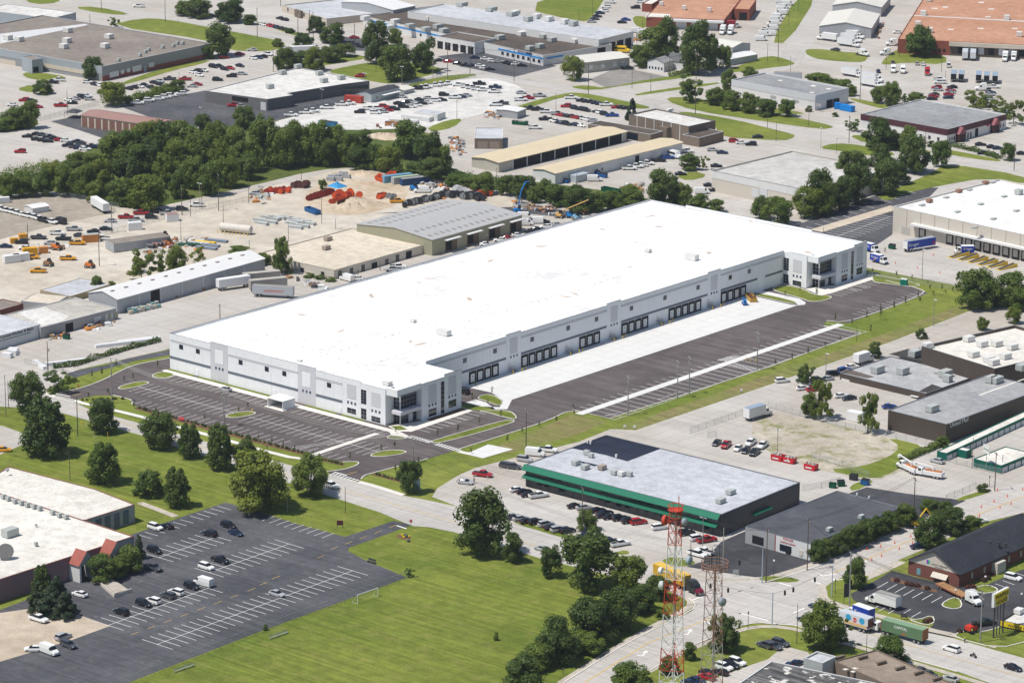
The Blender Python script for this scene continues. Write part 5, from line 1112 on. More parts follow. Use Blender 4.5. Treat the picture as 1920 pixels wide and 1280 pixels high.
TYPE={'S':('sedan','sedan','car'),'U':('suv','SUV','car'),'P':('pickup_truck','pickup truck','pickup'),'V':('van','van','van')}
HD={'n':128,'u':90,'U':-90,'v':0,'V':180,'h':40,'H':220,'k':20,'m':65}
def car(px,py,code,where,group,dang=0.0):
 t,c,hcode=code[0],code[1],code[2]if len(code)>2 else 'v'
 d=CARS[t];P=G(px,py,.75);z=.05
 nm,words_,cat=TYPE[t];pn,pm=PAINT[c]
 rot=R_(HD[hcode]+dang+random.uniform(-3,3));lab='%s %s %s'%(pn,words_,where);loc=(P.x,P.y,z)
 if random.random()<.3 and hcode in 'vuh':rot+=math.pi
 if py<520:
  o=thing(nm,lab,cat,loc,rot,group,d['far']);_slot(o,pm);return o
 o=thing(nm,lab,cat,loc,rot,group)
 b=link('body',d['mb'],None,o);_slot(b,pm)
 link('windows',d['mg'],None,o);r_=link('roof_panel',d['mr'],None,o);_slot(r_,pm)
 xf,xr,wy_,r=d['wh']
 for x in(xf,xr):
  for s in(-1,1):link('wheel',WHEEL,None,o,(x,s*wy_,r),scale=(r,1,r))
 L=d['L']/2
 for s in(-1,1):link('headlight',d['mh'],None,o,(L-.05,s*.56,d['hz']-.02));link('tail_light',d['mt'],None,o,(-L+.02,s*.68,.9))
 if 'bed' in d:link('load_bed',d['me'],None,o)
 return o
def cars(tt,where,group,data,dang=0.0):
 for e in data.split():
  x,y,c=e.split(',');car(*tt(float(x),float(y)),c,where,group,dang)
cars(t00,'on the long factory concrete yard','cars on the factory yard','440,598,Pwh 390,615,Pkh 655,612,Swh 710,628,Skv 750,635,Swv 180,748,Urh 240,752,Skh 90,782,Swh 282,797,Srh 455,788,Prh 540,768,Skh 515,745,Swv 568,735,Sgv 612,725,Ukv 650,715,Swh 672,740,Sgh')
cars(t00,'in the striped lot beside the long factory','cars in the factory car park','965,660,Skv 1005,650,Skv 1048,645,Swv 1083,635,Skv 1130,650,Skv 1157,617,Skv 1200,605,Sgv 1200,630,Skv 1272,590,Pdh 1387,592,Prh 1447,538,Swv 1490,527,Skv 1530,525,Swv 1495,560,Swv 1600,497,Ukv 1645,493,Skv 1685,515,Skv 1727,508,Srv 1800,490,Skv 1680,427,Urh 1798,402,Srh 1890,372,Sgh 1897,433,Swv 1632,595,Ukh 1737,567,Ukh 1815,550,Sgh 1440,643,Sgh 1480,630,Srh')
cars(t00,'on dark asphalt behind the garage row','white patrol cars on dark asphalt','1030,770,Pwh 1118,750,Uwh 1192,738,Uwh 1243,725,Uwh 1285,715,Uwh 1355,700,Uwh 1755,787,Prh 1815,792,Sgh')
cars(t00,'on the pale lot beside the wooded strip','cars on the lot by the woods','205,1018,Skh 280,1003,Skh 320,1008,Sdh 275,1040,Skh 320,1047,Skh 360,1020,Skh 410,1033,Skh 358,1055,Skh 447,1045,Srh 495,1050,Swh 572,1058,Skh 605,1072,Sdh 507,1087,Ukh 555,1097,Sdh 590,1105,Snh 637,1113,Swh 675,1090,Skh 720,1098,Snh 150,1133,Urh')
cars(t00,'under trees near the top road','cars by the top road','1590,115,Skh 1355,45,Skh 1040,45,Pwh')
cars(t10,'in the tan lot by the cream workshop','cars by the cream workshop','180,135,Skv 215,145,Skv 60,182,Swv 95,188,Srv 125,195,Srv 160,203,Snv 195,212,Skv 225,220,Skv 265,228,Skv 20,428,Snv 55,420,Skv 87,405,Pwv')
cars(t10,'in front of the blue striped factory','cars before the blue striped factory','738,278,Srh 720,320,Skv 760,335,Skv 780,345,Skv 780,567,Urh 1720,440,Swh 1640,428,Snh 1775,455,Swh 1820,458,Sgh 1440,458,Srh 1510,472,Skh 1575,482,Skh 1620,488,Snh 1680,492,Swh 1715,508,Swh 1755,515,Skh 1885,467,Skh 1915,475,Skh 1380,450,Skh')
cars(t20,'in front of the blue striped factory','cars before the blue striped factory','30,478,Swh 75,487,Skh')
cars(t10,'on the white gravel lot','vehicles on the white gravel lot','1200,660,Pkh 1240,655,Pwh 1275,650,Pwh 1340,637,Pwh 1385,630,Pwh 1435,625,Pwh 1520,635,Pwh 1580,648,Pwh 1620,655,Pwh 1660,665,Pwh 1705,672,Pwh 1785,685,Pwh 1675,625,Pkh 1795,652,Pnh 1095,722,Sgh 1410,708,Ukh 1490,728,Pwh 1540,722,Snh 1582,712,Sgh 1795,782,Pwh 1845,772,Pdh 1297,733,Sgh 1228,745,Skh 1347,750,Uwh 1393,745,Skh 1160,762,Ugh 1070,773,Skh 1115,765,Skh 1205,785,Swh 1245,772,Skh 1283,765,Swh 1163,795,Swh 1107,797,Ukh 1040,815,Ukh 962,797,Urh 850,812,Pwh 905,812,Pwh 990,823,Srh 950,835,Sgh 895,842,Uwh 777,836,Ukh')
cars(t10,'lined up by the brick office','white pickups by the office fence','262,860,Pwh 375,840,Pwh 425,830,Pwh 530,805,Pwh 645,780,Pwh 695,772,Pwh')
cars(t20,'in the lot behind the station','cars behind the station','70,692,Sgh 65,745,Pwh 120,732,Prh 207,715,Pgh 443,730,Pwh 518,750,Skh 558,757,Skh 597,760,Skh 628,768,Snh 660,775,Snh 707,782,Pwh 405,793,Urh 472,808,Ukv 512,815,Ukv 553,823,Ukv 780,800,Srh 825,803,Skh 858,808,Skh 635,835,Skv 667,843,Uwv 695,853,Ukv 750,862,Pbh 135,810,Pkh 190,818,Pkh 257,835,Pwh 340,850,Pgh 360,858,Srv 400,865,Skv 440,868,Skv 475,877,Srv 515,882,Sgv 552,890,Swv 600,900,Sgh 250,890,Pkh 325,908,Pwv 362,917,Snv 408,925,Ukv 465,930,Snv 515,938,Swv 172,955,Pwh')
cars(t20,'beside the long buff roofed shed','vehicles by the buff roofed shed','1310,1130,Pwh 1100,1200,Pkh 1165,1178,Pbh 880,1260,Pwh 930,1245,Pwh 965,1235,Pwh 1010,1222,Pwh')
cars(t20,'on the lot right of the station','cars right of the station','1840,1022,Skh 1668,1055,Urh 1720,1067,Swh 1792,1078,Ukh 1505,1120,Sgh 1577,1140,Snh 1533,1240,Skh')
cars(t20,'under the open truck shelter','trucks under the buff shelter','360,1150,Vwh 480,1120,Vwh 555,1100,Vwh 625,1080,Vwh 670,1075,Vwh 705,1060,Vwh 815,1035,Ukh')
cars(t20,'near the red brick depot','vehicles by the brick depot','735,15,Vwh 705,50,Uwh 690,80,Uwh 660,95,Snh 640,120,Skh 620,140,Sdh 597,160,Sgh 925,55,Ukh 965,12,Swh 855,145,Sbh 825,165,Skh 935,235,Vwh 985,250,Vwh 1905,215,Swh 1895,260,Vwh 1870,295,Vwh 865,510,Pkh 915,350,Swh')
cars(t30,'in the long row beside the grass strip','white vans beside the grass strip','100,15,Vwh 150,30,Vwh 115,55,Vwh 105,75,Vwh 95,100,Vwh 75,130,Vwh 60,150,Vwh 35,180,Vwh 25,215,Vwh 10,255,Vwh')
cars(t30,'in the terracotta hall truck yard','vehicles in the truck yard','505,370,Sdv 827,532,Snn 937,467,Sdn 1118,475,Sgn 1162,478,Swn 972,240,Swh 1355,490,Pwn 1285,595,Pwh 1290,615,Pwh 1265,655,Urh 1275,670,Sgh 1380,650,Skh 1370,675,Srh 1365,690,Sgh 1245,705,Sdh 1240,720,Srh 1355,705,Srh 1230,738,Skh 1350,728,Snh 1690,650,Pwh 1670,690,Snh 1665,705,Sgh 1660,740,Sgh')
cars(t30,'by the maroon fascia unit','cars by the maroon unit','1595,1080,Skh 1680,1098,Skh 1725,1108,Snh 1610,1145,Skh 1690,1155,Skh 1905,1147,Skh 660,1145,Skh 960,1210,Swh')
cars(t01,'in the row on the fenced gravel lot','white pickups in the fenced row','5,282,Pwv 40,295,Pwv 80,303,Pwv 125,315,Pwv 165,325,Swv 205,335,Pwv 252,345,Pwv 295,358,Pwv 330,370,Pkv 385,380,Pwv 450,382,Vkv')
cars(t01,'along the lane below the woods','cars along the wooded lane','825,372,Sgh 945,345,Prh 1058,315,Prh 1135,345,Ukh 1020,368,Pgh 1175,300,Skh 1255,315,Pgh 1365,285,Ukh 1475,255,Pwh 1910,165,Sgh 555,435,Pgh 430,465,Pwh 698,450,Skh 795,432,Skh 600,480,Sdh 475,507,Pkh 290,498,Pdh 160,533,Ukh 45,562,Snh 375,538,Sgh 185,575,Swh 765,505,Pwh')
cars(t01,'of the works fleet on tan gravel','orange works trucks on the yard','285,748,Pyh 235,645,Pyh 580,540,Pyh 510,655,Pyh')
cars(t11,'beside the tan workshops','vehicles behind the white warehouse','1725,548,Swh 680,808,Vwv 755,805,Swh 1065,717,Pwh 1030,738,Pgh 1830,515,Swh 1890,500,Srh 1060,225,Pyh 1240,150,Vwh')
cars(t21,'on the asphalt behind the white warehouse','vehicles on the rear asphalt','100,345,Vwh 100,395,Vwh 175,380,Vwh 240,378,Skh 45,480,Swh 255,415,Swh 320,400,Sgh 190,435,Skh 140,450,Skh')
cars(t21,'beside the docks of the beige hall','vehicles by the beige hall','620,65,Vwh 1425,158,Vwh 1520,142,Skh 1265,20,Skh 1480,105,Skh')
cars(t02,'parked alone against the white warehouse front','cars at the warehouse front','1690,352,Sgv')
cars(t02,'at the edge of the small concrete patch','cars at the left edge','25,805,Syh')
cars(t12,'in the shade beside the warehouse corner office','cars at the warehouse front','1553,372,Ukv')
cars(t12,'beside the lawn below the white concrete pad','cars beside the lawn','1700,992,Prk 1570,1048,Sgk 1885,928,Udk')
cars(t12,'driving out from behind the roadside tree','traffic on the front road','560,1075,Pwv')
cars(t22,'against the side wall of the green awning store','vehicles beside the store','270,808,Pwk 175,838,Vwk 97,880,Ugk 10,935,Udk')
cars(t22,'in front of the green awnings','cars before the green awnings','40,1105,Swm 90,1120,Skm 125,1142,Skm 200,1150,Pwm 475,1228,Skm 540,1238,Sgm 645,1260,Skm 700,1278,Skm')
cars(t22,'on the worn lot near the red skips','cars near the red skips','1535,755,SkU 1605,772,PrU 1695,795,SwU 1790,755,PwU 1880,775,PwU 1755,812,SkU 1820,828,PkU',18)
cars(t32,'beside the dark brown factory wing','cars by the brown factory','263,345,Swu 340,355,Sru 375,285,Uku 440,275,Sgu 490,240,Uku 545,222,Pbu 575,205,Sbu 630,185,Swu 550,402,Swu 608,420,Sku 910,482,Sbu',-25)
cars(t32,'driving along the dry grass verge','cars by the brown factory','108,290,Uwm')
cars(t32,'outside the green self storage row','cars by the self storage','1270,890,Sgv')
cars(t03,'in the mauve building lot','cars in the office lot','1165,108,Uwv 1245,100,Skv 1570,155,Ukv 1770,150,Snv 1715,95,Ukv 1160,280,Ukv 1548,405,Uwv 1655,355,Pkv 1525,528,Vwv 1440,550,Ukv 1320,595,Uwv 1262,620,Udv 1145,660,Uwv 1080,680,Ukv 910,742,Ukv 475,928,Ugu 515,990,Udv 252,1018,Swh 370,1038,Vwv 290,795,Pwv 600,608,Swv 1150,412,Pdv')
cars(t13,'alone among empty stalls of the asphalt lot','cars in the office lot','158,605,Sgv')
cars(t23,'in the row along the roadside grass','cars along the roadside grass','15,30,Sdm 65,40,Sgm 115,60,Skm 182,68,Ukm 255,85,Ugm 300,108,Skm 350,125,Ugm 415,133,Ukm 560,170,Snm 690,195,Skm 745,210,Skm 810,232,Pwm',5)
cars(t23,'in front of the green awnings','cars before the green awnings','690,18,Skm 740,30,Skm 810,40,Ukm 880,60,Ukm 950,68,Urm 1108,108,Uwm 1310,150,Ukm 1395,190,Uwm 1460,203,Prm')
cars(t23,'at the store lot corner','pickups at the store corner','1390,310,Pwv 1440,292,Pwv')
cars(t23,'passing on the road by the field','traffic on the front road','225,267,Sgv')
cars(t23,'in the lot below the lattice towers','cars below the towers','1690,1118,Uwv 1640,1140,Ukv 1590,1155,Uwv 1560,1190,Skv 1470,1200,Skv 1460,1225,Srv 1390,1255,Snv 1335,1275,Snv 1900,990,Udv 1910,1220,Ugu 1850,1262,Snu')
cars(t33,'beside the streaked roof building','cars by the streaked roof','40,1000,Udv 95,975,Udv 215,1125,Snu 150,1150,Snu 100,1175,Snu 30,1215,Sgu')
cars(t33,'on the road below the diner','traffic on the lower road','1375,1018,Uwv 1840,1158,Skv')
cars(t33,'waiting at the crossing','traffic on the lower road','285,800,SkV 365,700,SnV')
cars(t33,'on the avenue beside the shade trees','traffic on the avenue','1130,250,Snm 1590,60,Swm')
cars(t33,'beside the brick office walk','cars by the brick office','1840,485,Uwv')
cars(t33,'beside the red cable trailer','works pickup','1630,825,Pkm')
cars(t33,'behind the tan gravel roof','cars behind the tan roof','1065,1158,Sdv 1130,1175,Sdv 1210,1208,Sdv 1365,1242,Sgv')
# ---- trucks and trailers
def wheels(o,pts,r=.5,w=1.05):
 for x in pts:
  for s in(-1,1):link('wheel',WHEEL,None,o,(x,s*w,r),scale=(r,1.25,r))
def painted(name,mb,parent,m):return mb.build(name,m,parent)
def cab_parts(o,x,m,sleeper=False,hood=True):
 """cab whose nose ends at x + 3.2 (hood) or x + 2"""
 mb=MB();
 if hood:loft(mb,[(x,.7,2.6,1.1,1.05),(x+1.3,.7,2.65,1.12,1.0),(x+1.75,.7,1.75,1.1,.95),(x+2.9,.7,1.5,1.0,.8),(x+3.2,.75,1.25,.9,.75)])
 else:loft(mb,[(x,.6,2.45,1.05,.98),(x+1.2,.6,2.5,1.05,.95),(x+1.75,.6,1.55,1.05,.95),(x+2.2,.6,1.25,.95,.85)])
 mb.build('cab',m,o)
 MB().hexa([(x+1.34,-.88,1.78),(x+1.78,-.9,1.74),(x+1.78,.9,1.74),(x+1.34,.88,1.78)],[(x+1.3,-.86,2.5),(x+1.42,-.86,2.45),(x+1.42,.86,2.45),(x+1.3,.86,2.5)]).build('windscreen',Mcg,o)
 for s in(-1,1):MB().box(x+.35,x+1.25,s*1.1-.04,s*1.1+.04,1.75,2.4).build('side_window',Mcg,o)
 e=x+(3.2 if hood else 2.2)
 for s in(-1,1):MB().box(e-.1,e+.03,s*.72-.14,s*.72+.14,.95,1.15).build('headlight',Mhl,o)
 MB().box(e-.05,e+.08,-.95,.95,.5,.75).build('bumper',Mrim if hood else Mblk,o)
 if sleeper:
  mb=MB();loft(mb,[(x-1.6,.8,3.3,1.15,1.1),(x-.02,.8,3.3,1.15,1.05)]);mb.hexa([(x,-1.05,2.6),(x+1.1,-1,2.66),(x+1.1,1,2.66),(x,1.05,2.6)],[(x,-1.05,3.3),(x+.4,-.95,3.25),(x+.4,.95,3.25),(x,1.05,3.3)]);mb.build('sleeper',m,o)
def text_on(o,txt,size,m,x,y,z,side=-1,name='lettering'):
 me=letters(txt,m);w=text_w(txt)*size/2
 q=link(name,me,None,o);q.matrix_basis=Matrix(((-side*size,0,0,x+side*w),(0,0,side,y),(0,size,0,z-size*.35),(0,0,0,1)));return q
def box_truck(pxy,ang,label,boxm,roofm_,cabm,L=6.5,W=2.4,H=2.6,hood=True,group=None,z=1.0,name='box_truck'):
 P=G(*pxy,1.2);o=thing(name,label,'truck',(P.x,P.y,.05),R_(ang),group);x0=-L/2-1.2
 MB().box(x0,x0+L,-W/2,W/2,z,z+H).build('cargo_box',boxm,o);MB().box(x0+.03,x0+L-.03,-W/2+.03,W/2-.03,z+H+.003,z+H+.06).build('box_roof',roofm_,o)
 MB().box(x0,x0+.1,-W/2-.03,W/2+.03,z-.15,z-.003).build('bumper',Mblk,o)
 MB().box(x0+.1,x0+L+2,-.5,.5,.55,z-.003).build('chassis',Mblk,o);cab_parts(o,x0+L+.05,cabm,False,hood)
 wheels(o,(x0+1.6,x0+L+(2.2 if hood else 1.3)),.45,W/2-.18);return o
Mbw=mat('white_box_panel',(.74,.74,.73),.55,.05,.3);Mbr=mat('grey_box_roof',(.30,.29,.27),.7,.15,.4);Mbbr=mat('blue_grey_box_roof',(.26,.34,.43),.6,.06,.4)
Mkb=mat('royal_blue_panel',(.01,.05,.36),.4,.04,.4);Mlt=MATS['white_letters']
Mcab=PAINT['w'][1]
box_truck(t33(870,672),178,'white box truck parked across the stalls of the brick office',Mbw,Mbr,Mcab,6.6)
bt=box_truck(t33(690,770),172,'royal blue lettered box truck waiting beside the milk trailer',Mkb,Mbw,Mcab,5.5,H=2.8);text_on(bt,'Kroger',1.5,Mlt,-1.3,-1.23,2.4);text_on(bt,'Kroger',1.5,Mlt,-1.3,1.23,2.4,1)
box_truck(t22(1840,545),84,'white box truck with blue grey roof parked inside the fence',Mbw,Mbbr,Mcab,7.4,H=2.9)
box_truck(t32(720,135),85,'white grocery box truck with red and green mark beside round shrub',Mbw,Mbw,Mcab,5.6,hood=False)
for x,y,a,lab in((770,583,0,'blue and white delivery truck peeking from behind the white warehouse'),(835,668,0,'blue and white delivery truck in front of the beige grocery depot'),(1470,600,232,'blue and white delivery truck backed to the depot dock door')):
 o=box_truck(t31(x,y),a-8,lab,Mkb,Mbw,Mcab,4.6,2.2,2.2,hood=False,group='blue delivery trucks of the grocery depot',z=.8);text_on(o,'Kroger',1.1,Mlt,-1.2,-1.13,2.1);text_on(o,'Kroger',1.1,Mlt,-1.2,1.13,2.1,1)
 MB().box(-1.6,-1.1,-1.14,-1.105,1.0,1.5).build('carrot_mark',mat('orange_mark',(.7,.16,.02),.5,0),o)
def trailer(o,x0,L,boxm,roofm_,W=2.5,H=2.75,z=1.15,wx_=(1.2,2.5)):
 MB().box(x0,x0+L,-W/2,W/2,z,z+H).build('trailer_box',boxm,o);MB().box(x0+.03,x0+L-.03,-W/2+.03,W/2-.03,z+H+.003,z+H+.05).build('trailer_roof',roofm_,o)
 MB().box(x0,x0+L,-.45,.45,z-.3,z-.003).build('chassis',Mblk,o);wheels(o,[x0+w for w in wx_],.5,W/2-.2)
def semi(pxy,ang,label,boxm,roofm_,cabm,L=12.2,sleeper=True,hoodm=None):
 P=G(*pxy,1.6);o=thing('semi_truck',label,'truck',(P.x,P.y,.05),R_(ang));x0=-L/2-2.5
 trailer(o,x0,L,boxm,roofm_);xc=x0+L+(2.6 if sleeper else 1.2)
 cab_parts(o,xc,cabm,sleeper);MB().box(x0+L-2.5,xc+1,-.45,.45,.6,.95).build('frame_rail',Mblk,o);wheels(o,(x0+L-1.9,x0+L-.6,xc+2.2),.5,1.05);return o,x0
Mgc=mat('green_container',(.12,.22,.11),.6,.14,.5,stripe=('X',.45,.08));Myc=mat('yellow_container',(.66,.40,.04),.6,.06,.4,stripe=('X',.45,.06))
o,x0=semi(t33(960,885),181,'white semi truck hauling a long rusty green container',Mgc,mat('green_container_roof',(.20,.31,.19),.6,.12,.5),Mcab,12.2,False)
text_on(o,'CAPITAL',1.0,Mlt,x0+6.5,1.27,3.0,1);MB().box(x0+5,x0+6.2,1.255,1.27,1.3,1.9).build('rust_patch',mat('rust',(.26,.12,.05),.9,.3,1),o)
for xx in(x0-.02,x0+12.1):MB().box(xx,xx+.12,-1.29,1.29,1.15,3.95).build('rust_frame',MATS['rust'],o)
o,x0=semi(t23(1245,510),-13,'dark semi truck with maroon hood pulling a bright yellow container',Myc,mat('yellow_container_roof',(.70,.45,.07),.6,.06,.4),mat('graphite_paint',(.035,.038,.04),.3,0),12.5)
mb=MB();loft(mb,[(x0+12.5+4.42,.72,1.78,1.12,.97),(x0+12.5+5.5,.72,1.53,1.02,.82),(x0+12.5+5.82,.77,1.28,.92,.77)]);mb.build('hood',mat('maroon_paint',(.16,.01,.03),.3,0),o)
o,x0=semi(t33(600,810),178,'white milk tanker style trailer truck with blue picture panel at the crossing',mat('silver_panel',(.6,.62,.64),.5,.05,.4),mat('silver_roof',(.50,.53,.56),.6,.06,.4),Mcab,9.0,False)
o['label']='dairy delivery semi with blue and yellow picture panel behind the green tree'
MB().box(x0+.4,x0+7.5,1.255,1.268,1.3,2.0).build('yellow_picture_band',mat('straw_print',(.62,.40,.16),.5,.1,.6),o)
for k in range(2):MB().lathe((x0+1.8+4.2*k,1.256,3.0),[(.02,0),(.85,.004),(.85,.012),(.02,.014)],16,'y').build('blue_print',mat('sky_print',(.03,.32,.55),.5,.1,.8),o)
MB().lathe((x0+4.0,1.262,2.75),[(.02,0),(.62,.004),(.62,.014),(.02,.016)],16,'y').build('red_badge',mat('red_badge_paint',(.55,.02,.03),.5,0),o);text_on(o,'Dean',.55,Mlt,x0+4.0,1.285,2.75,1)
MB().box(x0-.03,x0-.002,-1.1,1.1,1.4,3.7).build('rear_door',mat('rear_dark_door',(.12,.03,.03),.5,.1,.6),o)
# flatbed
P=G(*t33(1460,625),.8);o=thing('flatbed_truck','white tractor with rusty red flatbed trailer turning in the dark lot','truck',(P.x,P.y,.05),R_(-20))
MB().box(-10,1.5,-1.25,1.25,1.0,1.25).build('flatbed_deck',mat('timber_deck',(.36,.20,.09),.8,.25,.8),o);MB().box(-10,1.5,-1.28,1.28,.8,.997).build('deck_frame',mat('faded_red_steel',(.30,.07,.05),.7,.1,.6),o)
cab_parts(o,4.0,Mcab,True);MB().box(0,5,-.45,.45,.6,.79).build('frame_rail',Mblk,o);wheels(o,(-9,-7.8,1.2,2.3,6.3),.48,1.05)
# depot semi trailer
P=G(*t31(1135,555),1.8);o=thing('semi_trailer','long blue lettered semi trailer backed to the depot dock','trailer',(P.x,P.y,.05),R_(74));trailer(o,-6.5,13,Mkb,mat('trailer_grey_roof',(.30,.33,.38),.6,.05,.4));text_on(o,'Kroger',1.7,Mlt,-3.6,-1.27,2.6);MB().box(-6.52,-6.502,-1.25,1.25,1.15,3.9).build('front_panel',Mbw,o);MB().box(5.2,6.0,-1.275,-1.255,1.6,2.6).build('red_mark',mat('red_badge_paint',(.55,.02,.03),.5,0),o)
o2=MB().box(-6.3,-6.2,-.6,.6,0,1.1).build('landing_gear',Mblk,o)
# parked trailers
TR=[(t01(750,258),-23,13.5,'w','white semi trailer beside the woods on brown gravel'),(t01(1750,840),72,12,'w','white box trailer at the end of the long grey shed'),(t11(40,800),62,13,'s','weathered flat roofed trailer next to the white shed, first of the pair'),(t11(90,850),62,13,'s','weathered flat roofed trailer next to the white shed, second of the pair'),(t11(130,905),30,14,'g','grey lettered semi trailer nearest the white warehouse'),(t10(350,378),55,12,'w','white semi trailer among trees left of the blue striped factory'),(t30(150,575),30,12,'g','pale trailer behind the grey roofed unit')]
for p,a,L,c,lab in TR:
 P=G(*p,2.0);o=thing('semi_trailer',lab,'trailer',(P.x,P.y,.05),R_(a),'parked semi trailers');trailer(o,-L/2,L,{'w':Mbw,'s':mat('weathered_trailer',(.36,.33,.30),.7,.15,.4),'g':mat('grey_trailer',(.40,.42,.45),.5,.06,.4)}[c],{'w':Mbw,'s':mat('tan_trailer_roof',(.45,.42,.37),.7,.15,.4),'g':Mbr}[c])
 MB().box(L/2-2,L/2-1.9,-.6,.6,0,1.1).build('landing_gear',Mblk,o)
 if L==14:MB().box(-3,4,-1.268,-1.255,2.4,2.7).build('red_lettering',mat('faded_red_print',(.45,.16,.14),.6,.1),o);MB().box(-3,3.2,-1.268,-1.255,2.0,2.2).build('red_lettering',MATS['faded_red_print'],o)
for i,(x,y)in enumerate(((1393,575),(1450,578),(1580,582),(1640,588),(1703,590))):
 P=G(*t30(x,y),1.8);o=thing('semi_trailer','blue grey trailer with open dark rear','trailer',(P.x,P.y,.05),R_(122),'open trailers in the truck yard');trailer(o,-4.2,8.4,Mbw,Mbbr);MB().box(-4.23,-4.203,-1.15,1.15,1.25,3.75).build('open_rear',Mp_dk,o)
for x,y in((1478,415),(1538,418)):
 P=G(*t30(x,y),1.8);o=thing('semi_trailer','silver trailer at the terracotta hall docks','trailer',(P.x,P.y,.05),R_(122),'trailers at the docks');trailer(o,-4.2,9.4,MATS['silver_panel'],MATS['silver_roof'])
for x,y,a,lab in((1780,430,300,'white'),(1845,425,300,'white')):
 semi_o=box_truck(t30(x,y),a,'white semi tractor and trailer at the brick hall docks',Mbw,Mbw,Mcab,8)
for x,y,a,L in((450,288,185,7.5),(640,268,5,7.5),(620,295,5,7.5),(600,330,5,8)):box_truck(t30(x,y),a,'white box truck parked by the cream gabled halls',Mbw,MATS['silver_roof']if y>290 else Mbw,Mcab,L,group='box trucks by the cream halls')
for x,y,a in((630,555,0),(775,590,0),(770,630,0)):box_truck(t30(x,y),a,'white box truck mid truck yard',Mbw,MATS['silver_roof'],Mcab,8,group='box trucks in the truck yard')
for x,y,a,c in((705,400,-5,'w'),(900,395,230,'w'),(945,325,225,'w'),(940,520,305,'w'),(1012,525,305,'w'),(1195,540,305,'r'),(1620,660,215,'w')):
 P=G(*t30(x,y),1.2);o=thing('semi_tractor',PAINT[c][0]+' semi tractor without trailer','truck',(P.x,P.y,.05),R_(a),'semi tractors in the truck yard');cab_parts(o,.6,PAINT[c][1],True);MB().box(-3,1.4,-.45,.45,.6,.95).build('frame_rail',Mblk,o);wheels(o,(-2.4,-1.2,2.9),.5,1.0)
for x,y,a,m in((1580,235,300,Mbw),(1640,235,300,Mbw),(1650,195,60,mat('red_truck_box',(.42,.04,.05),.5,.05))):box_truck(t20(x,y),a,'small %s truck outside the brick depot bay doors'%('red' if m is not Mbw else 'white'),m,m,Mcab,5)
bus=G(*t20(800,368),1.5);o=thing('school_bus','yellow school bus beside the tan gabled shed','bus',(bus.x,bus.y,.05),R_(20));mb=MB();loft(mb,[(-5.2,.5,2.9,1.2,1.0),(3.6,.5,2.9,1.2,1.0),(4.0,.5,1.9,1.2,1.0),(5.3,.6,1.5,1.0,.8)]);mb.build('body',Myel,o);MB().box(-4.8,3.4,-1.22,1.22,1.7,2.35).build('windows',Mcg,o);wheels(o,(-3.4,4.3),.48,1.0)
bus=G(*t20(1215,1155),1.5);o=thing('minibus','white minibus at the end of the buff roofed shed','bus',(bus.x,bus.y,.05),R_(-12));mb=MB();loft(mb,[(-3.6,.5,2.9,1.15,1.0),(2.2,.5,2.9,1.15,1.0),(2.7,.5,1.7,1.1,.95),(3.7,.6,1.2,.9,.8)]);mb.build('body',Mcab,o);MB().box(-3.2,1.9,-1.17,1.17,1.6,2.4).build('windows',Mcg,o);wheels(o,(-2.4,2.7),.45,.95)
# bucket trucks by the storage rows
for x,y,a,k in((1060,945,160,0),(1215,985,190,1)):
 P=G(*t32(x,y),1.2);o=thing('utility_truck',('white bucket truck with folded boom parked beyond its twin','white utility truck with long boom nearest the pavement edge')[k],'truck',(P.x,P.y,.05),R_(a));cab_parts(o,2.0,Mcab);MB().box(-4,1.8,-1.2,1.2,.8,1.9).build('utility_body',Mbw,o);MB().box(-3.6,1.4,-.7,.7,1.905,2.1).build('deck_gear',mat('orange_gear',(.45,.16,.05),.7,.4,2),o)
 MB().tube((-1,0,2.1),(-1,0,3.0),.3,8).build('turret',Mbw,o);MB().tube((-1,0,3.0),(4.6,0,3.6),.2,6).build('boom',Mbw,o);MB().box(4.3,5.3,-.4,.4,2.9,3.7).build('bucket',Mbw,o);wheels(o,(-2.8,-1.7,4.3),.5,1.0)
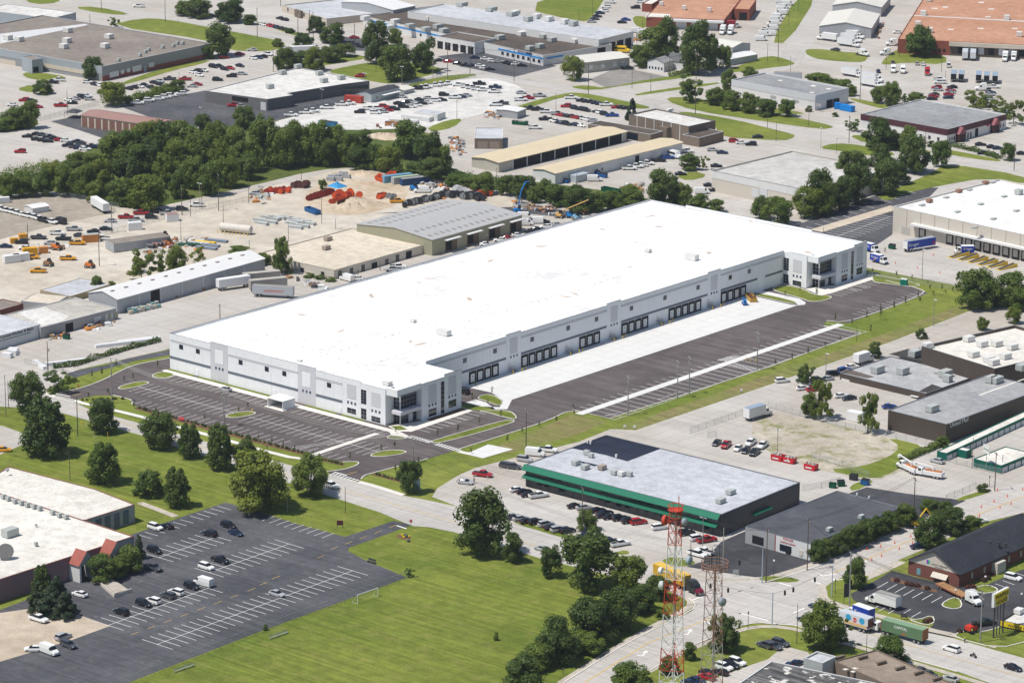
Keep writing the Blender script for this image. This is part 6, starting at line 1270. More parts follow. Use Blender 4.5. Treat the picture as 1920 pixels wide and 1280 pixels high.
 # ================================================================= trees and shrubs
Mbark=mat('tree_bark',(.09,.065,.045),.95,.25,2)
LEAF={'d':leaf_mat('dark_leaves',(.05,.092,.016),(.125,.178,.03),.38),'m':leaf_mat('mid_leaves',(.078,.138,.021),(.185,.245,.04),.42),'l':leaf_mat('light_leaves',(.11,.165,.018),(.24,.28,.04),.42),'c':leaf_mat('conifer_needles',(.022,.042,.018),(.05,.08,.03),.15)}
def crown_mesh(seed,n,kind):
 """leaf clumps spread over overlapping lobes inside a unit envelope (x, y within 0.5, z 0..1)"""
 rnd=random.Random(seed);lobes=[]
 if kind=='round':
  for k in range(42):
   t=rnd.uniform(0,2*math.pi);z=rnd.uniform(.08,.9);rr=.36*math.sqrt(max(.05,1-((z-.42)/.55)**2))*rnd.uniform(.35,1.12)
   lobes.append((Vector((rr*math.cos(t),rr*math.sin(t),z)),rnd.uniform(.10,.19)))
 elif kind=='airy':
  for k in range(22):
   t=rnd.uniform(0,2*math.pi);z=rnd.uniform(.1,.95);rr=.40*math.sqrt(max(.08,1-((z-.45)/.58)**2))*rnd.uniform(.1,1.15)
   lobes.append((Vector((rr*math.cos(t),rr*math.sin(t),z)),rnd.uniform(.06,.13)))
 elif kind=='upright':
  for k in range(60):
   t=k*2.4+rnd.uniform(0,.8);z=.06+.87*k/60;w=.38*(1-max(0,z-.35)**1.4)*min(1,z*5+.4);rr=w*rnd.uniform(.45,1.0)
   lobes.append((Vector((rr*math.cos(t),rr*math.sin(t),z)),rnd.uniform(.09,.17)*(1.1-.45*z)))
 elif kind=='cone':
  for k in range(40):
   z=rnd.uniform(0,.95);t=rnd.uniform(0,2*math.pi);rr=.42*(1-z)*rnd.uniform(.5,1)
   lobes.append((Vector((rr*math.cos(t),rr*math.sin(t),z)),.05+.07*(1-z)))
 elif kind=='dome':
  for k in range(34):
   t=rnd.uniform(0,2*math.pi);z=rnd.uniform(.0,.86);rr=.40*math.sqrt(max(.05,1-(z/.98)**2))*rnd.uniform(.5,1.02)
   lobes.append((Vector((rr*math.cos(t),rr*math.sin(t),z)),rnd.uniform(.10,.15)))
 v,f=[],[];base=.033 if kind!='airy' else.028
 for k in range(n):
  c,r=lobes[rnd.randrange(len(lobes))]
  d=Vector((rnd.gauss(0,1),rnd.gauss(0,1),rnd.gauss(.25,1))).normalized();p=c+d*r*rnd.uniform(.55,1.08)*Vector((1,1,.8)).length/1.62
  nn=(d*1.3+Vector((rnd.uniform(-.8,.8),rnd.uniform(-.8,.8),rnd.uniform(-.3,.9)))).normalized();u=nn.orthogonal().normalized();w=nn.cross(u)
  a=rnd.uniform(0,6.28);u,w=u*math.cos(a)+w*math.sin(a),w*math.cos(a)-u*math.sin(a);s=base*rnd.uniform(.55,1.25)
  i=len(v);v+=[tuple(p-u*s),tuple(p+w*s*.6),tuple(p+u*s),tuple(p-w*s*.6)];f.append((i,i+1,i+2,i+3))
 lo,hi=[],[]
 for a in range(3):q=sorted(p[a]for p in v);lo.append(q[len(q)//100]);hi.append(q[-1-len(q)//100])
 v=[((x-(lo[0]+hi[0])/2)/(hi[0]-lo[0]),(y-(lo[1]+hi[1])/2)/(hi[1]-lo[1]),(z-lo[2])/(hi[2]-lo[2]))for x,y,z in v]
 me=bpy.data.meshes.new('crown');me.from_pydata(v,[],f);me.materials.append(None);return me
CROWN={'round':[crown_mesh(i,8500,'round')for i in range(6)],'airy':[crown_mesh(20+i,4200,'airy')for i in range(3)],'upright':[crown_mesh(40+i,7500,'upright')for i in range(3)],'cone':[crown_mesh(60,6500,'cone')],'dome':[crown_mesh(70+i,5000,'dome')for i in range(2)]}
def trunk_mesh(seed):
 rnd=random.Random(seed);mb=MB();mb.tube((0,0,-.02),(0,0,.35),.022,7,.016,False);mb.tube((0,0,.35),(.01,.0,.8),.016,6,.005)
 for k in range(7):
  t=k*2.4+rnd.random();z=.26+.07*k;mb.tube((0,0,z),(.22*math.cos(t),.22*math.sin(t),z+.2),.009,5,.003)
 me=mb.mesh('trunk');me.materials.append(Mbark);return me
TRUNK=[trunk_mesh(i)for i in range(3)]
TN={'d':'dark green','m':'mid green','l':'light green','c':'dark blue green'}
def tree(px,py,ytop,wpx,tone,where,group,form='round',name='tree',noun='tree'):
 P=G(px,py);h=max(.6,hgt(px,py,ytop));w=wpx*mpp(px,py)
 o=thing(name,'%s %s %s'%(TN[tone],noun,where),'tree' if 'shrub' not in noun and 'hedge' not in noun else 'shrub',(P.x,P.y,0),random.uniform(0,6.28),group)
 cr=CROWN['airy' if form=='sapling' else form];lift={'sapling':.3,'round':.10,'airy':.16,'upright':.07,'cone':.04,'dome':0}[form]
 ch=h*(1-lift);c=link('crown',cr[random.randrange(len(cr))],None,o,(0,0,h*lift),0,(w*.94,w*.94,ch));_slot(c,LEAF[tone])
 if form not in('dome',):link('trunk',TRUNK[random.randrange(3)],None,o,(0,0,0),0,(w*1.6,w*1.6,h)if form=='sapling' else(w*.9 if form!='cone' else w*.4,w*.9 if form!='cone' else w*.4,h))
 return o
def trees(tt,where,group,data,noun='tree',name='tree'):
 for e in data.split():
  q=e.split(',');x,y,yt,w=map(float,q[:4]);tone=q[4][0];form={'':'round','a':'airy','u':'upright','k':'cone','s':'dome'}[q[4][1:]]
  if 'wooded' in where:tone=random.choice('mmlmd' if tone!='l' else 'lm');w*=.88
  X,Y=tt(x,y);_,YT=tt(x,yt);tree(X,Y,YT,w/4.0,tone,where,group,form,name,noun if form!='dome' else 'rounded shrub')
trees(t02,'on the lawn left of the front road','lawn trees by the front road','205,535,245,250,d 345,855,450,330,du 775,685,430,200,d 785,1065,765,235,mu 1195,800,540,270,d 1425,870,625,170,du 1650,960,630,190,du 1330,1240,955,185,du 1835,960,740,185,d')
trees(t02,'on the lawn','lawn shrubs','1115,1155,970,235,ms 440,372,225,220,ma 540,300,270,90,ms','shrubby tree')
tree(487,957,850,99,'l','with yellowish dense crown beside the asphalt lot corner','lawn trees by the front road','round');
trees(t12,'beside the entrance road of the white warehouse','roadside trees at the warehouse entrance','415,1155,860,280,m 1150,1135,900,185,d 140,1180,1000,120,l')
trees(t13,'standing alone on the big field','field trees','1700,320,-155,375,d')
trees(t23,'between the big field and the road','trees between field and road','8,375,155,150,d 290,485,265,170,d 570,570,165,410,d 870,610,335,260,l 1090,650,490,220,d 960,745,560,260,d 780,885,590,320,d 600,965,660,340,d 330,1125,800,330,d 560,1055,910,240,m 150,1175,1000,250,m 80,1340,1090,270,d 1130,790,730,110,ls')
trees(t23,'near the lattice towers','trees near the towers','1330,1105,975,100,d 1600,1045,780,260,da 1600,1040,800,200,d 1170,1205,1090,150,d 900,1340,1150,310,m 870,1330,1180,200,m')
trees(t23,'in the store car park','store car park trees','560,135,-10,150,m')
trees(t33,'at the road crossing','crossing trees','645,565,350,165,d 420,1025,690,330,l 540,1000,800,180,la 920,1135,935,250,m')
trees(t33,'in the row beside the repair shop','street trees by the repair shop','375,368,215,165,d 450,335,200,130,d 530,312,160,165,d 590,285,130,130,d 650,262,85,165,d 720,228,80,140,d 790,203,45,165,d 850,170,40,140,d 915,143,0,170,d 1045,105,-60,160,d')
trees(t33,'beside the gabled brick office','trees by the brick office','1215,255,10,250,d 1390,160,-30,220,d 1530,130,30,130,m')
trees(t32,'near the dark brown factory','trees by the brown factory','260,305,190,105,ds 797,122,5,112,ds 315,575,410,130,m 400,580,280,200,la 395,570,330,150,la 750,690,380,160,la 745,680,400,130,ma 1310,790,715,100,m 300,330,180,110,ma')
trees(t32,'by the avenue kerb','avenue trees','1210,1275,1185,135,d 1040,1305,1240,135,d 1400,1290,1250,120,d 1610,1122,1065,95,ds 1330,1290,1200,110,d')
trees(t31,'on the corner beyond the depot fence','trees beyond the depot fence','1570,1035,750,290,m 1820,1010,770,240,m 1700,1010,860,180,d 1900,1050,880,170,m 1465,900,760,120,ma')
trees(t31,'in the far concrete lot','small lot trees','1840,1145,1030,120,l 1610,1195,1100,90,l 1150,1258,1185,90,ds')
trees(t31,'shading the beige hall','tall trees by the beige hall','390,325,0,210,d 290,345,140,240,l 650,250,-40,225,d 870,180,-80,205,d 70,405,210,235,m 545,290,60,150,d 450,335,90,120,d 980,100,-60,150,d')
trees(t30,'in front of the maroon unit','trees before the maroon unit','830,1115,895,260,d 1060,1135,950,150,m 1100,1295,1020,240,d 1300,1255,1060,150,m 840,1335,1090,225,d 620,1400,1140,230,d 390,1330,1240,140,d 1225,1102,1055,62,ds 1800,1205,1080,115,m 630,985,900,110,ma 960,1100,1000,120,d')
trees(t30,'around the truck yard','trees round the truck yard','1150,425,205,225,m 370,645,550,180,m 450,660,580,140,m 560,700,600,150,m 620,720,640,90,m 820,775,650,100,m 920,795,620,145,m 1010,775,700,80,ma 1110,755,700,130,m 1560,835,680,180,la 1700,845,730,150,la 1840,935,750,160,la 1620,800,700,140,ma 1780,880,780,140,ma')
trees(t30,'in front of the grey roofed unit','trees before the grey roofed unit','140,875,750,125,m 10,865,750,125,m 305,838,795,55,ds 505,875,845,52,ds')
trees(t20,'round the small white house','trees round the white house','960,505,350,155,m 1060,445,210,235,m 1165,425,140,205,d 1385,555,165,290,d 1590,515,350,115,m 1480,520,300,160,d 1660,480,440,60,m')
trees(t20,'by the bend of the upper road','trees by the road bend','1330,765,560,205,ma 1520,785,660,155,m 1650,825,690,145,m 1780,845,700,150,m 1890,875,750,115,m 1620,695,520,120,m 1780,575,505,125,m 1340,760,600,140,ma 1570,790,680,100,m')
trees(t20,'with round white flowering crown by the tan shed','round tree','455,605,430,165,l')
trees(t20,'beside the station','station trees','905,905,740,92,ck 1330,1275,1160,145,m 1430,1275,1170,90,la 880,900,830,70,ck')
trees(t10,'on the lawn before the blue striped factory','trees before the blue striped factory','570,325,180,185,d 450,245,130,125,d 355,350,255,145,d 900,475,165,205,d 1060,605,340,240,d 1050,345,220,105,m 1270,545,290,225,da 1250,540,330,150,d 1000,520,340,160,d')
trees(t10,'in the clump left of the lawn','clump left of the lawn','210,525,360,155,d 440,535,360,165,l 310,505,390,205,d 560,465,350,180,d 670,425,330,150,d 165,350,290,90,m 250,250,215,70,d')
trees(t10,'in the wooded strip','trees of the wooded strip','60,1245,890,245,d 290,1235,920,220,m 200,1265,980,200,d 450,1235,920,250,m 590,1225,950,225,m 700,1245,1000,200,m 780,1135,980,205,m 770,1275,1110,185,m 900,1275,1090,200,m 1000,1295,1100,200,l 1170,1185,910,300,m 1300,1295,1010,275,m 1400,1310,1100,150,m 130,1150,950,180,d 380,1140,960,190,d 520,1250,1030,180,m')
trees(t00,'near the long factory','trees by the long factory','700,595,430,158,d 840,795,620,195,l 1640,425,190,210,d 1560,445,340,95,m 320,705,600,155,ms 855,208,130,92,ma 900,760,700,80,m')
trees(t00,'by the top road','trees by the top road','1490,135,0,190,d 1720,165,0,215,d 1880,185,110,105,d 1380,120,10,130,m')
trees(t00,'in the hedge behind the patrol cars','hedge trees','960,778,720,80,m 1050,745,700,100,m 1120,725,690,90,m 1190,705,650,110,m 1260,690,630,100,m 1330,685,600,115,m')
trees(t00,'at the picture edge by the pale lot','edge trees','230,965,760,135,m 110,965,810,185,m 20,985,910,115,m 170,960,850,120,m 60,980,880,120,m')
trees(t00,'in the wooded strip','trees of the wooded strip','560,1290,1140,170,d 700,1295,1150,200,d 840,1275,1010,250,d 980,1265,980,240,d 1100,1205,920,250,d 1220,1205,920,250,d 1360,1195,910,250,d 1150,1295,1050,220,d 1300,1295,1050,220,d 1480,1295,1000,250,d 1520,975,860,140,d 1620,1155,920,225,d 1750,1205,960,220,d 1660,1305,1060,225,m 1830,965,800,190,l 1850,1285,1060,235,d 1030,1300,1090,200,d')
trees(t01,'in the wooded strip','trees of the wooded strip','60,205,20,175,m 180,195,10,185,m 330,185,0,185,m 500,195,-30,190,d 620,195,-40,200,d 720,235,80,160,d 870,245,75,165,l 1110,295,40,285,m 1340,205,10,175,m 1580,185,-60,200,m 760,175,-80,220,d 950,155,-100,230,d 1250,125,-120,230,d 1450,135,-100,220,d 1700,125,-100,220,d 1850,65,-100,220,m 400,100,-60,200,d 560,60,-80,200,d 980,190,60,150,d 1000,280,180,110,m 930,270,200,90,m')
trees(t01,'behind the long grey shed','trees behind the grey shed','1060,825,610,205,la 1200,795,590,165,la 1330,765,570,175,l 1490,695,570,135,la 720,895,795,92,m 1790,625,565,145,m 840,880,830,60,m 1040,760,640,110,la')
trees(t11,'by the tan flat roofed workshop','trees by the tan workshop','190,775,505,155,ma 190,765,540,120,m 60,705,620,105,m 250,770,730,70,ms 400,800,770,90,ms 480,810,780,90,ms 560,830,800,80,ms 500,140,70,70,m 900,470,425,60,l')
trees(t11,'in the row of trees behind the yard','trees behind the yard','1300,75,-90,210,d 1700,175,20,170,m 1880,185,40,135,d 1480,115,30,140,m 1560,125,50,140,m 1620,130,40,130,m 1200,40,-60,170,d')
trees(t21,'in the row of trees behind the yard','trees behind the yard','80,205,40,185,d 250,215,70,135,m 330,265,110,155,m 490,315,120,205,d 640,305,170,155,m 760,295,160,165,m 900,265,150,185,m 880,185,110,140,m 1140,250,0,245,d 1290,265,100,125,m 1400,290,180,165,m 1530,310,215,115,m 170,240,120,120,m 420,270,160,120,m 570,310,190,120,m 1180,260,60,180,d')
trees(t21,'before the beige hall','trees before the beige hall','1870,365,200,155,m')
trees(t03,'beside the mauve walls','evergreens by the mauve walls','320,720,410,160,du 430,760,480,200,ck 400,760,560,260,ck 300,740,520,170,ck 480,790,600,180,ck 1040,350,170,90,ck 590,30,-40,90,ma','evergreen')
trees(t03,'shading the entrance ramp','trees by the entrance ramp','770,520,325,195,m 850,500,360,150,m 960,450,265,195,m 910,470,330,140,m')
trees(t13,'at the end of the field fence','fence shrubs','1150,485,415,75,ma 70,885,840,40,ms 1800,960,900,40,ms','small shrub')
SAP=((t02,'1183,200,135 932,305,255 1000,290,235 810,395,350 690,275,215 765,265,190 873,190,130 1005,500,455 1085,520,485 1170,535,490 1535,590,540 1790,525,490 1858,505,455 1865,740,680 665,430,380'),(t12,'120,770,715 205,800,745 292,820,770 20,730,695 705,895,825 940,830,770 1040,800,745 1048,690,640 430,850,815 1045,980,920 1362,720,655 1515,680,620 1675,625,560 1838,575,515 1645,340,300 1770,400,335 1622,450,385 1738,480,425 1885,760,695 1613,840,795 1220,910,860'),(t22,'75,690,640 205,640,600 333,610,555 460,500,465 465,550,510'),(t31,'100,850,805 238,915,850 128,950,900 365,945,875 505,1130,1065 740,1120,1045 630,1160,1105 845,1120,995 945,1045,970 1030,1010,935 770,1220,1155 1240,940,900 1125,960,900 1215,900,850 1140,990,940 540,1270,1240 962,800,750 1080,820,780 1197,850,820 1305,900,850 1330,920,890 1385,910,870 785,760,730'),(t32,'55,180,125 180,150,80 300,100,40 427,50,0'))
for tt,d in SAP:
 wh={id(t02):'at the warehouse car park end',id(t12):'near the glazed warehouse corner',id(t22):'on the verge below the trailer court',id(t31):'on the slope past the far office',id(t32):'on the verge by the trailer stalls'}[id(tt)]
 for e in d.split():
  x,y,yt=map(float,e.split(','));X,Y=tt(x,y);tree(X,Y,tt(x,yt)[1],4.3,'m',wh,'young trees on the warehouse site','sapling','sapling','young tree')
def hedge(pts,w,h,label,n,tone='m'):
 """a clipped row of leaves along pts"""
 p=[Vector(G(*q)[:2])for q in pts];v,f=[],[];seg=[(a,b)for a,b in zip(p,p[1:])];tot=sum((b-a).length for a,b in seg);rnd=random.Random(n)
 for a,b in seg:
  t=(b-a).normalized();q=Vector((-t.y,t.x))
  for k in range(int(n*(b-a).length/tot)):
   c=a+(b-a)*rnd.random()+q*rnd.uniform(-w,w)*.5;z=h*rnd.uniform(.1,1.0)*(.75+.25*math.sin(c.x*.9)*math.cos(c.y*.7));s=rnd.uniform(.15,.35)
   u=Vector((rnd.gauss(0,1),rnd.gauss(0,1),rnd.gauss(0,1))).normalized();w_=u.orthogonal().normalized();i=len(v);P=Vector((*c,z))-Vector((*p[0],0))
   v+=[tuple(P-u*s),tuple(P+w_*s*.7),tuple(P+u*s),tuple(P-w_*s*.7)];f.append((i,i+1,i+2,i+3))
 me=bpy.data.meshes.new('hedge');me.from_pydata(v,[],f);me.materials.append(LEAF[tone]);return thing('hedge',label,'hedge',(*p[0],.02),0,None,me)
hedge([(100,690),(140,686),(180,673),(240,655),(300,640)],1.8,1.9,'clipped green hedge along the paved yard edge',2600,'d')
hedge([t30(1370,1095),t30(1560,1140),t30(1740,1195)],3,2.2,'green hedge in front of the maroon fascia unit',1800)
hedge([t20(1180,575),t20(1250,560),t20(1360,530)],3,2.2,'green hedge below the small white house',1200)
hedge([t32(1000,900),t32(1130,850),t32(1270,790)],2.5,2.0,'scrubby hedge along the chain link fence by the storage rows',1500)
hedge([(0,340),(40,332),(100,318)],9,5,'dense scrub at the left end of the wooded strip',2500)
hedge([t00(0,980),t00(120,945),t00(270,930)],4,3,'dense scrub beside the pale lot at the picture edge',1200)
hedge([(840,335),(900,340),(960,352),(1080,372),(1180,382)],7,3.5,'long band of scrub behind the white warehouse',5200,'m')
hedge([t00(880,790),t00(1100,735),t00(1380,670)],5,4,'overgrown hedge beside the patrol car row',2200,'m')
# low shrubs of the planting strip by the front road
_sh=CROWN['dome'][0]
for a,b,n in(((258,765),(575,852),46),((602,861),(642,871),7),((702,889),(758,903),9),((150,751),(232,748),9)):
 for i in range(n):
  x,y=a[0]+(b[0]-a[0])*(i+random.uniform(.2,.8))/n,a[1]+(b[1]-a[1])*(i+.5)/n;P=G(x,y);s=random.uniform(.7,1.1)
  o=thing('low_shrub','small clipped shrub in the mulch strip before the car park','shrub',(P.x,P.y,.05),random.random()*6,'low shrubs in the mulch strip',_sh,None,(s,s,s*.8));_slot(o,LEAF['d'])
  # ================================================================= towers, poles, wires, fences, yard things
_bar=MB().tube((0,0,0),(0,0,1),1.0,6).mesh('bar')
BARM={}
def bar(par,a,b,r,m,name):
 """a straight round member between two points"""
 if m.name not in BARM:me=_bar.copy();me.materials.append(m);BARM[m.name]=me
 a,b=Vector(a),Vector(b);d=b-a;o=link(name,BARM[m.name],None,par);o.matrix_basis=Matrix.Translation(a)@d.to_track_quat('Z','Y').to_matrix().to_4x4()@Matrix.Diagonal((r,r,d.length,1));return o
Mt_red=mat('tower_orange_red',(.50,.055,.025),.6,.1,.5);Mt_wh=mat('tower_white',(.70,.70,.70),.6,.05,.5);Mt_rust=mat('rusty_tower_steel',(.27,.15,.115),.8,.25,1.5);Mt_gal=mat('faded_tower_steel',(.38,.36,.35),.7,.15,1.5)
def tower(px,py,label,H,w0,w1,n,colour,rot,th=1.0):
 P=G(px,py);o=thing('radio_tower',label,'tower',(P.x,P.y,0),rot)
 ring=lambda z:[Vector((math.cos(t)*r_,math.sin(t)*r_,z))for t in(0,2.0944,4.18879)for r_ in[(w0+(w1-w0)*z/H)/1.732]]
 for k in range(n):
  z0,z1=H*k/n,H*(k+1)/n;A,B,m=ring(z0),ring(z1),colour((z0+z1)/2)
  for i in range(3):
   j=(i+1)%3;bar(o,A[i],B[i],.16*th,m,'leg');bar(o,A[i],A[j],.09*th,m,'horizontal_brace');mid=(A[i]+A[j])/2;bar(o,B[i],mid,.08*th,m,'diagonal_brace');bar(o,B[j],mid,.08*th,m,'diagonal_brace')
  if k%2==0:bar(o,(0,0,z0),(0,0,min(H,z0+2*H/n)),.16,m if k%4 else Mt_gal,'cable_ladder')
 return o,ring
def topof(px,py,y):return hgt(px,py,y)
tb=(1258,1420);H1=topof(*tb,955);z_at=lambda y:topof(*tb,y)
bands=[(z_at(1262),Mt_wh),(z_at(1206),Mt_red),(z_at(1142),Mt_wh),(z_at(1080),Mt_red),(z_at(1012),Mt_wh),(999,Mt_red)]
o,ring=tower(*tb,'tall red and white lattice radio tower with dish antennas',H1,7.0,2.4,22,lambda z:next(m for t,m in bands if z<t),.5,.78)
for z,r,m in((H1,1.7,Mt_red),(H1-1.6,1.6,Mt_red),(H1+1.0,1.7,Mt_red)):
 for k in range(10):a,b2=2*math.pi*k/10,2*math.pi*(k+1)/10;bar(o,(r*math.cos(a),r*math.sin(a),z),(r*math.cos(b2),r*math.sin(b2),z),.09,m,'platform_rail')
MB().lathe((0,0,H1-.06),[(.1,0),(1.65,.0),(1.65,.08),(.1,.08)],10).build('platform',Mt_red,o)
for k in range(5):a=2*math.pi*k/5;bar(o,(1.7*math.cos(a),1.7*math.sin(a),H1),(1.7*math.cos(a),1.7*math.sin(a),H1+1),.06,Mt_red,'platform_post')
bar(o,(.6,.3,H1),(.6,.3,H1+3.2),.09,Mt_red,'beacon_mast')
def dish(o,ang,dist,z,r,m,m2=None):
 d=Vector((math.cos(ang),math.sin(ang),0));q=MB().lathe((0,0,0),[(r*.3,-.5),(r,-.35),(r,.35),(r*.6,.55),(r*.1,.7)],16,'x').build('dish_antenna',m,o,loc=d*dist+Vector((0,0,z)),rot=ang);bar(o,d*(dist*.3)+Vector((0,0,z)),d*(dist-.4)+Vector((0,0,z)),.1,m2 or Mt_gal,'dish_arm')
cl=HEAD+math.pi/2-.5
dish(o,cl,2.6,z_at(978),1.15,Mt_red,Mt_red);dish(o,cl+2.9,2.6,z_at(973),.8,mat('grey_dish',(.25,.28,.33),.5,.05),Mt_red);dish(o,cl,3.4,z_at(1074),.8,Mt_wh,Mt_wh);dish(o,cl+.35,2.9,z_at(1098),1.0,mat('pale_dish',(.5,.54,.52),.5,.05),Mt_red);dish(o,cl+3.1,3.6,z_at(1045),1.05,mat('blue_grey_dish',(.30,.36,.42),.5,.05),Mt_wh)
o.rotation_euler.z=0
tb2=(1332,1430);H2=topof(*tb2,1062)
o,ring=tower(*tb2,'shorter rusty lattice tower with round antenna ring at its top',H2,6.2,3.4,16,lambda z:Mt_gal if topof(*tb2,1255)<z<topof(*tb2,1190)else Mt_rust,0,.62)
for z in(H2-.4,H2+.4,H2+1.2):
 for k in range(16):a,b2=2*math.pi*k/16,2*math.pi*(k+1)/16;bar(o,(3.0*math.cos(a),3.0*math.sin(a),z),(3.0*math.cos(b2),3.0*math.sin(b2),z),.1,Mt_rust,'antenna_ring')
for k in range(12):a=2*math.pi*k/12;bar(o,(3.0*math.cos(a),3.0*math.sin(a),H2-.6),(3.0*math.cos(a),3.0*math.sin(a),H2+1.4),.07,Mt_rust,'ring_post');bar(o,(3.0*math.cos(a),3.0*math.sin(a),H2-.4),(.6*math.cos(a),.6*math.sin(a),H2-.4),.06,Mt_rust,'ring_spoke')
for x,y,e in((1.2,1.4,9),(-1.3,.6,4),(.2,-1.5,3.4),(1.6,-.6,5),(-.4,1.2,3)):bar(o,(x,y,H2),(x,y,H2+e),.09,Mt_gal if e==9 else Mrail,'whip_antenna')
dish(o,cl+2.8,2.6,topof(*tb2,1122),.95,MATS['grey_dish'],Mt_rust)
# ---- poles
Mwood=mat('weathered_pole_wood',(.13,.105,.085),.95,.25,1.2);Mwood2=mat('grey_pole_wood',(.28,.27,.255),.95,.15,1.2);Mpgr=mat('grey_painted_steel',(.36,.42,.48),.5,.05)
POLES={}
def pole(x,y,yt,kind,where,key=None):
 P=G(x,y);h=hgt(x,y,yt);lab,nm,cat={'w':('wooden utility pole with crossarm','utility_pole','pole'),'g':('tall grey utility pole with crossarms','utility_pole','pole'),'p':('plain thin pole','pole','pole'),'l':('light pole with lamp head','light_pole','light pole'),'s':('pale steel signal pole','signal_pole','pole'),'b':('short dark lamp post','lamp_post','lamp post'),'o':('dark lamp post with white globe','lamp_post','lamp post')}[kind]
 o=thing(nm,lab+' '+where,cat,(P.x,P.y,0),0,{'w':'utility poles','g':'utility poles','p':'thin poles','l':'light poles','s':'signal poles','b':'lamp posts','o':'lamp posts'}[kind])
 m={'w':Mwood,'g':Mwood2,'p':Mwood,'l':Mwood2,'s':Mpgr,'b':Mrail,'o':Mrail}[kind];r={'w':.16,'g':.19,'p':.11,'l':.12,'s':.16,'b':.08,'o':.07}[kind]
 MB().tube((0,0,0),(0,0,h),r,7,r*.7).build('shaft',m,o)
 if kind in 'wg':
  t=Vector((.8,-.6,0))
  for dz in((.5,)if kind=='w' else(.5,1.9)):
   q=MB();c=Vector((0,0,h-dz));n_=t.cross(Vector((0,0,1)))*.09
   for s0,s1 in((-1.25,1.25),):q.hexa([c+t*s0-n_,c+t*s1-n_,c+t*s1+n_,c+t*s0+n_],[c+t*s0-n_+Vector((0,0,.16)),c+t*s1-n_+Vector((0,0,.16)),c+t*s1+n_+Vector((0,0,.16)),c+t*s0+n_+Vector((0,0,.16))])
   q.build('crossarm',m,o)
  for s0 in(-1.1,0,1.1):q=t*s0;MB().tube((q.x,q.y,h-.34),(q.x,q.y,h-.05),.06,5).build('insulator',Mt_wh,o)
  if h>9 and(int(x)%3==0):MB().lathe((.35,.2,h-3.2),[(.24,0),(.26,.1),(.26,.9),(.2,1)],8).build('transformer',Mac,o)
 if kind=='l':MB().box(-.2,1.1,-.14,.14,h-.12,h+.06).build('lamp_head',Mt_wh,o);MB().box(-1.1,.2,-.14,.14,h-.12,h+.06).build('lamp_head',Mt_wh,o)if int(x)%2 else None
 if kind=='b':MB().lathe((0,0,h-.1),[(.08,0),(.2,.15),(.2,.45),(.05,.6)],8).build('lantern',Mrail,o)
 if kind=='o':MB().lathe((0,0,h),[(.06,0),(.24,.12),(.3,.3),(.24,.5),(.05,.6)],10).build('globe',Mt_wh,o)
 POLES[key or(round(x),round(y))]=(Vector((P.x,P.y,h-.3)))
 return o
def poles(tt,where,data):
 for e in data.split():
  q=e.split(',');X,Y=tt(float(q[0]),float(q[1]));pole(X,Y,tt(0,float(q[2]))[1],q[3],where,(id(tt),q[0]))
poles(t02,'along the front road','360,225,0,w 840,465,125,g 1680,640,370,g 583,710,400,w 525,1040,820,p 45,550,250,p 65,500,295,p')
poles(t12,'at the warehouse entrance','1178,910,720,g 235,1282,1090,l 670,1285,1090,p 85,860,790,b')
poles(t22,'beside the trailer court','105,805,515,w 868,555,260,g 1240,425,145,g 1328,395,115,g 1838,215,-70,g');poles(t23,'before the green awning store','525,155,-185,w 1430,265,40,l 1340,330,215,p')
poles(t32,'by the brown factory lots','432,270,90,l 70,840,655,l 1530,950,720,p 1700,1120,830,w 1757,960,845,p 1095,1250,1020,w 1660,1090,1020,b')
poles(t31,'near the grocery depot','1155,825,590,l 1240,1165,965,l 665,1280,1165,p 260,370,175,l 415,470,430,l')
poles(t23,'at the crossing','1288,700,460,s 1875,530,275,s 1905,525,120,w 1770,870,755,b 385,1220,1180,b');poles(t33,'at the crossing','293,435,55,w 610,705,295,g 478,635,395,s 503,615,515,b 30,845,600,s 215,985,690,p 738,1050,870,b')
poles(t33,'by the brick office','1592,975,590,g 1628,560,490,o 1405,660,590,o 1900,690,620,o 42,490,370,o')
poles(t00,'by the long factory','760,80,-30,w 1240,165,-40,w 675,180,110,w 507,865,675,p 1343,610,545,l 1497,865,805,l')
poles(t10,'round the upper lawns','10,290,60,w 130,540,365,w 315,260,75,w 403,250,80,w 430,330,90,w 740,405,180,w 1328,580,425,l 1437,600,330,w 1095,640,500,l 1605,560,350,w 1507,900,745,p 495,785,670,l 815,680,550,l 900,545,440,p 990,640,560,p 185,50,-50,w 840,1270,1130,p 1100,1285,1200,p')
poles(t20,'along the upper road','15,610,370,w 572,710,485,w 900,665,525,p 1040,690,555,p 1375,855,390,w 1285,570,410,w 1362,560,400,w 1915,960,800,p 140,500,290,w 605,95,-40,p 502,150,75,p 980,210,150,p 1915,465,330,p 328,860,690,l 1180,580,400,p 1635,490,360,p')
poles(t30,'round the truck yard','75,460,180,w 155,195,80,p 228,85,-20,p 168,545,415,l 690,755,490,w 885,520,420,p 1300,540,400,p 985,430,340,p 703,280,200,p 607,1075,870,w 395,1115,965,o 513,1155,1040,o 305,950,815,p 1180,1060,960,p 60,1060,920,p 1845,1280,1080,w 1330,600,525,l')
poles(t01,'in the gravel yard','1640,300,25,w 1365,335,135,w 1430,345,150,p 1500,290,95,l 1515,290,95,p 1155,345,230,p 840,465,255,w 210,560,395,w 745,715,470,w 1358,530,385,l 1865,245,50,p 1650,1110,1000,w 1675,400,260,p 1870,590,525,l')
poles(t11,'behind the white warehouse','340,75,0,p 493,395,200,p 243,530,380,p 597,440,365,l 1805,170,-20,p 930,745,670,w 765,820,740,p 1735,545,480,w');poles(t21,'behind the white warehouse','685,310,235,w 485,130,20,p')
Mwire=mat('black_cable',(.03,.03,.033),.6,0)
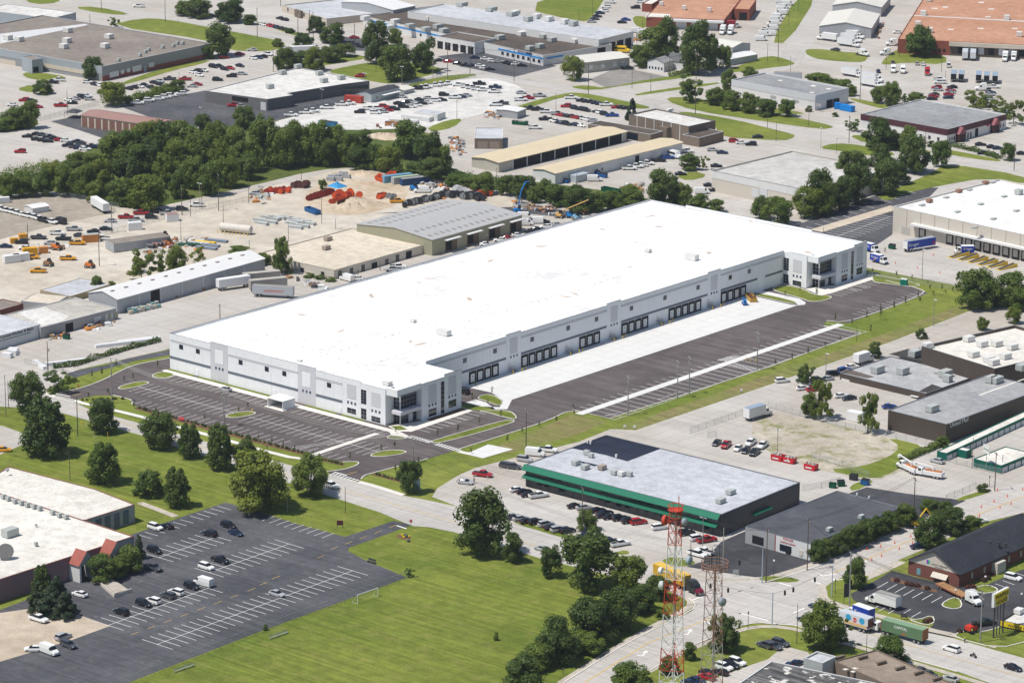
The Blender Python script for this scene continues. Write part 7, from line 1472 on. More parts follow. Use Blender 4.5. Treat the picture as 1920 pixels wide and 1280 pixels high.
def wires(a,b,label,n=3,sag=.8,gap=1.0,m=None):
 A,B=POLES[a],POLES[b];d=(B-A);q=Vector((.8,-.6,0))
 for k in range(n):
  mb=MB();off=q*((k-(n-1)/2)*gap);pts=[A+d*t+off+Vector((0,0,-sag*4*t*(1-t)*(1+.2*k)+(.35 if gap else 0)-(0 if gap else.55*k)))for t in[i/14 for i in range(15)]]
  for p0,p1 in zip(pts,pts[1:]):mb.tube(p0-A,p1-A,.042,3,None,False)
  thing('power_line',label,'wire',A,0,'overhead wires',mb.mesh('power_line'),m or Mwire)
K=lambda tt,s:(id(tt),s)
Mwire2=mat('grey_cable',(.48,.46,.44),.6,0)
wires(K(t02,'360'),K(t02,'840'),'overhead wire above the driveway left of the warehouse',3,1.2,1.0,Mwire2);wires(K(t02,'840'),K(t02,'1680'),'overhead wire crossing the left half of the front car park',3,1.6,1.0,Mwire2);wires(K(t02,'1680'),K(t12,'1178'),'overhead wire crossing the right half of the front car park',3,2.0,1.0,Mwire2)
wires(K(t12,'1178'),K(t23,'525'),'overhead wire from the entrance to the store car park',3,2.0,1.0);wires(K(t23,'525'),K(t23,'1430'),'overhead wire in front of the green awnings',3,1.2,.8);wires(K(t23,'1430'),K(t23,'1905'),'overhead wire from the store to the crossing',3,1.0,.8)
wires(K(t23,'1905'),K(t33,'293'),'overhead wire beside the repair shop',3,.8,.8);wires(K(t33,'293'),K(t32,'1095'),'overhead wire over the repair shop roof',2,1.2,.8);wires(K(t33,'610'),K(t33,'1592'),'overhead wire above the dark lot of the brick office',3,1.4,.6);wires(K(t33,'293'),K(t33,'610'),'overhead wire crossing the avenue',2,.8,.6)
wires(K(t10,'1437'),K(t10,'1605'),'overhead wire on the upper lawn',2,.8,.8);wires(K(t10,'1605'),K(t20,'15'),'overhead wire before the blue striped factory',2,1,.8);wires(K(t20,'15'),K(t20,'572'),'overhead wire along the upper road',2,1,.8);wires(K(t20,'572'),K(t20,'1375'),'overhead wire over the road bend',2,1.2,.8)
# signal span wires and heads
def span(a,b,heads,label):
 A,B=POLES[a],POLES[b];mb=MB();pts=[A+(B-A)*t+Vector((0,0,-.9*4*t*(1-t)))for t in[i/12 for i in range(13)]]
 for p0,p1 in zip(pts,pts[1:]):mb.tube(p0-A,p1-A,.03,4,None,False)
 thing('span_wire',label,'wire',A,0,'signal span wires',mb.mesh('span_wire'),Mwire)
 for t in heads:
  P=A+(B-A)*t+Vector((0,0,-.9*4*t*(1-t)-1.3));o=thing('traffic_signal','black traffic signal head hanging over the crossing','traffic light',P,0,'signals over the crossing');MB().box(-.2,.2,-.18,.18,0,1.15).build('housing',Mblk,o)
  for k in range(3):MB().lathe((0,-.19,.2+.37*k),[(.13,-.1),(.13,.0)],8,'y').build('visor',Mblk,o)
  bar(o,(0,0,1.15),(0,0,1.4),.03,Mblk,'hanger')
span(K(t23,'1875'),K(t23,'1288'),(.3,.45),'signal wire across the store side of the crossing');span(K(t33,'30'),K(t33,'478'),(.2,.34,.7),'signal wire across the far side of the crossing');span(K(t23,'1288'),K(t33,'30'),(.3,.5),'signal wire across the near side of the crossing')
# ---- chain link fences
Mlink=clear_mesh('chain_link',(.30,.33,.34),.20);Mpost=mat('fence_post_steel',(.28,.30,.31),.6,.1)
def fence(pts,label,h=1.8,sp=3.0):
 p=[Vector(G(*q))for q in pts];o=thing('chain_link_fence',label,'fence',p[0],0)
 for a,b in zip(p,p[1:]):
  a,b=a-p[0],b-p[0];n=max(1,int((b-a).length/sp));up=Vector((0,0,h))
  for k in range(n+1):c=a+(b-a)*(k/n);bar(o,c,c+up,.045,Mpost,'post')
  bar(o,a+up,b+up,.03,Mpost,'top_rail');MB().face([a+Vector((0,0,.03)),b+Vector((0,0,.03)),b+up,a+up]).build('wire_mesh',Mlink,o)
fence([(200,1296),(480,1188),(767,1082)],'long chain link fence between asphalt lot and mown field',1.9,4.2)
fence([(1294,812),(1340,796),(1392,778)],'chain link fence left of the white box truck');fence([(1440,764),(1500,780),(1585,802),(1680,822),(1755,838)],'chain link fence between brown factory lot and worn gravel');fence([(1522,858),(1580,876),(1630,896)],'chain link fence beside the red skips')
fence([(1620,519),(1700,530),(1797,545)],'chain link fence below the grocery depot yard',2.2);fence([(1774,938),(1805,926),(1830,915)],'chain link fence on the grass before the storage sign');fence([(75,228),(130,212),(185,197)],'chain link fence left of the garage row');fence([(60,362),(150,374),(222,390)],'chain link fence below the scrub on brown gravel')
fence([(10,492),(120,462),(210,438),(330,406),(480,374)],'chain link fence along the wooded lane');fence([(480,229),(570,208),(665,187)],'chain link fence beside the white pickups');fence([(755,163),(820,150),(892,147)],'chain link fence above the white gravel lot');fence([(47,682),(64,686),(100,692)],'chain link gate by the paved yard');fence([(1327,820),(1343,819)],'short chain link gate on the worn lot')
fence([(1505,920),(1540,915),(1575,905)],'chain link fence behind the repair shop');fence([(1775,865),(1830,880),(1880,890)],'chain link gate before the self storage rows',1.8)
# ---- bins and containers
def tub(px,py,ang,L,Wd,h,m,label,name='skip',cat='container',fill=None,flare=.15,lid=None,group=None):
 P=G(px,py,h/2);o=thing(name,label,cat,(P.x,P.y,.05),R_(ang),group);a,b=L/2,Wd/2;mb=MB();t=.07
 lo=[(-a+flare,-b),(a-flare,-b),(a-flare,b),(-a+flare,b)];hi=[(-a,-b),(a,-b),(a,b),(-a,b)]
 for i in range(4):j=(i+1)%4;mb.face([(*lo[i],.1),(*lo[j],.1),(*hi[j],h),(*hi[i],h)]);mb.face([(*[v*.94 for v in lo[j]],.1),(*[v*.94 for v in lo[i]],.1),(*[v*.96 for v in hi[i]],h),(*[v*.96 for v in hi[j]],h)]);mb.face([(*hi[i],h),(*hi[j],h),(*[v*.96 for v in hi[j]],h),(*[v*.96 for v in hi[i]],h)])
 mb.face([(x,y,.1)for x,y in lo]);mb.build('bin_body',m,o)
 for k in range(int(L/1.0)):MB().box(-a+.5+k,-a+.6+k,-b-.06,-b-.002,.2,h-.05).build('rib',m,o)
 if lid:MB().hexa([(-a,-b,h+.003),(a,-b,h+.003),(a,b,h+.003),(-a,b,h+.003)],[(-a,-b,h+.06),(a,-b,h+.06),(a,b,h+.35),(-a,b,h+.35)]).build('lid',lid,o)
 if fill:
  rnd=random.Random(int(px));q=MB()
  for k in range(14):x,y=rnd.uniform(-a*.8,a*.8),rnd.uniform(-b*.75,b*.75);s=rnd.uniform(.2,.5);q.hexa([(x-s,y-s,h*.5),(x+s,y-s*.7,h*.5),(x+s,y+s,h*.5),(x-s,y+s*.8,h*.5)],[(x-s*.6,y-s*.5,h+rnd.uniform(-.1,.4)),(x+s*.6,y-s*.5,h+rnd.uniform(-.1,.3)),(x+s*.6,y+s*.5,h+rnd.uniform(-.1,.4)),(x-s*.6,y+s*.5,h+rnd.uniform(-.1,.3))])
  q.build('rubbish',fill,o,kind='stuff')
 return o
Mskr=mat('bright_red_skip',(.55,.012,.02),.5,.06,.6);Mrub=mat('mixed_rubbish',(.42,.40,.36),.9,.6,1.8);Mgrn=mat('dumpster_green',(.0,.075,.035),.6,.12,.6);Mblu=mat('container_blue',(.012,.10,.30),.55,.12,.6);Mlid=mat('black_lid',(.015,.015,.016),.6,.1)
for x,y,lab in((75,868,'red skip of rubbish at the foot of the floodlight pole'),(162,887,'red skip holding a black bag, middle of three'),(323,938,'red skip of white rubbish standing alone')):o=tub(*t32(x,y),4,3.7,2.2,1.7,Mskr,lab,fill=Mrub,group='red skips');MB().box(-1.2,.9,-1.165,-1.155,.55,.95).build('white_lettering',Mt_wh,o)
for tt,x,y,L,m,lab,a in((t32,485,1078,1.9,Mgrn,'open green dumpster left of its pair by the bush',20),(t32,548,1066,2.0,Mgrn,'tipped green dumpster right of its pair by the bush',50),(t32,642,1020,2.2,mat('dark_bin',(.03,.03,.032),.7,.1),'black dumpster by the worn lot fence',10),(t32,728,1056,2.2,Mblu,'blue dumpster beside the dark asphalt',5),(t03,268,710,2.1,Mgrn,'green dumpster at the mauve building dock',30),(t03,390,775,2.2,Mgrn,'green lidded dumpster beside the evergreens',10),(t31,930,572,2.3,Mgrn,'green dumpster at the depot ramp',5),(t01,498,1245,2.0,Mgrn,'green dumpster before the grey workshop',15),(t21,640,20,2.0,Mblu,'blue dumpster by the lean to, upper one',0),(t21,685,38,3.2,Mblu,'blue dumpster by the lean to, wide one',0),(t21,408,80,1.6,Mblu,'blue dumpster against the buff shed end',0)):
 tub(*tt(x,y),a,L,1.5,1.4,m,lab,'dumpster','dumpster',lid=Mlid if 'open' not in lab else None,flare=.05)
tub(1408,558,-38,7.5,2.3,1.5,mat('yellow_skip',(.55,.33,.06),.6,.1,.6),'yellow roll off container of scrap beside the dock wall',fill=mat('rusty_scrap',(.17,.07,.05),.9,.4,1.5));tub(*t11(425,300),-15,8,2.4,1.6,mat('rusty_blue',(.02,.11,.28),.8,.5,.8),'rusty blue roll off container on the gravel yard');tub(*t20(60,922),20,6.5,2.4,1.5,Mgrn,'long green roll off container behind the station',fill=Mrub);tub(*t21(750,148),0,9,2.4,1.6,Mgrn,'long green container among trees behind the warehouse');tub(*t10(540,932),10,8,2.5,2.4,mat('teal_blue_bin',(.02,.16,.33),.6,.2,.6),'blue roll off container at the wooded edge',fill=mat('brown_fill',(.12,.08,.05),.9,.4))
def cbox(px,py,ang,L,Wd,h,m,label,name='shipping_container',cat='container',roofm2=None,z=.05):
 P=G(px,py,h/2);o=thing(name,label,cat,(P.x,P.y,z),R_(ang));MB().box(-L/2,L/2,-Wd/2,Wd/2,.1,h).build('container_shell',m,o);MB().box(-L/2+.05,L/2-.05,-Wd/2+.05,Wd/2-.05,h+.003,h+.05).build('container_roof',roofm2 or m,o)
 for s in(-1,1):MB().box(-L/2-.05,-L/2-.002,s*Wd/4-Wd/4+.06,s*Wd/4+Wd/4-.06,.2,h-.1).build('door_leaf',m,o)
 return o
Mcr=mat('container_red',(.45,.06,.04),.6,.12,.5,stripe=('X',.4,.06));Mcb=mat('container_sky_blue',(.16,.36,.50),.6,.1,.5,stripe=('X',.4,.06));Mcd=mat('container_navy',(.02,.06,.17),.6,.1,.5,stripe=('X',.4,.06));Mcgr=mat('container_grey',(.42,.43,.44),.6,.12,.5,stripe=('X',.4,.06))
cbox(*t10(735,745),15,8,2.6,2.8,Mcr,'red shipping container beside the pale site office');cbox(*t11(1060,55),68,12,2.5,2.6,Mcb,'sky blue shipping container in the yard, left of three');cbox(*t11(1130,65),68,12,2.5,2.6,Mcgr,'grey shipping container in the yard, middle of three',roofm2=mat('pale_green_roof',(.35,.42,.30),.7,.1));cbox(*t11(1195,75),68,12,2.5,2.6,Mcd,'navy shipping container in the yard, right of three',roofm2=Mbr)
cbox(*t01(1035,540),72,22,7,3.2,Mcgr,'long grey container store with brown roof in the gravel yard','storage_building','building',Mr_brown);cbox(*t01(88,660),70,6,2.4,2.6,Mbw,'white enclosed trailer, left of the pair by orange trucks','enclosed_trailer','trailer');cbox(*t01(155,648),70,6,2.4,2.6,Mbw,'white enclosed trailer, right of the pair by orange trucks','enclosed_trailer','trailer');cbox(*t01(1010,415),60,5,2.4,2.8,Mbw,'white ribbed cabin by the wooded lane','cabin','cabin');cbox(*t01(1290,350),60,4.5,3.2,2.6,Mbw,'white garden shed with faded red roof','garden_shed','shed',Mr_pink);cbox(*t32(655,560),5,5,2.6,2.8,Mbw,'white enclosed trailer beside the tall light tree','enclosed_trailer','trailer')
cbox(*t01(680,505),60,6,2.5,2.8,mat('orange_box',(.55,.22,.05),.6,.1),'orange box body with grey top beside the lane','truck_box','container',Mac);cbox(*t01(172,497),60,2.8,2.4,2.2,mat('amber_box',(.62,.30,.03),.6,.1),'amber generator box by the lane pole','generator','machine');cbox(*t01(105,525),60,2.6,2.0,1.8,MATS['amber_box'],'amber generator box nearer the yard fence','generator','machine');cbox(*t01(325,595),60,3,2.2,2.2,MATS['orange_box'],'orange tool box body among the works trucks','truck_box','container');cbox(*t01(225,605),60,5,2.3,2.6,mat('works_yellow',(.70,.36,.01),.5,.06),'yellow box body of the works fleet','truck_box','container');cbox(*t01(30,220),60,4,2,2.0,Mbw,'small white trailer at the end of the pickup row','enclosed_trailer','trailer')
cbox(*t30(595,812),-6,6.5,2.4,2.4,mat('compactor_blue',(.0,.20,.60),.5,.06),'bright blue compactor container at the grey roofed unit','compactor','container');cbox(*t30(522,795),30,2.6,2,2.6,MATS['compactor_blue'],'bright blue compactor hopper against the dock','compactor','container')
for x,y,lab in((1008,836,'green portable toilet, left of the pair'),(1032,839,'green portable toilet, right of the pair')):
 P=G(*t31(x,y),1.1);o=thing('portable_toilet',lab,'toilet',(P.x,P.y,.05),R_(10));MB().box(-.6,.6,-.6,.6,0,2.2).build('cabin',mat('toilet_green',(.0,.20,.13),.5,.06),o);MB().taper(-.62,.62,-.62,.62,2.203,2.4,.15,.15,.15).build('roof',Mt_wh,o);MB().box(-.5,.4,-.64,-.603,.1,2.05).build('door',MATS['toilet_green'],o)
P=G(1396,566,1);o=thing('scissor_lift','blue scissor lift standing on the white apron','lift',(P.x,P.y,.05),R_(-40));MB().box(-1.4,1.4,-.7,.7,.35,.9).build('chassis',mat('lift_blue',(.01,.18,.50),.5,.08),o);MB().box(-1.3,1.3,-.6,.6,1.5,1.7).build('platform',MATS['lift_blue'],o);wheels(o,(-1,1),.35,.6)
for s in(-1,1):bar(o,(-1,s*.5,.9),(1,s*.5,1.5),.06,Mac,'scissor_arm');bar(o,(1,s*.5,.9),(-1,s*.5,1.5),.06,Mac,'scissor_arm');bar(o,(-1.3,s*.6,2.6),(1.3,s*.6,2.6),.05,MATS['lift_blue'],'guard_rail');[bar(o,(x,s*.6,1.7),(x,s*.6,2.6),.05,MATS['lift_blue'],'guard_post')for x in(-1.3,0,1.3)]
# tank, reels, pipes, heaps in the yard
P=G(*t01(1770,435),1.6);o=thing('fuel_tank','long white horizontal tank ringed by yellow posts','tank',(P.x,P.y,0),R_(18));MB().lathe((-6,0,1.8),[(.3,-.4),(1.2,-.2),(1.5,0),(1.5,12),(1.2,12.2),(.3,12.4)],16,'x').build('tank_shell',mat('stained_white_tank',(.62,.58,.52),.7,.2,.6),o)
for x in(-4,4):MB().box(x-.3,x+.3,-1.2,1.2,0,.8).build('saddle',Mac,o)
for k in range(9):thing('bollard','yellow post in front of the white tank','bollard',tuple(P.xy+Vector((math.cos(.31)*(-6+1.5*k)+.6,math.sin(.31)*(-6+1.5*k)-2.4)))+(0,),0,'yellow posts round the tank',_bol)
def reelm(m):mb=MB();mb.lathe((0,-.55,0),[(1,0),(1,.12),(.55,.14),(.55,.96),(1,.98),(1,1.1)],12,'y');me=mb.mesh('cable_reel');me.materials.append(m);return me
REEL={'r':reelm(mat('dark_red_reel',(.30,.035,.025),.6,.15,1)),'o':reelm(mat('orange_reel',(.62,.09,.025),.55,.12,1)),'k':reelm(mat('black_reel',(.03,.032,.036),.6,.2,1)),'g':reelm(mat('grey_reel',(.20,.21,.22),.6,.2,1)),'w':reelm(mat('white_reel',(.6,.6,.6),.6,.08,1)),'b':reelm(mat('brown_reel',(.10,.04,.035),.7,.2,1))}
RN={'r':'dark red','o':'orange','k':'black','g':'grey','w':'white','b':'brown'}
def reels(tt,a,b,n,cols,r,where,jit=0,ang=20):
 for i in range(n):
  t=(i+.5)/n;x,y=a[0]+(b[0]-a[0])*t+random.uniform(-jit,jit),a[1]+(b[1]-a[1])*t+random.uniform(-jit,jit)*.6;c=cols[i%len(cols)];P=G(*tt(x,y),r);s=r*random.uniform(.9,1.1)
  thing('cable_reel',RN[c]+' cable reel '+where,'reel',(P.x,P.y,s+.04),R_(ang+random.uniform(-25,25)),'cable reels in the gravel yard',REEL[c],None,(s,s,s))
reels(t11,(385,205),(575,150),15,'r',1.1,'in the long slanting row',3,70);reels(t11,(590,185),(715,165),16,'oro',1.1,'in the orange cluster',22);reels(t11,(555,232),(660,208),7,'o',.9,'in the short orange row',2,70);reels(t11,(620,242),(735,212),8,'b',.9,'in the brown row',2,70);reels(t11,(895,50),(970,55),14,'o',1.0,'beside the sky blue container',24);reels(t11,(1000,25),(1040,20),3,'o',1.1,'behind the containers',5);reels(t11,(900,190),(975,185),8,'or',.9,'near the dirt heap',14);reels(t11,(985,190),(1040,195),5,'g',.9,'right of the dirt heap',8)
reels(t11,(1115,250),(1390,180),30,'kgk',1.1,'behind the grey roofed workshop',14);reels(t11,(1390,170),(1690,195),30,'kkgk',1.2,'along the tree row',20);reels(t11,(1490,130),(1600,165),4,'w',1.4,'standing tall by the trees',3);reels(t11,(1640,165),(1770,172),6,'bo',1.1,'at the end of the tree row',6);reels(t11,(85,150),(245,145),12,'ror',1.0,'by the wooded lane',16);reels(t11,(285,105),(395,100),9,'b',1.2,'under the trees',10);reels(t11,(770,180),(780,182),1,'o',1.4,'large one right of the cluster',1)
for i,(x,y)in enumerate(((90,350),(130,360),(170,355),(110,385),(230,355),(290,365),(270,395),(320,385),(360,380),(400,395),(300,425),(350,415),(30,370),(45,395))):
 P=G(*t11(x,y),.5);o=thing('beam_stack','stack of grey steel sections on the gravel yard','steel stack',(P.x,P.y,.04),R_(15+random.uniform(-8,8)),'steel stacks in the yard')
 for k in range(4):
  for j in range(3):MB().box(-2.6+random.uniform(-.4,.4),2.6,-1+k*.5,-.6+k*.5,j*.38,.33+j*.38).build('beam',Mac if(k+j)%3 else Mbw,o)
for x,y,c,ang in((1530,540,Myel,18),(1480,545,Mac,18),(1560,560,mat('blue_grey_pipe',(.14,.18,.24),.5,.1),18),(1620,525,MATS['blue_grey_pipe'],18),(1540,580,MATS['blue_grey_pipe'],18),(1420,555,Mgrn,40),(1450,520,Mac,10)):
 P=G(*t01(x,y),.5);o=thing('pipe_bundle','bundle of long pipes in the yard behind the trees','pipes',(P.x,P.y,.04),R_(ang),'pipe bundles')
 for k in range(5):bar(o,(-4,k*.45,.25),(4,k*.45,.25),.21,c,'pipe')
 for k in range(4):bar(o,(-4,.22+k*.45,.62),(4,.22+k*.45,.62),.21,c,'pipe')
def heap(px,py,rx,ry,h,m,label,seed):
 P=G(px,py);rnd=random.Random(seed);v,f=[],[];n,q=22,9
 for j in range(q):
  for i in range(n):t=2*math.pi*i/n;k=j/(q-1);rr=k*(1+.25*math.sin(3*t+seed)+.12*math.sin(7*t));v.append((rx*rr*math.cos(t),ry*rr*math.sin(t),max(-.05,h*(1-k)**.8*(1+rnd.uniform(-.25,.25)))))
 for j in range(q-1):
  for i in range(n):f.append((j*n+i,(j+1)*n+i,(j+1)*n+(i+1)%n,j*n+(i+1)%n))
 me=bpy.data.meshes.new('heap');me.from_pydata(v,[],f);return thing('soil_heap',label,'heap',(P.x,P.y,.03),.6,None,me,m)
heap(*t11(760,255),9,7,2.6,M_dirt,'large orange brown soil heap in the gravel yard',1);heap(*t11(700,280),5,4,1.5,M_dirt,'smaller soil mound left of the large heap',2);heap(*t10(960,1030),9,6,1.8,M_dirt,'low orange soil bank beside the white gravel lot',4);heap(*t11(800,30),10,4,1.6,M_dirt,'soil bank behind the concrete blocks',5);heap(*t11(610,122),3.2,2.2,1.8,mat('blue_tarp',(.04,.30,.60),.5,.1,1),'blue tarpaulin covered heap in the yard',6);heap(*t01(1130,610),6,3,1.2,Mrub,'heap of scrap beside the container store',7)
for x,y in((570,50),(600,45),(640,40),(680,45),(560,65),(620,65),(655,25)):P=G(*t11(x,y),.6);thing('concrete_block','grey concrete block by the yard wall','block',(P.x,P.y,.04),R_(20),'concrete blocks in the yard',MB().taper(-1.6,1.6,-.7,.7,0,1.5,.06,.06,.06).mesh('concrete_block'),Mp_grey)
for i in range(16):
 x,y=965+i*15,1050-i*3.4+(i%2)*14;P=G(*t01(x,y),.6);o=thing('pallet','wrapped pallet load beside the long grey shed','pallet',(P.x,P.y,.04),R_(70),'pallets beside the shed');h=random.uniform(.9,1.7);MB().box(-.6,.6,-.6,.6,.15,h).build('load',[mat('teal_wrap',(.22,.36,.36),.7,.15),mat('cream_wrap',(.5,.46,.36),.7,.15),Mac][i%3],o);MB().box(-.62,.62,-.62,.62,0,.145).build('pallet_base',mat('pallet_wood',(.3,.2,.11),.9,.2),o)
 # machines
def machine(px,py,ang,label,m,boom=None,name='excavator'):
 P=G(px,py,1);o=thing(name,label,'machine',(P.x,P.y,.04),R_(ang));MB().taper(-1.6,1.2,-1.1,1.1,.8,1.9,.1,.5,.1).build('body',m,o);MB().taper(-.2,1.0,-.9,.2,1.9,2.9,.1,.2,.1).build('cab',Mcg,o);wheels(o,(-1.2,1.0),.6,1.0)
 if boom:
  for a,b in zip(boom,boom[1:]):bar(o,a,b,.22,m,'boom')
 return o
machine(*t21(360,335),15,'tan crane with long raised boom behind the warehouse',mat('crane_tan',(.62,.38,.12),.6,.1),[(-1,0,1.8),(10.5,2,7.5)],'crane');machine(*t21(45,300),60,'blue boom lift with folded arm behind the warehouse',MATS['lift_blue'],[(0,0,1.8),(1.5,1.0,8),(3.8,2.5,11),(5.2,2.5,11)],'boom_lift');machine(*t21(440,335),10,'blue compact machine beside the tan crane',MATS['lift_blue']);machine(*t21(530,310),10,'dark red lift with angled arm behind the warehouse',mat('lift_red',(.36,.04,.04),.6,.1),[(-1,0,1.5),(-2.5,0,4.5),(2,0,1.6)],'boom_lift');machine(*t21(490,350),0,'pale blue machine at the warehouse edge',mat('pale_blue_paint',(.2,.38,.5),.5,.1))
machine(*t01(675,708),20,'small orange lift machine alone on the tan gravel',mat('machine_orange',(.62,.17,.03),.6,.1),None,'lift_machine');machine(*t01(1265,545),20,'orange loader among scrap beside the container store',MATS['machine_orange'],[(0,0,1.9),(3,.5,2.8)],'loader');machine(*t01(1235,490),20,'red tractor behind the container store',mat('tractor_red',(.40,.03,.02),.6,.1),None,'tractor');machine(*t01(430,575),20,'orange trencher in the works row',MATS['machine_orange'],[(0,0,1.9),(-2.5,0,1.2)],'trencher');machine(*t33(1120,85),60,'yellow excavator under the avenue trees',Myel,[(0,0,1.9),(2.5,0,5),(4.5,0,2.4)]);machine(*t01(365,695),20,'brown compressor unit between the orange trucks',mat('works_brown',(.30,.17,.08),.7,.2),None,'compressor');machine(*t11(1190,130),15,'blue service truck crane in the yard',MATS['lift_blue'],None,'service_machine');machine(*t33(1530,870),80,'red cable trailer behind the roadside truck',mat('trailer_red',(.55,.04,.02),.5,.08),None,'cable_trailer')
for k in range(5):P=G(*t01(1130+30*k,565-6*k),1);o=thing('steel_tank','dark rusted tank lying by the container store','tank',(P.x,P.y,.04),R_(20),'rusted tanks');MB().lathe((-1.6,0,1.0),[(.2,-.1),(1.0,.1),(1.0,3.0),(.2,3.3)],12,'x').build('tank_shell',Mt_rust if k%2 else Mrail,o);MB().box(-1,1,-.5,.5,0,.3).build('cradle',Mrail,o)
# cones and drums
_cn=MB();_cn.lathe((0,0,.04),[(.24,0),(.2,.25),(.17,.5),(.08,1.05),(.03,1.1)],8);_cn.box(-.32,.32,-.32,.32,0,.05);_cn=_cn.mesh('traffic_cone');_cn.materials.append(mat('cone_orange',(.75,.10,.02),.6,.05))
for tt,d,wh in((t33,'743,270 845,250 950,225 985,268 778,350 852,320 1070,175 1085,225 1585,20','on the avenue by the repair shop'),(t32,'1600,1235 1695,1195 1740,1240 1795,1155 1823,1210 1910,1105 1720,1110','on the upper avenue'),(t31,'1240,630 957,690 1122,725 1288,760 1465,780','in the depot yard')):
 for e in d.split():x,y=map(float,e.split(','));P=G(*tt(x,y),.4);s=.7;thing('traffic_cone','orange traffic cone '+wh,'traffic cone',(P.x,P.y,.05),0,'traffic cones',_cn,None,(s,s,s*1.1))
 # field things
def goal():
 a,b=G(*t13(762,686)),G(*t13(915,632));o=thing('soccer_goal','white soccer goal frame beside the field fence','goal',a,0);d=b-a;h=2.4;n=Vector((-d.y,d.x,0)).normalized()*2.0
 bar(o,(0,0,0),(0,0,h),.09,Mt_wh,'post');bar(o,d,d+Vector((0,0,h)),.09,Mt_wh,'post');bar(o,(0,0,h),d+Vector((0,0,h)),.09,Mt_wh,'crossbar');bar(o,(0,0,0),n,.05,Mt_wh,'ground_bar');bar(o,d,d+n,.05,Mt_wh,'ground_bar');bar(o,n,Vector((0,0,h)),.03,Mt_wh,'stay');bar(o,d+n,d+Vector((0,0,h)),.03,Mt_wh,'stay')
goal()
for tt,a,b,lab in((t13,(108,955),(245,908),'aluminium bench on the field nearer the goal'),(t03,(1312,1205),(1460,1155),'aluminium bench on the field below the lot')):
 A,B=G(*tt(*a)),G(*tt(*b));d=(B-A);o=thing('bench',lab,'bench',A,math.atan2(d.y,d.x));L=d.length;MB().box(0,L,0,.35,.42,.47).build('seat',Mstl,o);MB().box(0,L,.45,.5,.75,.95).build('backrest',Mstl,o)
 for x in(.4,L/2,L-.4):MB().box(x-.04,x+.04,.05,.5,0,.415).build('leg',Mstl,o);MB().box(x-.03,x+.03,.405,.447,.42,.9).build('back_post',Mstl,o)
A=G(*t13(838,372));o=thing('bench','black bench on the lawn edge of the asphalt lot','bench',A,R_(0));MB().box(0,2.6,-.25,.3,.45,.52).build('seat',Mrail,o);MB().box(0,2.6,.3,.36,.6,1.15).build('backrest',Mrail,o);[MB().box(x,x+.15,-.25,.34,0,.445).build('leg',Mrail,o)for x in(.1,2.3)]
def board(px,py,ang,w,h,z0,m,label,posts=2,name='sign_board',txt=None,pm=None,tm=None,ts=.5):
 P=G(px,py);o=thing(name,label,'sign',(P.x,P.y,.03),R_(ang));MB().box(-w/2,w/2,-.08,.08,z0,z0+h).build('panel',m,o)
 for s in([0]if posts==1 else[-1,1]):bar(o,(s*w*.45,.1,0),(s*w*.45,.1,z0+h*.9),.08,pm or Mrail,'post')
 if txt:w2=text_w(txt)*ts;q=link('lettering',letters(txt,tm or Mt_wh),None,o);q.matrix_basis=Matrix(((ts,0,0,-w2/2),(0,0,-1,-.1),(0,ts,0,z0+h/2-ts*.35),(0,0,0,1)))
 return o
board(*t13(630,118),40,1.7,1.3,.8,mat('maroon_board',(.10,.02,.03),.6,.1),'dark maroon sign board on the lawn by the asphalt lot');board(*t13(1162,125),30,.75,.75,1.9,mat('stop_red',(.55,.02,.03),.5,0),'red stop sign at the lot entrance',1,'stop_sign','STOP',Mwood2,Mt_wh,.26);board(*t02(1362,600),10,1.8,.8,.5,mat('leasing_red',(.70,.08,.10),.5,.1),'red leasing sign in the mulch strip');board(*t12(1205,1130),40,2.0,3.4,.6,mat('pale_blue_sign',(.30,.42,.50),.5,.1),'pale blue leasing sign under the entrance tree');board(*t33(590,680),60,1.7,3.6,1.6,mat('dark_panel_sign',(.03,.035,.045),.5,.1),'tall dark panel sign at the office corner');board(*t33(1020,805),20,1.7,1.1,.6,Mrail,'small dark business sign on the grass strip');board(*t32(1632,970),-28,3.6,2.4,5.2,mat('storage_sign_white',(.7,.72,.68),.5,.05),'green and white storage sign on a tall pole',1,'pylon_sign','SELF STORAGE',Mwood2,Mp_dgreen,.45);board(*t23(1678,478),40,1.5,1.0,.7,Mp_grey,'white framed sign at the repair shop corner',2,'sign_board',None,Mt_wh)
for tt,x,y,lab in((t22,918,660,'white sign in the dry verge, left one'),(t22,1720,385,'white sign in the dry verge, right one'),(t22,845,655,'low white marker in the dry verge')):board(*tt(x,y),40,.8,.7,.5,Mt_wh,lab,1)
# pylon sign with single letter tiles
P=G(*t33(1690,940));o=thing('pylon_sign','tall yellow letter tile sign on dark posts by the diner','sign',P,R_(92));d=4.4;z0=hgt(*t33(1690,940),t33(0,705)[1])
for x in(0,d*.33,d*.66,d):bar(o,(x,0,0),(x,0,z0+(3.2 if x in(0,d)else.4)),.22 if x in(0,d)else.14,Mrail,'post')
MB().box(-1.0,d+1.6,-.35,.35,z0,z0+3.5).build('sign_frame',Mt_wh,o)
for row,word,zz in((0,'WAFFLE',z0+1.8),(1,'HOUSE',z0+.15)):
 n=len(word);w=(d+2.2)/6
 for i in range(n):x=-.8+w*i+(row*w*.5);MB().box(x+.06,x+w-.06,-.5,-.353,zz,zz+1.5).build('letter_tile',MATS['sign_yellow'],o)
 s=w*n/text_w(word)*.95;q=link('lettering',letters(word,MATS['black_letters']),None,o);q.matrix_basis=Matrix(((s,0,0,-.75+row*w*.5),(0,0,-1,-.56),(0,1.5,0,zz+.22),(0,0,0,1)))
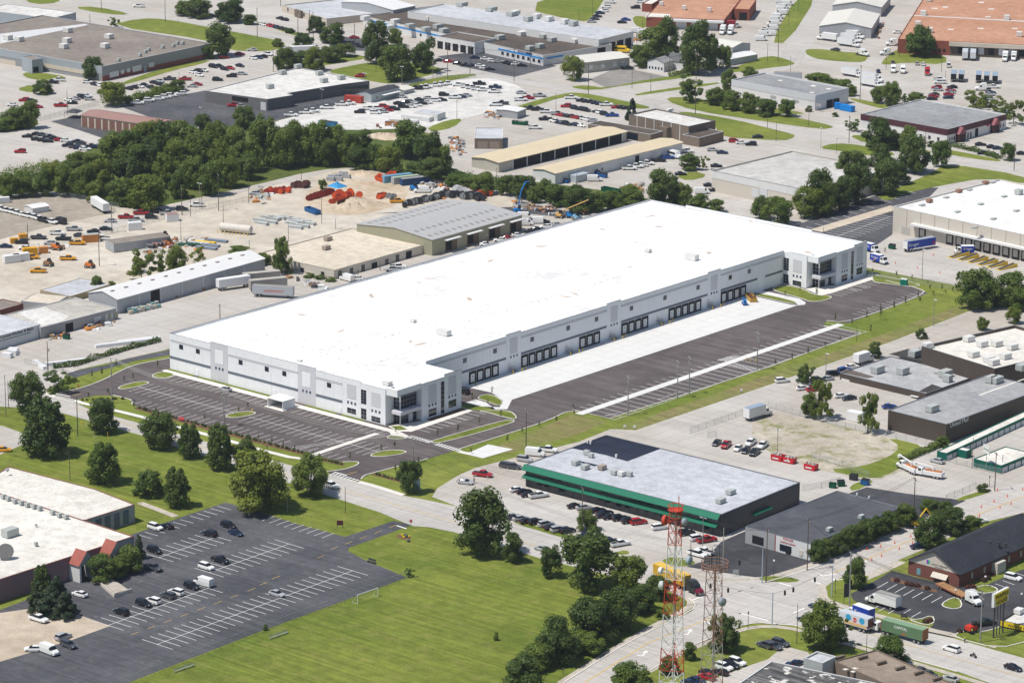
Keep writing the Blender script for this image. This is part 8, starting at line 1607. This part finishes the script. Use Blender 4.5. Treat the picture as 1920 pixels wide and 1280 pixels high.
 # flower bed with rocks on the field corner
P=G(*t13(1110,185));o=thing('flower_bed','small rock garden with yellow flowers at the field corner','flower bed',P,0);MB().flat([(2.4*math.cos(t*.5),1.6*math.sin(t*.5))for t in range(12)],.06).build('mulch',M_mulch,o);[MB().lathe((x,y,.05),[(.3,0),(.42,.25),(.2,.5)],8).build('flower_clump',mat('yellow_bloom',(.55,.42,.02),.8,.3,3),o)for x,y in((-1,.4),(.4,-.5),(1.1,.7))];[MB().lathe((x,y,.0),[(.5,0),(.45,.5),(.15,.8)],7).build('rock',Mrail,o)for x,y in((0,.6),(.7,.3),(3.6,-2.2))]
for tt,d,lab in((t33,((965,520),(1045,545),(1078,553),(1122,560),(1195,580)),'pink flowering shrub in the office planter'),(t33,((1680,475),(1650,505),(1620,520),(1500,575),(1540,570),(1435,900),(1180,830),(1215,820)),'reddish shrub beside the brick office lots')):
 for x,y in d:P=G(*tt(x,y));q=thing('flowering_shrub',lab,'shrub',(P.x,P.y,.05),0,'flowering shrubs',CROWN['dome'][1],None,(1.5,1.5,1.1));_slot(q,MATS.get('pink_leaves')or leaf_mat('pink_leaves',(.06,.05,.02),(.22,.04,.05),.2))
 # hydrants, guys
for tt,x,y,lab in((t02,615,620,'yellow hydrant on the lawn by the dark pole'),(t02,1892,525,'yellow hydrant on the car park island'),(t31,432,948,'yellow hydrant at the far island tip'),(t02,588,345,'red hydrant beside the driveway'),(t12,130,395,'red hydrant against the warehouse front')):
 P=G(*tt(x,y));q=thing('fire_hydrant',lab,'hydrant',(P.x,P.y,.03));hm=Mskr if 'red' in lab else Myel;MB().lathe((0,0,0),[(.2,0),(.16,.08),(.15,.6),(.2,.65),(.16,.8),(.04,.9)],8).build('barrel',hm,q);MB().tube((-.28,0,.5),(.28,0,.5),.08,6).build('outlets',hm,q)
for a,b in(((555,740),(558,675)),((705,730),(665,675)),((812,742),(775,692))):A,B=G(*t02(*a)),G(*t02(*b));o=thing('guy_guard','yellow guy wire guard on the lawn by the dark pole','guy guard',A,0,'guy guards on the lawn');bar(o,(0,0,0),(-.8,.5,2.4),.045,Myel if a[0]!=705 else Mt_gal,'guard_tube')
for tt,x,y in((t12,455,845),):pass
for k in range(6):P=G(1180-60+12*0,781);
for(x,y)in((1131+10,779),(1131+22,776.5),(1241,748),(1256,742),(1270,737)):P=G(x,y);thing('wheel_stop','concrete wheel stop on the trailer stalls','wheel stop',(P.x,P.y,.06),R_(65),'wheel stops',MB().taper(-1.1,1.1,-.12,.12,0,.16,.05,.05,.03).mesh('wheel_stop'),M_kerb)
# depot dock ramps
for k in range(6):
 P=G(*t31(1435+72*k,640+18*k));o=thing('dock_ramp','yellow edged black steel dock ramp before the depot','ramp',(P.x,P.y,.05),R_(80),'steel dock ramps');MB().hexa([(-4,-.9,0),(4,-.9,.0),(4,.9,.0),(-4,.9,0)],[(-4,-.9,.1),(4,-.9,1.0),(4,.9,1.0),(-4,.9,.1)]).build('ramp_deck',Mrail,o)
 for s in(-1,1):MB().hexa([(-4.2,s*1.0-.08,0),(4,s*1.0-.08,.1),(4,s*1.0+.08,.1),(-4.2,s*1.0+.08,0)],[(-4.2,s*1.0-.08,.25),(4,s*1.0-.08,1.2),(4,s*1.0+.08,1.2),(-4.2,s*1.0+.08,.25)]).build('side_rail',Myel,o)
 MB().box(-4.8,-4.22,-1.1,1.1,.003,.12).build('ramp_toe',Myel,o)
 # people
def person(px,py,ang,label,top,bottom,skin=(.35,.2,.13),sit=False,z=0.05,reach=.25,h=1.75):
 """one skinned body; clothes are shells that follow it"""
 P=G(px,py,.9);o=thing('person',label,'person',(P.x,P.y,z),R_(ang));k=h/1.75
 def skin_mesh(name,pts,edges,rad,m,root=0):
  me=bpy.data.meshes.new(name);me.from_pydata([Vector(p)*k for p in pts],edges,[]);q=link(name,me,m,o)
  q.modifiers.new('skin','SKIN');me.skin_vertices[0].data.foreach_set('radius',[c for r in rad for c in(r*k,r*k)]);me.skin_vertices[0].data[root].use_root=True
  s=q.modifiers.new('subdivision','SUBSURF');s.levels=s.render_levels=1;return q
 hip=.5 if sit else.95
 legs=[(.0,.1,hip),(.45,.13,hip),(.5,.14,hip-.42)]if sit else[(0,.1,.9),(.04,.11,.48),(-.02,.12,.06)]
 pts=[(0,0,hip),(0,0,hip+.28),(0,0,hip+.5),(0.01,0,hip+.6),(.03,0,hip+.73)];e=[(0,1),(1,2),(2,3),(3,4)];rad=[.15,.15,.14,.06,.1]
 for s in(-1,1):
  i=len(pts);pts+=[(x,s*y,zz)for x,y,zz in legs]+[(legs[-1][0]+.16,s*.13,max(.04,legs[-1][2]-.03))];e+=[(0,i),(i,i+1),(i+1,i+2),(i+2,i+3)];rad+=[.1,.075,.05,.045]
  i=len(pts);pts+=[(0,s*.2,hip+.47),(.03,s*.26,hip+.2),(reach,s*.24,hip+.02),(reach+.14,s*.22,hip+.0)];e+=[(2,i),(i,i+1),(i+1,i+2),(i+2,i+3)];rad+=[.07,.05,.04,.035]
 skin_mesh('body',pts,e,rad,mat('skin_tone',skin,.6,.05,3))
 skin_mesh('jacket',[(0,0,hip+.02),(0,0,hip+.28),(0,0,hip+.5),(0,.2,hip+.48),(.03,.26,hip+.24),(0,-.2,hip+.48),(.03,-.26,hip+.24)],[(0,1),(1,2),(2,3),(3,4),(2,5),(5,6)],[.17,.17,.155,.09,.075,.09,.075],top)
 tp=[(0,0,hip)];te=[];tr=[.165]
 for s in(-1,1):i=len(tp);tp+=[(x,s*y,zz+(.02 if j==2 else 0))for j,(x,y,zz)in enumerate(legs)];te+=[(0,i),(i,i+1),(i+1,i+2)];tr+=[.115,.09,.075]
 skin_mesh('trousers',tp,te,tr,bottom)
 MB().lathe((.03*k,0,(hip+.76)*k),[(.105*k,0),(.115*k,.05*k),(.09*k,.1*k),(.02*k,.13*k)],10).build('hair',Mrail,o)
 return o
Mhv=mat('hi_vis_yellow',(.45,.68,.03),.7,.05);Mjean=mat('dark_denim',(.03,.04,.07),.9,.1);Mgsh=mat('dark_green_shirt',(.01,.08,.04),.9,.1)
person(*t12(1635,1038),20,'person in dark green shirt standing beside the silver sedan',Mgsh,Mjean);person(*t33(1475,952),100,'person in yellow safety vest standing on the grass kerb',Mhv,Mjean);person(*t33(1530,893),60,'person in yellow safety vest working beside the red trailer',Mhv,Mjean);person(*t31(877,590),0,'person in yellow safety vest walking by the green dumpster',Mhv,Mjean)
P=G(*t33(1540,1075),.4);o=thing('motorcycle','black motorcycle riding along the lower road','motorcycle',(P.x,P.y,.05),R_(0));[MB().lathe((x,-.07,.32),[(.2,0),(.32,.03),(.32,.11),(.2,.14)],12,'y').build('wheel',Mtyre,o)for x in(-.72,.72)];mb=MB();loft(mb,[(-.8,.55,.75,.1,.08),(-.2,.4,.78,.16,.12),(.25,.4,.95,.16,.12),(.6,.6,.85,.08,.06)]);mb.build('body',Mrail,o);bar(o,(.72,0,.32),(.5,0,1.05),.04,Mrim,'fork');bar(o,(.48,-.35,1.05),(.48,.35,1.05),.03,Mrail,'handlebar')
person(*t33(1541,1066),0,'person in dark clothes riding the black motorcycle',mat('black_jacket',(.015,.015,.017),.7,.1),Mjean,sit=True,z=.32,reach=.4)
# small leftovers: tarp shelter, white barriers, round roof objects
P=G(*t00(553,880));o=thing('gazebo','dark canopy gazebo left of the garage row','gazebo',P,R_(20));MB().taper(-3,3,-3,3,2.3,3.4,2.2,2.2,2.2).build('canopy',Mrail,o);[bar(o,(x,y,0),(x,y,2.3),.06,Mrail,'leg')for x in(-2.8,2.8)for y in(-2.8,2.8)]
for x,y,L in((300,185,9),(500,165,14),(960,20,22),(1040,0,14)):
 P=G(*t02(x,y));thing('white_barrier','low white wrapped stack along the paved yard hedge','stack',(P.x,P.y,.04),R_(66 if x>450 else-20),'white stacks along the hedge',MB().taper(-L/2,L/2,-.8,.8,0,1.0,.1,.1,.1).mesh('white_barrier'),Mt_wh)
for x,y in((55,105),(95,85),(100,70)):P=G(*t02(x,y),.6);thing('wrapped_stack','white wrapped crate stack at the yard gate','stack',(P.x,P.y,.04),R_(20),'white crates at the gate',MB().taper(-1.6,1.6,-1.0,1.0,0,1.5,.06,.06,.06).mesh('wrapped_stack'),Mt_wh)
# loose clutter nobody could count
def clutter(name,pts,n,cols,s0,s1,h):
 p=[Vector(G(*q)[:2])for q in pts];rnd=random.Random(n+int(pts[0][0]));c=sum(p,Vector((0,0)))/len(p);mb=MB()
 for k in range(n):
  i=rnd.randrange(len(p));q=c+(p[i]-c)*rnd.random()+(p[(i+1)%len(p)]-p[i])*rnd.random()*rnd.random();a=rnd.uniform(0,3.14);x,y=rnd.uniform(s0,s1),rnd.uniform(s0,s1)*.5;u,w=Vector((math.cos(a),math.sin(a))),Vector((-math.sin(a),math.cos(a)));z=rnd.uniform(.2,1)*h;mb.cur=rnd.randrange(len(cols))
  lo=[q-u*x-w*y,q+u*x-w*y,q+u*x+w*y,q-u*x+w*y];mb.hexa([(*v,0)for v in lo],[(*(q+(v-q)*rnd.uniform(.6,1)),z*rnd.uniform(.6,1))for v in lo])
 mb.build(name,cols,kind='stuff',label='loose mixed scrap and stock lying in a yard')
JK=[Mac,Mrail,Mbw,Mt_rust,MATS['orange_box'],MATS['pallet_wood'],Mp_grey]
for tt,q,n in((t11,((0,150),(90,140),(100,220),(0,240)),60),(t11,((1230,100),(1400,80),(1480,120),(1300,165)),70),(t11,((1390,130),(1700,150),(1750,215),(1400,215)),90),(t01,((1380,510),(1520,505),(1540,590),(1380,580)),50),(t01,((1080,560),(1330,510),(1340,570),(1100,640)),70),(t01,((600,1200),(700,1140),(880,1130),(740,1200)),40),(t01,((370,1250),(480,1215),(530,1240),(400,1270)),30),(t11,((200,790),(420,840),(540,890),(460,890)),60),(t21,((150,290),(300,270),(330,320),(200,310)),40),(t21,((0,230),(140,250),(140,290),(0,290)),40),(t10,((1690,860),(1830,830),(1870,880),(1720,890)),60),(t10,((1460,1040),(1560,1030),(1570,1150),(1470,1140)),50),(t21,((820,110),(970,100),(1010,140),(850,150)),40),(t10,((930,930),(1100,910),(1110,950),(930,965)),30),(t20,((900,300),(1000,270),(960,310),(910,320)),30),(t01,((1230,950),(1400,900),(1560,880),(1300,960)),40),(t30,((820,200),(860,170),(850,260),(810,270)),25),(t01,((380,560),(500,560),(490,590),(380,590)),25)):
 clutter('yard_debris',[tt(*v)for v in q],n,JK,.4,1.6,1.3)
 # thin summer haze over the whole place
hz=MB().box(-5900,5900,-4100,7700,-1.5,330).build('haze',None,kind='stuff',label='thin summer haze filling the air')
hm=bpy.data.materials.new('haze_air');hm.use_nodes=True;hm.node_tree.nodes.remove(hm.node_tree.nodes['Principled BSDF']);pv=hm.node_tree.nodes.new('ShaderNodeVolumePrincipled')
hm.cycles.homogeneous_volume=True;pv.inputs['Density Attribute'].default_value='';pv.inputs['Color'].default_value=(.80,.88,1,1);pv.inputs['Density'].default_value=4e-5;pv.inputs['Anisotropy'].default_value=.2;hm.node_tree.links.new(pv.outputs[0],hm.node_tree.nodes['Material Output'].inputs['Volume']);hz.data.materials.clear();hz.data.materials.append(hm)
SC.cycles.volume_bounces=0
finish_labels()
